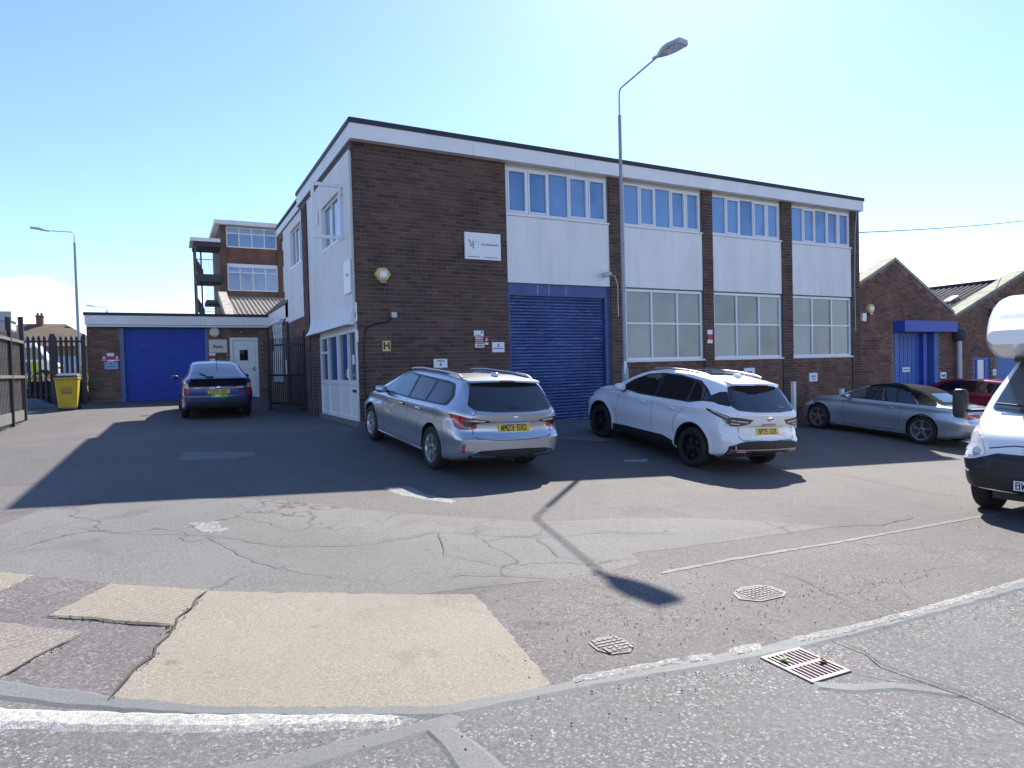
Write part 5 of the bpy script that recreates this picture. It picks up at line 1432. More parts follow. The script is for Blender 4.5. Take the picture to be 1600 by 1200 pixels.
# ================================================================== vehicles
def pchip(xs, ys):
    xs = np.array(xs, float); ys = np.array(ys, float)
    h = np.diff(xs); d = np.diff(ys) / h
    m = np.zeros_like(ys)
    for i in range(1, len(xs) - 1):
        if d[i - 1] * d[i] > 0:
            w1 = 2 * h[i] + h[i - 1]; w2 = h[i] + 2 * h[i - 1]
            m[i] = (w1 + w2) / (w1 / d[i - 1] + w2 / d[i])
    m[0] = d[0]; m[-1] = d[-1]
    def f(x):
        x = min(max(x, xs[0]), xs[-1]); i = min(np.searchsorted(xs, x, 'right') - 1, len(xs) - 2)
        t = (x - xs[i]) / h[i]
        return ((1 + 2 * t) * (1 - t) ** 2 * ys[i] + t * (1 - t) ** 2 * h[i] * m[i] + t * t * (3 - 2 * t) * ys[i + 1] + t * t * (t - 1) * h[i] * m[i + 1])
    return f
def curve(pairs): return pchip([p[0] for p in pairs], [p[1] for p in pairs])
def bspline(P, sub=3):
    P = [Vector(p) for p in P]
    Q = [P[0] * 2 - P[1]] + P + [P[-1] * 2 - P[-2]]
    out = []
    for i in range(len(P) - 1):
        a, b, c, d = Q[i], Q[i + 1], Q[i + 2], Q[i + 3]
        for k in range(sub):
            t = k / sub
            out.append((a * (1 - t) ** 3 + b * (3 * t ** 3 - 6 * t * t + 4) + c * (-3 * t ** 3 + 3 * t * t + 3 * t + 1) + d * t ** 3) / 6)
    out.append(P[-1])
    return out

GLYPH = {'W': [(0, 9, 1, 0), (1, 0, 2.5, 6), (2.5, 6, 4, 0), (4, 0, 5, 9)], 'M': [(0, 0, 0, 9), (0, 9, 2.5, 4), (2.5, 4, 5, 9), (5, 9, 5, 0)],
 '2': [(0, 7.5, 0, 9), (0, 9, 5, 9), (5, 9, 5, 5.5), (5, 5.5, 0, 2), (0, 2, 0, 0), (0, 0, 5, 0)], '3': [(0, 9, 5, 9), (5, 9, 5, 0), (0, 0, 5, 0), (1.2, 4.7, 5, 4.7)],
 'S': [(5, 7.6, 5, 9), (5, 9, 0, 9), (0, 9, 0, 5), (0, 5, 5, 4), (5, 4, 5, 0), (5, 0, 0, 0), (0, 0, 0, 1.4)], 'X': [(0, 0, 5, 9), (0, 9, 5, 0)],
 'D': [(0, 0, 0, 9), (0, 9, 3.8, 9), (3.8, 9, 5, 7.5), (5, 7.5, 5, 1.5), (5, 1.5, 3.8, 0), (3.8, 0, 0, 0)], 'B': [(0, 0, 0, 9), (0, 9, 4.2, 9), (4.2, 9, 4.6, 4.8), (0, 4.8, 4.6, 4.8), (4.6, 4.8, 5, 0), (5, 0, 0, 0)],
 'P': [(0, 0, 0, 9), (0, 9, 5, 9), (5, 9, 5, 4.2), (5, 4.2, 0, 4.2)], '5': [(5, 9, 0, 9), (0, 9, 0, 5), (0, 5, 5, 5), (5, 5, 5, 0), (5, 0, 0, 0)],
 'G': [(5, 7.5, 5, 9), (5, 9, 0, 9), (0, 9, 0, 0), (0, 0, 5, 0), (5, 0, 5, 4), (5, 4, 2.8, 4)], 'Z': [(0, 9, 5, 9), (5, 9, 0, 0), (0, 0, 5, 0)],
 'K': [(0, 0, 0, 9), (0, 4, 5, 9), (1.4, 5.2, 5, 0)], 'F': [(0, 0, 0, 9), (0, 9, 5, 9), (0, 4.8, 4, 4.8)], 'J': [(5, 9, 5, 0), (5, 0, 0, 0), (0, 0, 0, 2.4)],
 '1': [(2.5, 0, 2.5, 9)], '6': [(5, 7.8, 5, 9), (5, 9, 0, 9), (0, 9, 0, 0), (0, 0, 5, 0), (5, 0, 5, 4.8), (5, 4.8, 0, 4.8)], 'V': [(0, 9, 2.5, 0), (2.5, 0, 5, 9)],
 'Y': [(0, 9, 2.5, 4.5), (5, 9, 2.5, 4.5), (2.5, 4.5, 2.5, 0)], '4': [(4, 0, 4, 9), (4, 9, 0, 2.6), (0, 2.6, 5, 2.6)], ' ': []}
def plate_text(parent, body, O, rv, uv, n):
    # block number-plate characters, drawn as flat strokes
    off = OFF.get(parent.name, Vector((0, 0, 0)))
    mb = MB(); x = 0
    for i, ch in enumerate(body):
        for (a, b, c_, d) in GLYPH[ch]:
            p, q = Vector((a * .0075, b * .0083)), Vector((c_ * .0075, d * .0083))
            t = (q - p).normalized(); w = Vector((-t.y, t.x)) * .0062; p = p - t * .0055; q = q + t * .0055
            mb.poly([O + rv * (x + v.x) + uv * v.y + n * (.0004 * (i % 2)) for v in (p - w, q - w, q + w, p + w)])
        x += .056 if ch != ' ' else .040
    return mb.build('registration', 'ink', parent, recalc=False)

class Car:
    """Built in its own frame: x forward from the rear bumper, y to the left, z up from the road."""
    def __init__(s, name, label, cat, L, prof, paint, rear_axle, front_axle, tyre_r, arch_r, track, flare=0.0, group=None):
        s.root = bpy.data.objects.new(name, None); COL.objects.link(s.root); OFF[s.root.name] = Vector((0, 0, 0))
        tag(s.root, label, cat, group)
        s.L = L; s.p = {k: curve(v) for k, v in prof.items() if isinstance(v, (list, tuple))}
        s.zm = prof.get('zm0', .58); s.paint = paint
        s.ra, s.fa, s.tr, s.track = rear_axle, front_axle, tyre_r, track
        s.arch = arch_r
        s.rear_bulge = prof.get('rear_bulge'); s.front_bulge = prof.get('front_bulge')
        s.make_body()
    def section(s, x):
        p = s.p
        zb, zs, zr, wm, ws, wr = (p[k](x) for k in ('zb', 'zs', 'zr', 'wm', 'ws', 'wr'))
        zm = min(s.zm, zs - .12)
        zr = max(zr, zs + .015)
        ze = zs + (zr - zs) * .93
        hgt = zr - zs; h = zs - zm; g = zm - zb
        P = [(0, zb), (.55 * wm, zb), (wm - .09, zb + .005), (wm - .035, zb + .12 * g), (wm - .026, zb + .32 * g), (wm - .024, zb + .62 * g), (wm - .004, zb + .87 * g), (wm, zm + .12 * h), (wm - .016, zm + .42 * h), (min(wm - .022, ws + .012), zm + .63 * h),
             (ws + .018, zm + .80 * h), (ws + .012, zm + .92 * h), (ws - .006, zs - .002), (ws - .022, zs + .012 + .02 * hgt), (ws - .03 + (wr - ws + .03) * .35, zs + hgt * .36), (ws - .03 + (wr - ws + .03) * .72, zs + hgt * .70),
             (wr + .012, zs + hgt * .885), (wr - .045, zs + hgt * .955), (wr * .72, zr - hgt * .012 - .004), (wr * .36, zr - .001), (0, zr)]
        return bspline(P, 3)
    def make_body(s):
        xs = set(np.round(np.arange(0, s.L + .001, .055), 4)) | {0, .015, .035, s.L, s.L - .012, s.L - .03}
        for lo, hi in s_dense(s):
            xs |= set(np.round(np.arange(lo, hi, .022), 4))
        xs = sorted(x for x in xs if 0 <= x <= s.L)
        secs = [s.section(x) for x in xs]
        k = len(secs[0]); NL = 8
        V = []; F = []
        for x, sc in zip(xs, secs):
            V += [(x, p.x, p.y) for p in sc] + [(x, -p.x, p.y) for p in sc[1:-1]]
        per = 2 * k - 2
        def lid(i, j): return i * per + j
        def rid(i, j): return i * per + (j if j in (0, k - 1) else k + j - 1)
        for i in range(len(xs) - 1):
            for j in range(k - 1):
                F.append((lid(i, j), lid(i, j + 1), lid(i + 1, j + 1), lid(i + 1, j)))
                F.append((rid(i, j), rid(i + 1, j), rid(i + 1, j + 1), rid(i, j + 1)))
        # end caps as grids so they can be rounded
        for (i, flip) in ((0, False), (len(xs) - 1, True)):
            rows = []
            for j in range(k):
                a, b = V[lid(i, j)], V[rid(i, j)]
                if j in (0, k - 1): rows.append([lid(i, j)] * (NL + 1)); continue
                r = [lid(i, j)]
                for q in range(1, NL):
                    t = q / NL; r.append(len(V)); V.append((a[0], a[1] + (b[1] - a[1]) * t, a[2] + (b[2] - a[2]) * t))
                r.append(rid(i, j)); rows.append(r)
            for j in range(k - 1):
                for q in range(NL):
                    f = [rows[j][q], rows[j][q + 1], rows[j + 1][q + 1], rows[j + 1][q]]
                    g_ = []
                    for v in f:
                        if v not in g_: g_.append(v)
                    if len(g_) > 2: F.append(tuple(g_ if not flip else g_[::-1]))
        W = max(s.p['wm'](x) for x in xs)
        V = np.array(V)
        if s.rear_bulge:
            fb = curve(s.rear_bulge); bow = .10
            fall = np.clip(1 - V[:, 0] / .75, 0, 1) ** 1.5
            V[:, 0] += fall * np.array([fb(z) for z in V[:, 2]]) + np.clip(1 - V[:, 0] / .6, 0, 1) * bow * (V[:, 1] / W) ** 2
        if s.front_bulge:
            fb = curve(s.front_bulge); bow = .16
            q = s.L - V[:, 0]
            fall = np.clip(1 - q / .8, 0, 1) ** 1.5
            V[:, 0] -= fall * np.array([fb(z) for z in V[:, 2]]) + np.clip(1 - q / .8, 0, 1) * bow * (V[:, 1] / W) ** 2
        V = [tuple(v) for v in V]
        me = bpy.data.meshes.new('body'); me.from_pydata(V, [], F)
        bm = bmesh.new(); bm.from_mesh(me); bmesh.ops.remove_doubles(bm, verts=bm.verts, dist=1e-5)
        bmesh.ops.recalc_face_normals(bm, faces=bm.faces); bm.to_mesh(me)
        s.bvh = BVHTree.FromBMesh(bm); bm.free()
        me.materials.append(M(s.paint)); me.materials.append(M('rubber'))
        body = link('body', me, s.root)
        # wheel arches
        cut = MB()
        for ax in (s.ra, s.fa):
            for sg in (1, -1):
                y0, y1 = sg * (s.track / 2 - .16), sg * (W + .3)
                prof = [(y0, 0.0), (y0, s.arch), (y1, s.arch), (y1, 0.0)]
                cut.lathe(prof, 40, 'y', (ax, 0, s.tr + .015))
        cm = cut.mesh('cutter', 'rubber')
        bmc = bmesh.new(); bmc.from_mesh(cm); bmesh.ops.remove_doubles(bmc, verts=bmc.verts, dist=1e-5); bmesh.ops.recalc_face_normals(bmc, faces=bmc.faces); bmc.to_mesh(cm); bmc.free()
        co = bpy.data.objects.new('cutter', cm); COL.objects.link(co)
        mo = body.modifiers.new('arch', 'BOOLEAN'); mo.operation = 'DIFFERENCE'; mo.object = co; mo.solver = 'EXACT'
        try: mo.material_mode = 'TRANSFER'
        except Exception: pass
        dg = bpy.context.evaluated_depsgraph_get()
        m2 = bpy.data.meshes.new_from_object(body.evaluated_get(dg))
        if max(abs(v.co.y) for v in m2.vertices) > W + .1:      # the exact solver gave up: use the other one
            mo.solver = 'FAST'
            dg = bpy.context.evaluated_depsgraph_get(); m2 = bpy.data.meshes.new_from_object(body.evaluated_get(dg))
        body.modifiers.clear(); body.data = m2
        bpy.data.objects.remove(co)
        m2.polygons.foreach_set('use_smooth', [True] * len(m2.polygons)); m2.set_sharp_from_angle(angle=R(34))
        m2.name = 'body'
        s.body = body
    # ---- patches that follow the body's skin
    def hit(s, view, a, b):
        for k in range(60):
            p, n = s.hit1(view, a, b)
            if p is not None: return p, n
            if view == 'L': a += .01 if a < s.L / 2 else -.01
            elif view in 'BF': a += -.01 if a > 0 else .01
            else: a += .01 if a < s.L / 2 else -.01
        p, n, _, _ = s.bvh.find_nearest(Vector((a, .8, b)) if view == 'L' else Vector((s.L / 2, a, b)))
        return p, n
    def hit1(s, view, a, b):
        if view == 'L': o, d = Vector((a, 3, b)), Vector((0, -1, 0))
        elif view == 'B': o, d = Vector((-3, a, b)), Vector((1, 0, 0))
        elif view == 'F': o, d = Vector((s.L + 3, a, b)), Vector((-1, 0, 0))
        else: o, d = Vector((a, b, 4)), Vector((0, 0, -1))
        p, n, _, _ = s.bvh.ray_cast(o, d)
        return p, n
    def patch(s, name, poly, view, mat, off=.004, both=False, round_=0, grid=.06, parent=None, depth=.012, step=.05):
        P = [Vector(p) for p in poly]
        if round_:
            Q = []
            n = len(P)
            for i in range(n):
                a, b, c = P[i - 1], P[i], P[(i + 1) % n]
                r = min(round_, (a - b).length * .45, (c - b).length * .45)
                p0 = b + (a - b).normalized() * r; p2 = b + (c - b).normalized() * r
                for t in (0, .25, .5, .75, 1): Q.append(p0 * (1 - t) ** 2 + b * 2 * t * (1 - t) + p2 * t * t)
            P = Q
        P = resample(P, step)
        clean = [P[0]]
        for p in P[1:]:
            if (p - clean[-1]).length > .002: clean.append(p)
        vs, fs, nb = cdt(clean, grid)
        pts = []; inn = []
        for v in vs:
            p, nrm = s.hit(view, v.x, v.y)
            pts.append(p + nrm * off); inn.append(p - nrm * depth)
        mb = MB()
        mb.v = [tuple(p) for p in pts]; mb.f = [tuple(f) for f in fs]
        ec = {}
        for f in mb.f:
            for i in range(len(f)): ec[(f[i], f[(i + 1) % len(f)])] = 1
        for (a, b) in list(ec):
            if (b, a) not in ec:
                k = len(mb.v); mb.v += [tuple(inn[a]), tuple(inn[b])]; mb.f.append((b, a, k, k + 1))
        par = parent or s.root
        out = []
        for sg in ((1, -1) if both else (1,)):
            m_ = MB(); m_.v = [(x, y * sg, z) for x, y, z in mb.v]; m_.f = mb.f
            o = m_.build(name, mat, par[0 if sg == 1 else 1] if isinstance(par, (list, tuple)) else par, recalc=False)
            bm = bmesh.new(); bm.from_mesh(o.data); bm.faces.ensure_lookup_table()
            c = 0
            for f in bm.faces[:len(fs)]:
                q = f.calc_center_median(); nn = s.bvh.find_nearest(q)[1]; c += f.normal.dot(nn)
            if c < 0: bmesh.ops.reverse_faces(bm, faces=bm.faces)
            bm.to_mesh(o.data); bm.free()
            o.data.polygons.foreach_set('use_smooth', [True] * len(o.data.polygons)); o.data.set_sharp_from_angle(angle=R(40))
            out.append(o)
        return out if both else out[0]
    def seam(s, name, lines_, view, w=.007, mat='black_plastic', both=True, off=.0012):
        mb = MB()
        for ln in lines_:
            P = resample([Vector(p) for p in ln], .05, closed=False)
            rows = []
            for i, p in enumerate(P):
                t = (P[min(i + 1, len(P) - 1)] - P[max(i - 1, 0)]).normalized(); nn = Vector((-t.y, t.x)) * w / 2
                r = []
                for q in (p + nn, p - nn):
                    h, nr = s.hit(view, q.x, q.y); r.append(h + nr * off)
                rows.append(r)
            for i in range(len(rows) - 1): mb.poly([rows[i][0], rows[i][1], rows[i + 1][1], rows[i + 1][0]])
        if both:
            v0 = list(mb.v); n = len(v0)
            mb.v += [(x, -y, z) for x, y, z in v0]; mb.f += [tuple(n + i for i in reversed(f)) for f in list(mb.f)]
        o = mb.build(name, mat, s.root, recalc=False); o['kind'] = 'stuff'
        return o
    def wheels(s, rim_r, width, style, rim_mat='alloy'):
        Rr = s.tr
        ty = MB(); w = width / 2
        ty.lathe([(-w * .8, rim_r - .005), (-w * .98, rim_r + .03), (-w, Rr - .06), (-w * .9, Rr - .02), (-w * .62, Rr - .002), (w * .62, Rr - .002), (w * .9, Rr - .02), (w, Rr - .06), (w * .98, rim_r + .03), (w * .8, rim_r - .005)], 44, 'y')
        tm = ty.mesh('tyre', 'rubber', smooth=45)
        rm = MB()
        rm.lathe([(w * .80, rim_r + .004), (w * .90, rim_r + .002), (w * .88, rim_r - .016), (w * .45, rim_r - .03), (-w * .8, rim_r - .03)], 44, 'y')
        ns, tw, wid = style
        for k in range(ns):
            for dv in ((-tw, tw) if tw else (0,)):
                a = 2 * math.pi * k / ns + .3
                r0, r1 = .045, rim_r - .012
                a0, a1 = a + dv * .35, a + dv
                def pt(r, ang, side_, y):
                    tx, tz = -math.sin(ang), math.cos(ang)
                    return (r * math.cos(ang) + tx * side_, y, r * math.sin(ang) + tz * side_)
                q = []
                for r, ang, hw, yt, yb in ((r0, a0, wid * 1.1, w * .72, w * .4), (r0 + (r1 - r0) * .5, (a0 + a1) / 2, wid * .8, w * .80, w * .5), (r1, a1, wid * .95, w * .84, w * .4)):
                    q.append([pt(r, ang, -hw, yb), pt(r, ang, -hw * .7, yt), pt(r, ang, hw * .7, yt), pt(r, ang, hw, yb)])
                n0 = len(rm.v)
                for sec in q: rm.v += sec
                for i in range(2):
                    for j in range(4):
                        j2 = (j + 1) % 4; rm.f.append((n0 + i * 4 + j, n0 + i * 4 + j2, n0 + (i + 1) * 4 + j2, n0 + (i + 1) * 4 + j))
        rm.lathe([(w * .4, .0), (w * .4, .075), (w * .70, .068), (w * .74, .045), (w * .74, 0)], 24, 'y')
        rmm = rm.mesh('rim', rim_mat, smooth=35)
        bk = MB(); bk.lathe([(w * .25, 0), (w * .25, rim_r * .62), (w * .1, rim_r * .62), (w * .1, rim_r - .028), (-w * .8, rim_r - .028)], 32, 'y')
        bkm = bk.mesh('brake', 'brake_grey', smooth=40)
        hub = MB(); hub.lathe([(w * .74, 0), (w * .765, 0), (w * .765, .03), (w * .74, .032)], 20, 'y'); hm = hub.mesh('hub_cap', 'dark_plastic', smooth=40)
        ax_m = MB(); ax_m.tube([(0, -w - .08, 0), (0, w * .3, 0)], .05, 10); am = ax_m.mesh('axle', 'black_plastic')
        for ax in (s.ra, s.fa):
            for sg in (1, -1):
                wh = link('wheel', am, s.root); wh.location = (ax, sg * s.track / 2, Rr)
                if sg < 0: wh.rotation_euler = (0, 0, math.pi)
                for nm, me in (('tyre', tm), ('rim', rmm), ('brake', bkm), ('hub_cap', hm)): link(nm, me, wh)
        u = MB(); u.box(s.ra - .3, s.fa + .4, -s.track / 2 + .18, s.track / 2 - .18, .2, .36); u.build('underbody', 'black_plastic', s.root)
    def blob(s, name, c, size, mat, parent=None, taper=(1, 1), both=True, n=14, e=.6):
        res = []
        for sg in ((1, -1) if both else (1,)):
            mb = MB(); m = 10
            for i in range(m + 1):
                ph = -math.pi / 2 + math.pi * i / m
                for j in range(n):
                    th = 2 * math.pi * j / n
                    f = lambda v: math.copysign(abs(v) ** e, v)
                    x = f(math.cos(ph)) * f(math.cos(th)); y = f(math.cos(ph)) * f(math.sin(th)); z = f(math.sin(ph))
                    t = 1 + (taper[0] - 1) * (y + 1) / 2
                    mb.v.append((c[0] + x * size[0] * t, sg * (c[1] + y * size[1]), c[2] + z * size[2] * t))
            for i in range(m):
                for j in range(n):
                    j2 = (j + 1) % n; mb.f.append((i * n + j, i * n + j2, (i + 1) * n + j2, (i + 1) * n + j))
            par = parent[0 if sg == 1 else 1] if isinstance(parent, (list, tuple)) else (parent or s.root)
            res.append(mb.build(name, mat, par, smooth=50))
        return res
    def tube(s, name, pts, r, mat, both=False, parent=None, n=8):
        res = []
        for sg in ((1, -1) if both else (1,)):
            mb = MB(); mb.tube([(x, y * sg, z) for x, y, z in pts], r, n); res.append(mb.build(name, mat, parent or s.root, smooth=50))
        return res
    def box(s, name, b, mat, parent=None, bevel=.004):
        mb = MB(); mb.box(*b); return mb.build(name, mat, parent or s.root, bevel=bevel)
    def plate(s, body, view, yc, zc, mat, w=.52, h=.111, tilt=None, off=.012, xsh=0, size=.098, align='CENTER', tx=0):
        if view == 'B': p, n = s.hit('B', yc, zc); rv = Vector((0, -1, 0)); 
        else: p, n = s.hit('F', yc, zc); rv = Vector((0, 1, 0))
        n = Vector((n.x, 0, n.z)).normalized()
        if tilt is not None: n = Vector((-math.cos(tilt), 0, math.sin(tilt))) if view == 'B' else Vector((math.cos(tilt), 0, math.sin(tilt)))
        uv = n.cross(rv); c = p + n * off
        mb = MB()
        q = [c - rv * w / 2 - uv * h / 2, c + rv * w / 2 - uv * h / 2, c + rv * w / 2 + uv * h / 2, c - rv * w / 2 + uv * h / 2]
        mb.prism(q, -n * (off + .012)); pl = mb.build('number_plate', mat, s.root)
        wt = len(body) * .056 - .018
        plate_text(pl, body, c + n * .0015 + rv * (tx if align == 'LEFT' else -wt / 2) - uv * .0375, rv, uv, n)
        return pl, c, n, rv, uv
    def place(s, rear_contact, heading, front_z=None):
        """rear_contact: where the left rear tyre's outer edge meets the ground; heading in degrees from +X."""
        h = R(heading); f = Vector((math.cos(h), math.sin(h), 0)); l = Vector((-f.y, f.x, 0))
        wb = s.fa - s.ra
        rc = Vector((rear_contact[0], rear_contact[1], 0)) - l * (s.track / 2 + .09)
        P = {}
        for nm, p in (('rl', rc + l * s.track / 2), ('rr', rc - l * s.track / 2), ('fl', rc + f * wb + l * s.track / 2), ('fr', rc + f * wb - l * s.track / 2)):
            P[nm] = Vector((p.x, p.y, gz(p.x, p.y)))
        fwd = ((P['fl'] + P['fr']) - (P['rl'] + P['rr'])).normalized()
        lef = ((P['fl'] + P['rl']) - (P['fr'] + P['rr'])).normalized()
        up = fwd.cross(lef).normalized(); lef = up.cross(fwd)
        m = Matrix((fwd, lef, up)).transposed().to_4x4()
        rear_mid = (P['rl'] + P['rr']) / 2
        avg = sum((P[k] for k in P), Vector()) / 4
        org = avg - fwd * (s.ra + wb / 2) + up * .004
        m.translation = org
        s.root.matrix_world = m
def s_dense(s):
    return getattr(s, 'dense', ()) or [(0, .6), (s.L - .35, s.L)]

def person_less_interior(car): pass

# ------------------------------------------------------------------ silver estate
prof = dict(
    zr=[(0, .935), (.03, .965), (.08, 1.01), (.20, 1.135), (.33, 1.27), (.43, 1.365), (.52, 1.40), (.8, 1.425), (1.4, 1.445), (2.0, 1.442), (2.45, 1.415), (2.75, 1.36), (3.1, 1.205), (3.42, 1.055), (3.55, 1.0), (3.68, .97), (4.05, .915), (4.35, .84), (4.52, .765), (4.61, .69), (4.65, .60)],
    zs=[(0, .905), (.1, .955), (.35, .985), (1.2, .975), (2.4, .945), (3.4, .925), (3.7, .905), (4.05, .85), (4.35, .77), (4.52, .69), (4.65, .54)],
    zb=[(0, .33), (.12, .28), (.5, .21), (.9, .19), (3.9, .18), (4.4, .2), (4.65, .27)],
    wm=[(0, .72), (.03, .775), (.09, .825), (.22, .865), (.6, .889), (1.1, .895), (3.3, .893), (3.9, .885), (4.25, .845), (4.45, .765), (4.58, .65), (4.65, .5)],
    ws=[(0, .665), (.06, .74), (.2, .80), (.5, .845), (.9, .868), (2.6, .86), (3.5, .835), (4.0, .79), (4.35, .70), (4.55, .57), (4.65, .42)],
    wr=[(0, .62), (.08, .665), (.25, .655), (.45, .63), (.7, .625), (1.6, .625), (2.4, .61), (2.8, .63), (3.2, .70), (3.5, .745), (3.7, .735), (4.0, .68), (4.35, .58), (4.55, .45), (4.65, .3)],
    zm0=.60, rear_bulge=[(.2, .10), (.34, .035), (.43, .0), (.585, .0), (.61, .03), (.655, .05), (.67, .075), (.80, .09), (.83, .055), (.93, .045), (1.05, .03), (1.4, .0)],
    front_bulge=[(.2, .08), (.35, .0), (.5, .0), (.7, .06), (.9, .1)])
c = Car('estate_car', 'silver estate car with roof rails parked nose to the dark brick wall, plate WM23 SXD', 'car', 4.65, prof, 'paint_silver', 1.02, 3.72, .325, .365, 1.55)
c.wheels(.215, .21, (5, .16, .020))
fw = [(2.02, .985), (2.02, 1.30), (2.45, 1.335), (2.62, 1.30), (2.95, 1.145), (3.22, .99)]
c.patch('window_trim', [(.60, 1.0), (.52, 1.14), (.66, 1.315), (.9, 1.335), (2.42, 1.355), (2.66, 1.315), (3.02, 1.13), (3.33, .965), (1.9, .965)], 'L', 'black_plastic', off=.002, both=True, round_=.05)
sw = c.patch('side_window', [(2.04, .985), (2.02, 1.315), (2.42, 1.335), (2.63, 1.295), (2.98, 1.13), (3.19, .99)], 'L', 'car_glass_blue', off=.006, both=True, round_=.03)
c.patch('side_window', [(1.34, 1.0), (1.28, 1.305), (1.92, 1.32), (1.94, .99)], 'L', 'car_glass', off=.006, both=True, round_=.03)
c.patch('quarter_window', [(.66, 1.02), (.60, 1.14), (.72, 1.29), (1.20, 1.30), (1.27, 1.005)], 'L', 'car_glass', off=.006, both=True, round_=.05)
rw = c.patch('rear_window', [(-.62, .985), (-.70, 1.04), (-.58, 1.325), (-.3, 1.35), (.3, 1.35), (.58, 1.325), (.70, 1.04), (.62, .985), (.3, .96), (-.3, .96)], 'B', 'car_glass', off=.006, round_=.04)
c.patch('windscreen', [(3.42, -.66), (3.45, 0), (3.42, .66), (2.83, .55), (2.77, 0), (2.83, -.55)], 'T', 'car_glass', off=.005, round_=.05)
# roof spoiler, rails, fin
mb = MB(); nsp = 13
for i in range(nsp):
    y = -.60 + 1.2 * i / (nsp - 1); t = abs(y) / .6; xx = .33 + .05 * t * t
    mb.v += [(xx, y, 1.372 - .02 * t), (xx + .02, y, 1.395 - .02 * t), (.62, y, 1.418 - .02 * t), (.55, y, 1.38 - .02 * t)]
for i in range(nsp - 1):
    for k in range(4):
        k2 = (k + 1) % 4; mb.f.append((i * 4 + k, i * 4 + k2, (i + 1) * 4 + k2, (i + 1) * 4 + k))
mb.f += [(0, 1, 2, 3), tuple((nsp - 1) * 4 + k for k in range(4))]
sp = mb.build('roof_spoiler', 'paint_silver', c.root, smooth=40)
c.box('brake_light', (.325, .345, -.12, .12, 1.368, 1.384), 'red_lens', sp)
c.tube('roof_rail', [(.62, .59, 1.40), (.75, .585, 1.438), (1.3, .58, 1.455), (2.1, .57, 1.45), (2.45, .56, 1.425), (2.56, .56, 1.405)], .017, 'alloy', both=True)
c.blob('roof_fin', (.72, 0, 1.445), (.085, .03, .035), 'paint_silver', both=False)
tl = c.patch('tail_light', [(.13, .72), (.13, .885), (.22, .905), (.42, .915), (.47, .90), (.40, .83), (.30, .745), (.22, .71)], 'L', 'red_lens', off=.006, both=True, round_=.02)
t2 = c.patch('tail_light', [(.77, .725), (.77, .885), (.66, .88), (.42, .842), (.40, .825), (.60, .80), (.70, .745)], 'B', 'smoke_lens', off=.007, both=True, round_=.015)
c.patch('reversing_lamp', [(.47, .828), (.49, .842), (.66, .86), (.66, .842)], 'B', 'clear_lens', off=.009, both=True, parent=t2)
c.patch('light_bar', [(.68, .775), (.68, .80), (.76, .80), (.76, .765)], 'B', 'red_lens', off=.009, both=True, parent=t2)
pl = c.plate('WM23 SXD', 'B', 0, .735, 'plate_yellow', off=.006)
c.patch('plate_recess', [(-.31, .665), (-.29, .81), (.29, .81), (.31, .665)], 'B', 'paint_silver', off=.0025, round_=.03)
c.box('plate_handle', (-.0, .05, -.20, .20, .80, .815), 'chrome')
c.blob('tailgate_badge', (.055, 0, .885), (.012, .045, .03), 'chrome', both=False, e=1)
c.seam('tailgate_gap', [[(.60, .985), (.66, .90), (.62, .79), (.65, .66), (.60, .60), (.3, .575), (0, .57)]], 'B', w=.010)
c.patch('bumper_insert', [(-.66, .30), (-.72, .36), (-.55, .43), (-.2, .445), (.2, .445), (.55, .43), (.72, .36), (.66, .30)], 'B', 'dark_plastic', off=.005, round_=.03)
c.patch('chrome_trim', [(.50, .335), (.66, .40), (.60, .425), (.54, .37), (.30, .345), (.30, .33)], 'B', 'chrome', off=.010, both=True)
c.patch('reflector', [(.115, .40), (.10, .52), (.13, .525), (.155, .40)], 'L', 'red_lens', off=.004, both=True)
c.seam('door_gap', [[(1.97, 1.33), (1.98, .97), (1.98, .30)], [(3.05, .93), (3.10, .55), (3.0, .26), (1.2, .24)], [(1.30, .97), (1.38, .78), (1.52, .62), (1.55, .40), (1.35, .26)], [(3.3, .93), (3.55, .90), (4.0, .85)]], 'L')
c.patch('sill_trim', [(1.42, .205), (3.35, .205), (3.38, .245), (1.40, .245)], 'L', 'paint_silver', off=.012, both=True)
c.patch('door_handle_recess', [(2.08, .83), (2.08, .885), (2.30, .885), (2.30, .83)], 'L', 'dark_plastic', off=.0015, both=True, round_=.02)
for x in (1.52, 2.19):
    p, n = c.hit('L', x, .86); c.blob('door_handle', (x, p.y + .022, .862), (.105, .014, .016), 'chrome', e=.7)
c.seam('fuel_flap', [[(.9 + .085 * math.cos(a), .87 + .075 * math.sin(a)) for a in np.linspace(0, 6.28, 18)]], 'L', w=.005, both=False)
mr_ = c.blob('mirror', (2.98, .955, 1.015), (.075, .10, .065), 'paint_silver', e=.75)
c.blob('mirror_foot', (3.0, .86, .97), (.035, .05, .022), 'black_plastic', parent=mr_)
c.patch('headlight', [(3.98, .66), (4.2, .80), (4.42, .76), (4.5, .66), (4.3, .62)], 'L', 'clear_lens', off=.005, both=True, round_=.03)
c.tube('wiper', [(.28, .0, 1.15 - .08), (.24, .10, 1.065), (.22, .26, 1.045)], .011, 'black_plastic', parent=rw)
c.blob('wiper_motor', (.13, .0, 1.02), (.035, .12, .02), 'black_plastic', both=False, parent=rw)
c.place((-.05, -4.28), 93.0)

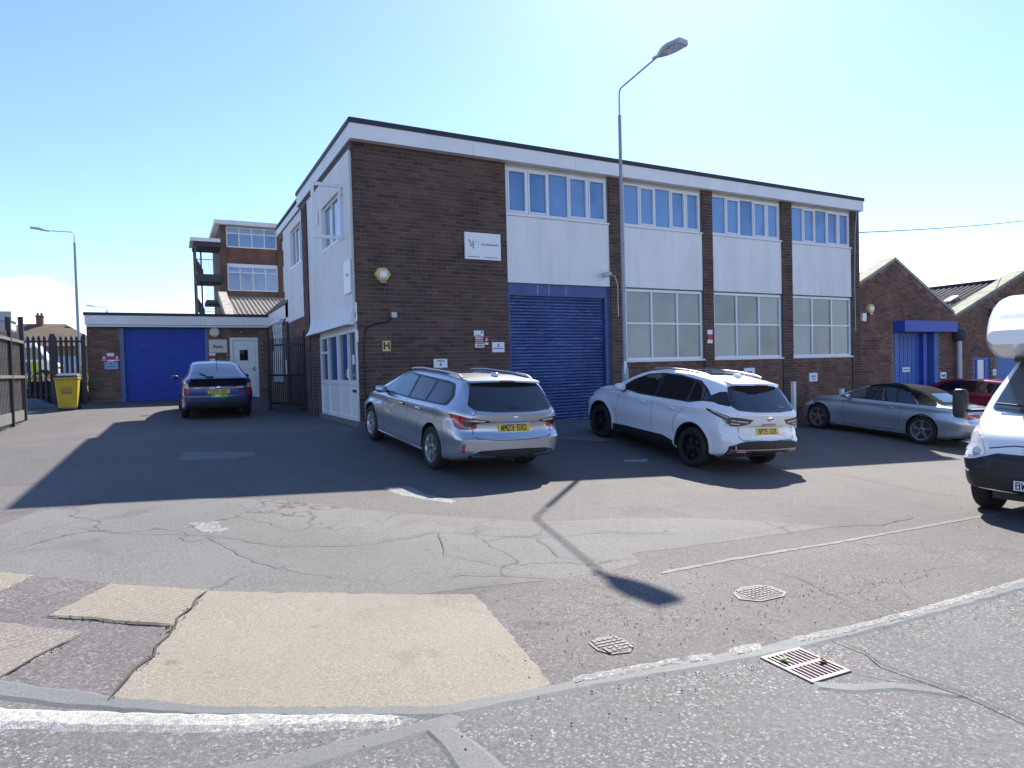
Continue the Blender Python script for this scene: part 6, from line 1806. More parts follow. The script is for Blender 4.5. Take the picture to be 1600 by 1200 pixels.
# ------------------------------------------------------------------ white crossover
prof = dict(
    zr=[(0, 1.00), (.03, 1.035), (.08, 1.075), (.20, 1.19), (.34, 1.33), (.46, 1.45), (.56, 1.50), (.85, 1.555), (1.4, 1.595), (1.95, 1.59), (2.35, 1.54), (2.65, 1.46), (2.95, 1.31), (3.22, 1.165), (3.34, 1.12), (3.5, 1.09), (3.85, 1.035), (4.15, .965), (4.3, .90), (4.39, .81), (4.425, .70)],
    zs=[(0, .97), (.1, 1.04), (.4, 1.09), (1.2, 1.06), (2.2, 1.03), (3.2, 1.03), (3.5, 1.03), (3.85, .975), (4.15, .89), (4.3, .80), (4.425, .62)],
    zb=[(0, .40), (.15, .32), (.5, .26), (.9, .24), (3.7, .22), (4.2, .24), (4.425, .32)],
    wm=[(0, .74), (.03, .79), (.09, .84), (.22, .885), (.6, .912), (1.0, .918), (3.2, .915), (3.7, .908), (4.05, .87), (4.25, .79), (4.37, .69), (4.425, .55)],
    ws=[(0, .69), (.06, .765), (.2, .825), (.5, .868), (.9, .892), (2.4, .885), (3.2, .865), (3.7, .83), (4.1, .74), (4.3, .62), (4.425, .48)],
    wr=[(0, .64), (.08, .69), (.25, .67), (.45, .635), (.7, .635), (1.5, .64), (2.2, .63), (2.6, .65), (3.0, .72), (3.3, .77), (3.5, .765), (3.8, .71), (4.1, .62), (4.3, .5), (4.425, .36)],
    zm0=.70, rear_bulge=[(.2, .10), (.36, .03), (.46, .0), (.595, .0), (.62, .035), (.70, .065), (.80, .10), (.84, .075), (1.0, .055), (1.15, .03), (1.5, .0)],
    front_bulge=[(.2, .08), (.35, .0), (.6, .0), (.8, .05), (1.0, .1)])
c = Car('crossover_car', 'white crossover with black roof pillars parked between the lamp post and the marker post', 'car', 4.425, prof, 'paint_white', .88, 3.545, .345, .395, 1.58)
c.wheels(.225, .225, (5, .15, .022), 'alloy_dark')
c.patch('window_trim', [(.42, 1.165), (.62, 1.235), (.78, 1.36), (1.0, 1.47), (1.5, 1.515), (2.0, 1.505), (2.4, 1.445), (2.75, 1.30), (3.06, 1.10), (2.4, 1.055), (1.3, 1.08), (1.05, 1.085), (.75, 1.15)], 'L', 'black_plastic', off=.003, both=True, round_=.03)
c.patch('side_window', [(2.0, 1.085), (1.98, 1.475), (2.36, 1.43), (2.68, 1.305), (2.93, 1.11)], 'L', 'car_glass', off=.007, both=True, round_=.03)
c.patch('side_window', [(1.14, 1.11), (1.14, 1.45), (1.5, 1.49), (1.91, 1.48), (1.92, 1.09)], 'L', 'car_glass', off=.007, both=True, round_=.03)
c.patch('quarter_window', [(.62, 1.19), (.86, 1.37), (1.07, 1.44), (1.08, 1.12)], 'L', 'car_glass', off=.007, both=True, round_=.03)
c.patch('pillar_panel', [(.25, 1.125), (.34, 1.25), (.42, 1.35), (.52, 1.33), (.72, 1.22), (.45, 1.14)], 'L', 'black_plastic', off=.0045, both=True, round_=.02)
rw = c.patch('rear_window', [(-.64, 1.07), (-.73, 1.13), (-.62, 1.42), (-.3, 1.455), (.3, 1.455), (.62, 1.42), (.73, 1.13), (.64, 1.07), (.3, 1.05), (-.3, 1.05)], 'B', 'car_glass', off=.007, round_=.04)
c.patch('windscreen', [(3.2, -.70), (3.24, 0), (3.2, .70), (2.56, .57), (2.46, 0), (2.56, -.57)], 'T', 'car_glass', off=.005, round_=.05)
c.patch('glass_roof', [(1.0, -.50), (1.0, .50), (1.95, .50), (1.95, -.50)], 'T', 'car_glass', off=.005, round_=.05)
mb = MB()
for i in range(nsp):
    y = -.55 + 1.10 * i / (nsp - 1); t = abs(y) / .55; xx = .31 + .10 * t * t
    mb.v += [(xx, y, 1.475 - .02 * t), (xx + .02, y, 1.505 - .02 * t), (.72, y, 1.545 - .02 * t), (.62, y, 1.49 - .02 * t)]
for i in range(nsp - 1):
    for k in range(4):
        k2 = (k + 1) % 4; mb.f.append((i * 4 + k, i * 4 + k2, (i + 1) * 4 + k2, (i + 1) * 4 + k))
mb.f += [(0, 1, 2, 3), tuple((nsp - 1) * 4 + k for k in range(4))]
sp = mb.build('roof_spoiler', 'paint_white', c.root, smooth=40)
c.box('brake_light', (.29, .315, -.14, .14, 1.472, 1.488), 'red_lens', sp)
c.tube('roof_rail', [(.86, .62, 1.555), (1.0, .61, 1.585), (1.5, .605, 1.608), (2.0, .60, 1.595), (2.3, .60, 1.565)], .017, 'alloy', both=True)
c.blob('roof_fin', (.84, 0, 1.585), (.09, .03, .035), 'paint_white', both=False)
tl = c.patch('tail_light', [(.14, .83), (.14, .96), (.24, .99), (.62, 1.055), (.60, 1.02), (.30, .93), (.22, .85)], 'L', 'smoke_lens', off=.006, both=True, round_=.012)
t2 = c.patch('tail_light', [(.78, .825), (.78, .968), (.66, .965), (.36, .93), (.44, .86), (.60, .83)], 'B', 'smoke_lens', off=.007, both=True, round_=.015)
c.patch('light_strip', [(.48, .880), (.46, .895), (.77, .925), (.77, .908)], 'B', 'clear_lens', off=.009, both=True, parent=t2)
c.patch('light_strip', [(.62, .85), (.62, .866), (.77, .872), (.77, .853)], 'B', 'clear_lens', off=.009, both=True, parent=t2)
c.patch('light_strip', [(.2, .962), (.5, 1.033), (.5, 1.02), (.2, .945)], 'L', 'clear_lens', off=.008, both=True, parent=tl)
pl = c.plate('BP25 GZK', 'B', 0, .735, 'plate_yellow', off=.006)
c.seam('plate_recess_edge', [[(-.42, .60), (-.34, .81), (.34, .81), (.42, .60), (-.42, .60)]], 'B', w=.008, mat='alloy', both=False)
p, n = c.hit('B', 0, .85); text(c.root, 'QASHQAI', .05, p + Vector((-.006, 0, 0)), (0, -1, 0), (0, 0, 1), 'ink', name='badge_lettering', bold=.02, space=1.7)
p, n = c.hit('B', 0, .945); bd = c.blob('tailgate_badge', (p.x, 0, .945), (.010, .055, .048), 'chrome', both=False, e=1)
c.box('badge_bar', (p.x - .016, p.x, -.075, .075, .938, .952), 'chrome', bd[0], bevel=0)
c.seam('tailgate_gap', [[(.68, 1.06), (.68, .93), (.62, .80), (.64, .66), (.58, .60), (0, .585)]], 'B', w=.010)
c.patch('bumper_cladding', [(-.80, .34), (-.80, .50), (-.66, .56), (-.55, .585), (.55, .585), (.66, .56), (.80, .50), (.80, .34), (.5, .31), (-.5, .31)], 'B', 'cladding', off=.006, round_=.02)
c.patch('bumper_trim', [(.30, .345), (.40, .425), (.78, .445), (.78, .36), (.38, .335)], 'B', 'alloy', off=.012, both=True)
c.patch('reflector', [(.46, .365), (.50, .405), (.72, .415), (.72, .365)], 'B', 'red_lens', off=.016, both=True)
c.patch('trim_strip', [(-.79, .44), (.79, .44), (.79, .455), (-.79, .455)], 'B', 'alloy', off=.011)
def arch_ring(c, r0, r1, ax, lo):
    P = [(ax + r1 * math.cos(a), c.tr + .015 + r1 * math.sin(a)) for a in np.linspace(R(lo), R(180 - lo), 22)] + [(ax + r0 * math.cos(a), c.tr + .015 + r0 * math.sin(a)) for a in np.linspace(R(180 - lo), R(lo), 22)]
    return P
for ax in (.88, 3.545):
    c.patch('arch_trim', arch_ring(c, .397, .455, ax, -14), 'L', 'paint_white', off=.012, both=True, grid=.05)
    c.patch('arch_trim', arch_ring(c, .392, .412, ax, -16), 'L', 'cladding', off=.016, both=True, grid=.05)
c.patch('sill_cladding', [(1.27, .255), (1.33, .36), (1.62, .42), (2.5, .40), (3.1, .38), (3.16, .255)], 'L', 'cladding', off=.010, both=True, round_=.03)
c.seam('door_gap', [[(1.95, 1.08), (1.94, .45)], [(2.98, 1.03), (3.02, .65), (2.98, .40), (1.6, .40)], [(1.08, 1.08), (1.15, .95), (1.32, .80), (1.36, .6), (1.30, .42)], [(3.2, 1.03), (3.6, 1.0), (4.0, .90)]], 'L')
for x in (1.42, 2.22):
    p, n = c.hit('L', x, .93); c.blob('door_handle', (x, p.y + .022, .932), (.115, .014, .017), 'paint_white', e=.7)
mr_ = c.blob('mirror', (2.82, 1.0, 1.135), (.085, .115, .075), 'paint_white', e=.75)
c.blob('mirror_foot', (2.86, .90, 1.07), (.05, .06, .03), 'black_plastic', parent=mr_)
c.patch('headlight', [(3.9, .86), (4.05, .93), (4.25, .87), (4.3, .80), (4.1, .80)], 'L', 'clear_lens', off=.005, both=True, round_=.03)
c.blob('wiper', (.17, -.28, 1.115), (.02, .17, .018), 'black_plastic', both=False, parent=rw)
c.patch('front_lip', [(4.0, .26), (4.0, .38), (4.3, .40), (4.38, .33), (4.3, .27)], 'L', 'cladding', off=.012, both=True)
c.place((4.36, -5.04), 89.7)

# ------------------------------------------------------------------ silver convertible
prof = dict(
    zr=[(0, .86), (.03, .885), (.08, .915), (.3, .945), (.66, .965), (.75, .985), (.95, 1.08), (1.2, 1.21), (1.45, 1.315), (1.75, 1.365), (2.15, 1.378), (2.45, 1.35), (2.65, 1.30), (2.95, 1.17), (3.25, 1.03), (3.36, .985), (3.5, .955), (3.9, .91), (4.25, .84), (4.45, .77), (4.58, .68), (4.63, .56)],
    zs=[(0, .83), (.1, .88), (.4, .92), (.9, .93), (2.0, .92), (3.2, .915), (3.5, .905), (3.9, .86), (4.25, .775), (4.45, .69), (4.63, .5)],
    zb=[(0, .32), (.12, .26), (.5, .19), (.9, .17), (3.9, .16), (4.4, .18), (4.63, .25)],
    wm=[(0, .73), (.03, .78), (.09, .83), (.22, .875), (.6, .918), (1.0, .927), (3.3, .92), (3.85, .91), (4.2, .86), (4.42, .78), (4.56, .66), (4.63, .5)],
    ws=[(0, .68), (.06, .75), (.2, .81), (.5, .865), (.9, .89), (2.4, .875), (3.3, .86), (3.8, .82), (4.2, .73), (4.45, .6), (4.63, .42)],
    wr=[(0, .62), (.08, .68), (.3, .74), (.7, .76), (.95, .66), (1.3, .58), (1.7, .56), (2.3, .56), (2.7, .60), (3.1, .70), (3.4, .77), (3.7, .73), (4.1, .63), (4.4, .5), (4.63, .3)],
    zm0=.58, rear_bulge=[(.2, .10), (.34, .04), (.45, .0), (.58, .0), (.66, .03), (.80, .06), (.9, .05), (1.4, .0)],
    front_bulge=[(.2, .08), (.35, .0), (.5, .0), (.7, .06), (.9, .1)])
c = Car('convertible_car', 'silver convertible with black fabric hood up, parked right of the white marker post', 'car', 4.63, prof, 'paint_silver_blue', 1.07, 3.82, .34, .375, 1.60)
c.wheels(.245, .24, (5, .13, .018))
c.patch('soft_top', [(.74, -.735), (.74, .735), (.95, .66), (1.35, .60), (1.8, .572), (2.3, .565), (2.58, .575), (2.62, 0), (2.58, -.575), (2.3, -.565), (1.8, -.572), (1.35, -.60), (.95, -.66)], 'T', 'fabric_black', off=.007)
c.patch('soft_top_side', [(.80, .945), (.84, 1.0), (1.1, 1.14), (1.4, 1.255), (1.8, 1.32), (2.3, 1.325), (2.6, 1.27), (2.66, 1.20), (2.2, 1.285), (1.85, 1.28), (1.5, 1.19), (1.42, .945)], 'L', 'fabric_black', off=.009, both=True)
c.patch('window_trim', [(1.2, .945), (1.40, 1.13), (1.7, 1.255), (1.88, 1.285), (2.3, 1.295), (2.64, 1.25), (2.93, 1.13), (3.27, .945)], 'L', 'black_plastic', off=.0105, both=True)
c.patch('side_window', [(1.75, .955), (1.87, 1.265), (2.3, 1.28), (2.62, 1.235), (2.9, 1.12), (3.2, .96)], 'L', 'car_glass', off=.013, both=True, round_=.03)
c.patch('quarter_window', [(1.22, .955), (1.40, 1.10), (1.68, 1.23), (1.79, 1.25), (1.69, .955)], 'L', 'car_glass', off=.013, both=True, round_=.04)
c.patch('a_pillar', [(3.34, .965), (2.97, 1.15), (2.66, 1.29), (2.72, 1.30), (3.02, 1.165), (3.39, .975)], 'L', 'alloy', off=.006, both=True)
c.patch('rear_window', [(-.46, 1.02), (-.40, 1.20), (.40, 1.20), (.46, 1.02)], 'B', 'car_glass_blue', off=.012, round_=.06)
c.patch('windscreen', [(3.24, -.70), (3.28, 0), (3.24, .70), (2.74, .55), (2.68, 0), (2.74, -.55)], 'T', 'car_glass', off=.006, round_=.05)
c.patch('tail_light', [(.15, .72), (.15, .82), (.36, .83), (.3, .74)], 'L', 'red_lens', off=.005, both=True, round_=.02)
c.patch('tail_light', [(.80, .70), (.80, .82), (.40, .82), (.38, .73)], 'B', 'red_lens', off=.006, both=True, round_=.02)
c.patch('bumper_insert', [(-.6, .28), (-.62, .38), (.62, .38), (.6, .28)], 'B', 'dark_plastic', off=.005, round_=.03)
c.tube('exhaust', [(-.02, .5, .30), (.3, .5, .31)], .045, 'chrome', both=True)
c.seam('door_gap', [[(1.62, .93), (1.58, .75), (1.62, .45), (1.75, .27), (3.0, .25), (3.12, .5), (3.1, .91)], [(3.35, .91), (3.8, .87), (4.3, .76)]], 'L')
c.patch('sill_trim', [(1.5, .19), (3.35, .19), (3.4, .215), (1.48, .215)], 'L', 'chrome', off=.012, both=True)
p, n = c.hit('L', 1.86, .80); c.blob('door_handle', (1.86, p.y + .02, .80), (.105, .014, .016), 'chrome', e=.7)
mr_ = c.blob('mirror', (2.95, .98, .985), (.07, .10, .06), 'paint_silver_blue', e=.75)
c.blob('mirror_foot', (2.97, .88, .94), (.035, .06, .022), 'black_plastic', parent=mr_)
c.seam('swage_line', [[(.6, .68), (1.5, .70), (3.0, .69), (3.6, .66)], [(1.45, .36), (2.4, .38), (3.35, .37)]], 'L', w=.006, mat='alloy')
c.patch('headlight', [(3.95, .68), (4.15, .77), (4.4, .71), (4.46, .62), (4.2, .61)], 'L', 'clear_lens', off=.005, both=True, round_=.03)
c.patch('deck_trim', [(.66, -.74), (.66, .74), (.70, .74), (.70, -.74)], 'T', 'chrome', off=.006)
c.place((12.54, -4.19), 92.3)

# ------------------------------------------------------------------ blue liftback
prof = dict(
    zr=[(0, 1.0), (.02, 1.02), (.05, 1.045), (.10, 1.065), (.3, 1.13), (.6, 1.235), (.95, 1.35), (1.3, 1.44), (1.7, 1.485), (2.1, 1.49), (2.45, 1.455), (2.8, 1.34), (3.2, 1.15), (3.45, 1.03), (3.58, .985), (3.8, .935), (4.1, .86), (4.3, .78), (4.41, .69), (4.46, .58)],
    zs=[(0, .97), (.1, 1.0), (.4, 1.02), (1.2, .985), (2.4, .93), (3.3, .89), (3.6, .875), (3.9, .83), (4.2, .74), (4.35, .65), (4.46, .5)],
    zb=[(0, .30), (.12, .25), (.5, .2), (.9, .18), (3.8, .17), (4.3, .2), (4.46, .26)],
    wm=[(0, .74), (.03, .78), (.09, .815), (.22, .845), (.6, .868), (1.0, .872), (3.1, .87), (3.7, .865), (4.05, .82), (4.25, .74), (4.4, .62), (4.46, .48)],
    ws=[(0, .69), (.06, .73), (.2, .775), (.5, .82), (.9, .845), (2.4, .84), (3.3, .82), (3.7, .785), (4.1, .68), (4.3, .55), (4.46, .4)],
    wr=[(0, .64), (.08, .665), (.3, .64), (.6, .60), (1.0, .575), (1.6, .57), (2.2, .57), (2.6, .59), (3.1, .66), (3.5, .73), (3.8, .69), (4.1, .58), (4.3, .45), (4.46, .3)],
    zm0=.60, rear_bulge=[(.2, .12), (.34, .04), (.45, .0), (.6, .0), (.70, .04), (.85, .06), (1.0, .02), (1.1, .0), (1.5, 0)],
    front_bulge=[(.2, .08), (.35, .0), (.5, .0), (.7, .06), (.9, .1)])
c = Car('liftback_car', 'dark blue liftback car with split rear window parked facing the white garage door', 'car', 4.46, prof, 'paint_blue', .97, 3.67, .315, .35, 1.52)
c.wheels(.20, .195, (7, 0, .022))
c.patch('window_trim', [(.55, 1.03), (.9, 1.22), (1.4, 1.36), (1.9, 1.405), (2.4, 1.38), (2.75, 1.28), (3.2, 1.04), (3.35, .93)], 'L', 'black_plastic', off=.002, both=True, round_=.04)
c.patch('side_window', [(2.0, .97), (1.98, 1.38), (2.38, 1.36), (2.72, 1.255), (3.1, 1.03), (3.2, .96)], 'L', 'car_glass', off=.006, both=True, round_=.03)
c.patch('side_window', [(.78, 1.04), (1.0, 1.20), (1.42, 1.335), (1.9, 1.38), (1.92, .98)], 'L', 'car_glass', off=.006, both=True, round_=.04)
rw = c.patch('rear_window', [(.16, -.55), (.14, 0), (.16, .55), (1.15, .485), (1.2, 0), (1.15, -.485)], 'T', 'car_glass_blue', off=.006, round_=.05)
c.patch('lower_rear_window', [(-.66, .86), (-.68, 1.0), (.68, 1.0), (.66, .86)], 'B', 'car_glass', off=.006, round_=.02)
c.box('rear_spoiler', (-.03, .12, -.66, .66, 1.035, 1.06), 'paint_blue', bevel=.01)
c.patch('windscreen', [(3.4, -.64), (3.44, 0), (3.4, .64), (2.64, .53), (2.55, 0), (2.64, -.53)], 'T', 'car_glass', off=.005, round_=.05)
tl = c.patch('tail_light', [(.14, .64), (.14, .93), (.2, 1.0), (.3, 1.0), (.24, .85), (.19, .66)], 'L', 'red_lens', off=.006, both=True, round_=.02)
t2 = c.patch('tail_light', [(.76, .60), (.76, .95), (.70, .96), (.67, .80), (.70, .62)], 'B', 'red_lens', off=.007, both=True, round_=.02)
c.patch('clear_lamp', [(.755, .79), (.755, .93), (.71, .94), (.69, .80)], 'B', 'clear_lens', off=.009, both=True, parent=t2)
c.plate('FJ16 VSY', 'B', 0, .71, 'plate_yellow', off=.012)
p, n = c.hit('B', 0, .61)
mb = MB(); mb.box(p.x - .014, p.x, -.20, .18, .565, .648); st_ = mb.build('licence_plate', 'sign_green', c.root)
mb = MB(); mb.box(p.x - .016, p.x - .014, -.02, .10, .59, .64); mb.build('crest', 'sign_white', st_)
p, n = c.hit('B', 0, .815); c.blob('tailgate_badge', (p.x, 0, .815), (.010, .055, .036), 'chrome', both=False, e=1)
mb = MB(); mb.box(p.x - .008, p.x + .01, .09, .22, .79, .83); mb.build('sticker', 'sign_white', c.root)
for y0, y1 in ((.42, .58), (-.60, -.42)):
    mb = MB(); mb.box(p.x - .005, p.x + .02, y0, y1, .805, .825); mb.build('badge_lettering', 'chrome', c.root)
c.seam('tailgate_gap', [[(.68, .86), (.66, .66), (.60, .53), (0, .51)]], 'B', w=.010)
c.patch('bumper_insert', [(-.72, .27), (-.76, .47), (.76, .47), (.72, .27)], 'B', 'dark_plastic', off=.005, round_=.03)
c.seam('door_gap', [[(1.96, .97), (1.95, .28)], [(3.05, .89), (3.05, .30), (1.3, .25)], [(1.25, .98), (1.4, .7), (1.3, .3)]], 'L')
mr_ = c.blob('mirror', (2.92, .96, 1.0), (.07, .10, .065), 'paint_blue', e=.75)
c.blob('mirror_foot', (2.95, .86, .96), (.035, .06, .022), 'black_plastic', parent=mr_)
c.tube('aerial', [(1.25, -.05, 1.43), (1.05, -.05, 1.62)], .006, 'black_plastic')
c.tube('wiper', [(.14, .25, 1.09), (.24, .28, 1.125), (.42, .42, 1.19)], .012, 'black_plastic', parent=rw)
c.box('wiper_motor', (.12, .2, .12, .28, 1.085, 1.115), 'black_plastic', rw)
for x in (1.5, 2.2):
    p, n = c.hit('L', x, .86); c.blob('door_handle', (x, p.y + .02, .86), (.10, .013, .016), 'paint_blue', e=.7)
BLUE = c
c.place((-3.16, 5.95), 90.5)

# ------------------------------------------------------------------ red hatchback, mostly hidden
prof = dict(
    zr=[(0, .95), (.05, 1.0), (.15, 1.1), (.3, 1.26), (.4, 1.345), (.55, 1.385), (1.2, 1.43), (1.8, 1.42), (2.2, 1.36), (2.6, 1.2), (2.95, 1.02), (3.1, .97), (3.6, .88), (3.85, .78), (3.95, .6)],
    zs=[(0, .90), (.2, .94), (1.5, .93), (2.9, .9), (3.4, .83), (3.8, .7), (3.95, .5)],
    zb=[(0, .32), (.2, .24), (.8, .19), (3.4, .18), (3.95, .26)],
    wm=[(0, .72), (.05, .77), (.2, .82), (.6, .85), (3.0, .85), (3.5, .80), (3.8, .66), (3.95, .45)],
    ws=[(0, .66), (.1, .74), (.4, .80), (.9, .83), (2.8, .81), (3.3, .74), (3.7, .58), (3.95, .38)],
    wr=[(0, .60), (.1, .64), (.4, .59), (1.2, .58), (2.0, .57), (2.5, .62), (3.0, .70), (3.4, .62), (3.95, .3)],
    zm0=.6, rear_bulge=[(.2, .1), (.4, .0), (.6, .0), (.8, .05), (1.0, .03), (1.4, 0)], front_bulge=[(.2, .08), (.4, 0), (.6, .0), (.9, .1)])
c = Car('hatchback_car', 'dark red hatchback half hidden between the silver convertible and the white van', 'car', 3.95, prof, 'paint_red', .72, 3.22, .30, .34, 1.47)
c.wheels(.19, .19, (6, 0, .022))
c.patch('side_window', [(.55, 1.0), (.62, 1.28), (1.4, 1.35), (1.9, 1.32), (2.3, 1.2), (2.65, .97)], 'L', 'car_glass', off=.005, both=True, round_=.05)
c.patch('rear_window', [(-.58, 1.02), (-.5, 1.28), (.5, 1.28), (.58, 1.02)], 'B', 'car_glass', off=.006, round_=.05)
c.patch('windscreen', [(2.85, -.62), (2.9, 0), (2.85, .62), (2.3, .53), (2.24, 0), (2.3, -.53)], 'T', 'car_glass', off=.005, round_=.05)
c.patch('tail_light', [(.80, .72), (.80, .92), (.62, .92), (.60, .75)], 'B', 'red_lens', off=.006, both=True, round_=.02)
c.plate('', 'B', 0, .7, 'plate_yellow', off=.008) if False else None
c.patch('bumper_insert', [(-.6, .28), (-.62, .38), (.62, .38), (.6, .28)], 'B', 'dark_plastic', off=.005, round_=.03)
c.blob('mirror', (2.35, .93, .99), (.07, .09, .06), 'paint_red', e=.75)
c.place((19.8, -2.2), 92)

# ------------------------------------------------------------------ white coach-built camper van
prof = dict(
    zr=[(0, 2.30), (.5, 2.30), (1.0, 2.26), (1.3, 2.16), (1.6, 1.93), (1.95, 1.60), (2.2, 1.36), (2.32, 1.27), (2.45, 1.21), (2.7, 1.12), (2.9, 1.02), (2.98, .93), (3.02, .84)],
    zs=[(0, 1.28), (1.2, 1.25), (2.1, 1.18), (2.4, 1.10), (2.7, 1.0), (2.9, .87), (3.02, .68)],
    zb=[(0, .36), (2.0, .34), (2.6, .34), (3.02, .345)],
    wm=[(0, 1.0), (1.5, 1.0), (2.2, .985), (2.6, .955), (2.8, .91), (2.92, .85), (3.0, .77), (3.02, .72)],
    ws=[(0, .985), (1.5, .98), (2.2, .955), (2.6, .89), (2.8, .82), (2.95, .72), (3.02, .64)],
    wr=[(0, .80), (.8, .80), (1.3, .80), (1.7, .83), (2.1, .88), (2.4, .86), (2.7, .76), (2.9, .66), (3.02, .55)],
    zm0=.72, front_bulge=[(.3, .10), (.42, .03), (.55, .0), (.72, .0), (.80, .03), (.95, .06), (1.3, .04), (1.8, .0)])
c = Car('camper_van', 'white coach-built camper van with over-cab pod and dark bumper at the right edge', 'van', 3.02, prof, 'paint_van_white', -.6, 2.13, .34, .40, 1.70)
tyres = c
c.wheels(.20, .22, (6, 0, .03), 'lamp_grey')
c.patch('bumper', [(-.93, .355), (-.93, .68), (-.72, .71), (-.60, .745), (-.45, .80), (.45, .80), (.60, .745), (.72, .71), (.93, .68), (.93, .355), (.6, .345), (-.6, .345)], 'F', 'black_plastic', off=.012, round_=.02, depth=.02)
c.patch('bumper_side', [(2.5, .36), (2.44, .62), (2.56, .72), (2.9, .70), (3.0, .60), (2.98, .38)], 'L', 'black_plastic', off=.013, both=True, round_=.03)
gr = c.patch('grille', [(-.52, .55), (-.56, .68), (-.40, .775), (.40, .775), (.56, .68), (.52, .55)], 'F', 'dark_plastic', off=.02, round_=.03)
for z in np.linspace(.59, .75, 5):
    w_ = .50 if z < .68 else .46
    c.patch('grille_bar', [(-w_, z - .008), (w_, z - .008), (w_, z + .008), (-w_, z + .008)], 'F', 'black_plastic', off=.032, parent=gr)
hl = c.patch('headlight', [(2.66, .80), (2.54, .98), (2.66, 1.05), (2.76, 1.0), (2.80, .88), (2.80, .80)], 'L', 'clear_lens', off=.012, both=True, round_=.03)
hf = c.patch('headlight', [(.83, .75), (.84, .86), (.78, .99), (.68, .98), (.60, .82), (.60, .77), (.70, .745)], 'F', 'clear_lens', off=.012, both=True, round_=.03)
c.patch('projector', [(.70 + .06 * math.cos(a), .80 + .055 * math.sin(a)) for a in np.linspace(0, 5.98, 14)], 'F', 'chrome', off=.016, both=True, parent=hf)
c.patch('bumper_strip', [(.70, .565), (.90, .60), (.90, .57), (.72, .545)], 'F', 'chrome', off=.018, both=True)
c.seam('bonnet_gap', [[(-.60, .845), (-.3, .90), (.3, .90), (.60, .845)]], 'F', w=.014, both=False)
p, n = c.hit('F', 0, .855); text(c.root, 'IVECO', .10, p + Vector((.012, 0, 0)), (0, 1, 0), (-.25, 0, 1), 'chrome', name='badge_lettering', bold=.03, space=1.5, depth=.012)
c.plate('BW14', 'F', 0, .45, 'plate_white', off=.022, tilt=0, align='LEFT', tx=-.235)
ws_ = c.patch('windscreen', [(-.80, 1.30), (-.72, 2.06), (-.3, 2.13), (.3, 2.13), (.72, 2.06), (.80, 1.30), (.3, 1.24), (-.3, 1.24)], 'F', 'car_glass_blue', off=.008, round_=.06)
c.tube('wiper', [(2.33, .55, 1.30), (2.27, .1, 1.36), (2.25, -.35, 1.37)], .014, 'black_plastic', parent=ws_)
c.tube('wiper', [(2.33, -.10, 1.32), (2.27, -.5, 1.36), (2.24, -.75, 1.38)], .014, 'black_plastic', parent=ws_)
c.patch('side_window', [(.9, 1.30), (.92, 2.02), (1.40, 1.98), (1.95, 1.50), (2.05, 1.30)], 'L', 'car_glass', off=.008, both=True, round_=.05)
for sg in (1, -1):
    mr_ = c.blob('mirror', (2.02, 1.27, 1.36), (.07, .085, .20), 'black_plastic', both=True, e=.45) if sg == 1 else None
    if mr_: c.tube('mirror_arm', [(1.98, .94, 1.28), (2.02, 1.22, 1.26)], .022, 'black_plastic', both=True); 
    if mr_: c.patch('mirror_cap', [(1.9, 1.2), (1.9, 1.3), (1.99, 1.3), (1.99, 1.2)], 'T', 'paint_van_white', off=.004) if False else None
# the living box and the pod over the cab
def rbox(name, x0, x1, w, z0, z1, rr, mat, root, taper=None, nz_=6):
    mb = MB(); secs = []
    xs_ = np.concatenate([x0 + (x1 - x0) * np.linspace(0, 1, 13)])
    for x in xs_:
        t = (x - x0) / (x1 - x0); zz0, zz1, ww = taper(t) if taper else (z0, z1, w)
        r = min(rr, (zz1 - zz0) * .45, ww * .45); ring = []
        for (cy, cz, a0) in ((ww - r, zz1 - r, 0), (-ww + r, zz1 - r, 90), (-ww + r, zz0 + r, 180), (ww - r, zz0 + r, 270)):
            for k in range(nz_ + 1):
                a = R(a0 + 90 * k / nz_); ring.append((x, cy + r * math.cos(a), cz + r * math.sin(a)))
        secs.append(ring)
    k = len(secs[0])
    for s_ in secs: mb.v += s_
    for i in range(len(secs) - 1):
        for j in range(k):
            j2 = (j + 1) % k; mb.f.append((i * k + j, i * k + j2, (i + 1) * k + j2, (i + 1) * k + j))
    mb.f += [tuple(range(k)), tuple(range((len(secs) - 1) * k, len(secs) * k))]
    return mb.build(name, mat, root, smooth=45)
lb = rbox('living_box', -3.6, .55, 1.10, .45, 2.85, .12, 'paint_van_white', c.root)
def pod_t(t):
    s_ = t
    e_ = max(0, (s_ - .45) / .55)
    up = 2.86 - .70 * e_ ** 1.9; lo = 1.98 + .12 * max(0, .3 - s_) + .16 * e_ ** 3
    return lo, max(up, lo + .18), 1.08 - .22 * e_ ** 2.5
pod = rbox('over_cab_pod', .5, 2.24, 1.08, 2.0, 2.86, .16, 'paint_van_white', c.root, taper=pod_t)
mb = MB(); mb.box(.5, 1.62, -.80, .80, 1.93, 2.05); mb.build('pod_gasket', 'black_plastic', c.root)
for y0 in (-1.104, 1.094):
    mb = MB(); mb.box(-2.4, -1.3, y0, y0 + .01, 1.35, 1.95); mb.build('living_window', 'car_glass', lb)
mb = MB(); mb.box(-3.6, .6, -1.09, 1.09, .36, .46); mb.build('skirt', 'dark_plastic', c.root)
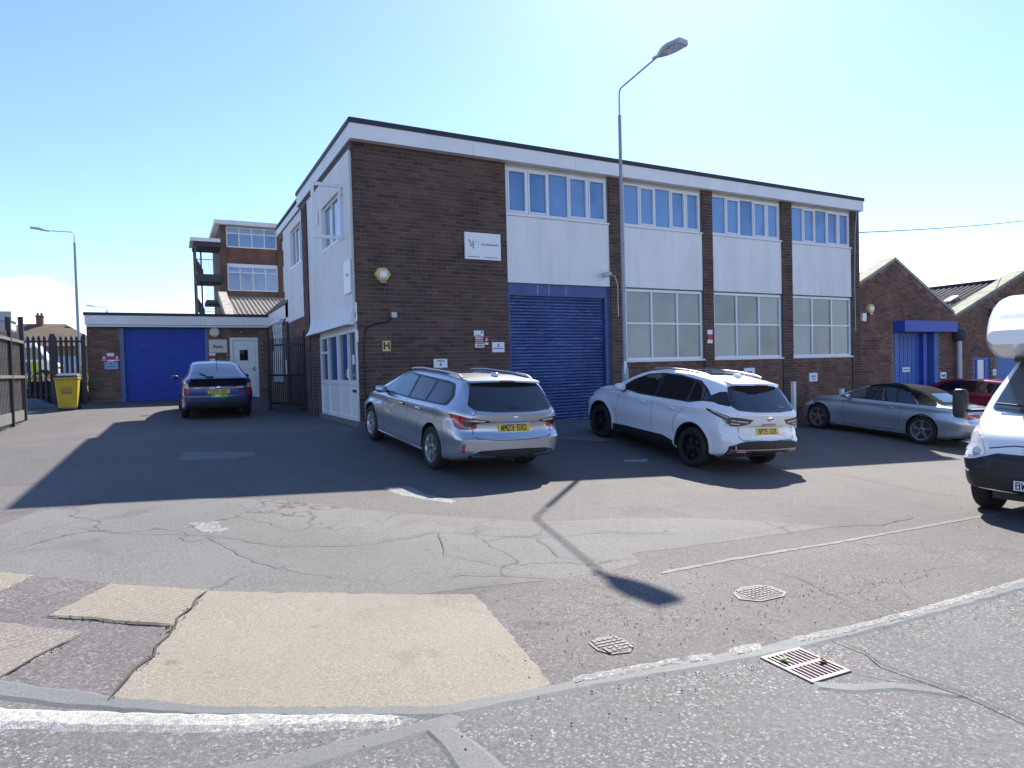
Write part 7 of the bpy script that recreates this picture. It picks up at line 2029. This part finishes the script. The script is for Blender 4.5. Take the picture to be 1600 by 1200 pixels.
# the camper's front right tyre stands at (6.12, -8.78)
h_ = 183.4
f_v = Vector((math.cos(R(h_)), math.sin(R(h_)), 0)); l_v = Vector((-f_v.y, f_v.x, 0))
fr_c = Vector((6.0, -8.76, 0)) + l_v * (c.track / 2 + .09)
o_ = fr_c - f_v * c.fa
za = gz(fr_c.x, fr_c.y); zb_ = gz((fr_c - f_v * 2.7).x, (fr_c - f_v * 2.7).y)
fw_ = Vector((f_v.x, f_v.y, (za - zb_) / 2.73)).normalized(); up_ = fw_.cross(Vector((l_v.x, l_v.y, 0))).normalized(); lf_ = up_.cross(fw_)
m_ = Matrix((fw_, lf_, up_)).transposed().to_4x4()
m_.translation = Vector((fr_c.x, fr_c.y, za)) - fw_ * c.fa
c.root.matrix_world = m_
CAMPER = c

# ------------------------------------------------------------------ van beyond the gate
zz = .9
vn = empty('patrol_van', (-9.0, 24.0, zz), 'white van with green flank panels beyond the palisade gate', 'van')
def vbox(name, x0, x1, y0, y1, z0, z1, mat, par=None, bev=.03):
    mb = MB(); mb.box(-9.0 + x0, -9.0 + x1, 24.0 + y0, 24.0 + y1, zz + z0, zz + z1); return mb.build(name, mat, par or vn, bevel=bev)
mb = MB(); pr = [(-2.4, .35), (1.0, .35), (1.1, .9), (.75, 1.05), (.30, 1.75), (.15, 1.85), (-2.4, 1.85)]
mb.prism([(-9.0 + x, 23.1, zz + z) for x, z in pr], (0, 1.8, 0)); bdy = mb.build('body', 'paint_van_white', vn, bevel=.05)
mb = MB(); mb.prism([(-9.0 + x, 23.085, zz + z) for x, z in ((.62, 1.1), (.28, 1.66), (-.35, 1.66), (-.35, 1.1))], (0, .02, 0)); mb.build('side_window', 'car_glass', bdy)
vbox('flank_panel', -.9, -.4, -.92, -.88, .5, 1.05, 'hi_vis', bdy, 0); vbox('flank_panel', .0, .4, -.92, -.88, .45, 1.0, 'hi_vis', bdy, 0); vbox('flank_panel', -.4, 0, -.92, -.88, .5, 1.0, 'blue_flat', bdy, 0)
vbox('light_bar', -.4, .1, -.7, .7, 1.86, 1.94, 'sign_blue', bdy, .01)
for x in (-1.7, .55):
    mb = MB(); mb.lathe([(23.05, 0), (23.05, .2), (23.05, .32), (23.3, .32), (23.3, 0)], 20, 'y', (-9.0 + x, 0, zz + .32)); mb.build('wheel', 'rubber', vn, smooth=40)
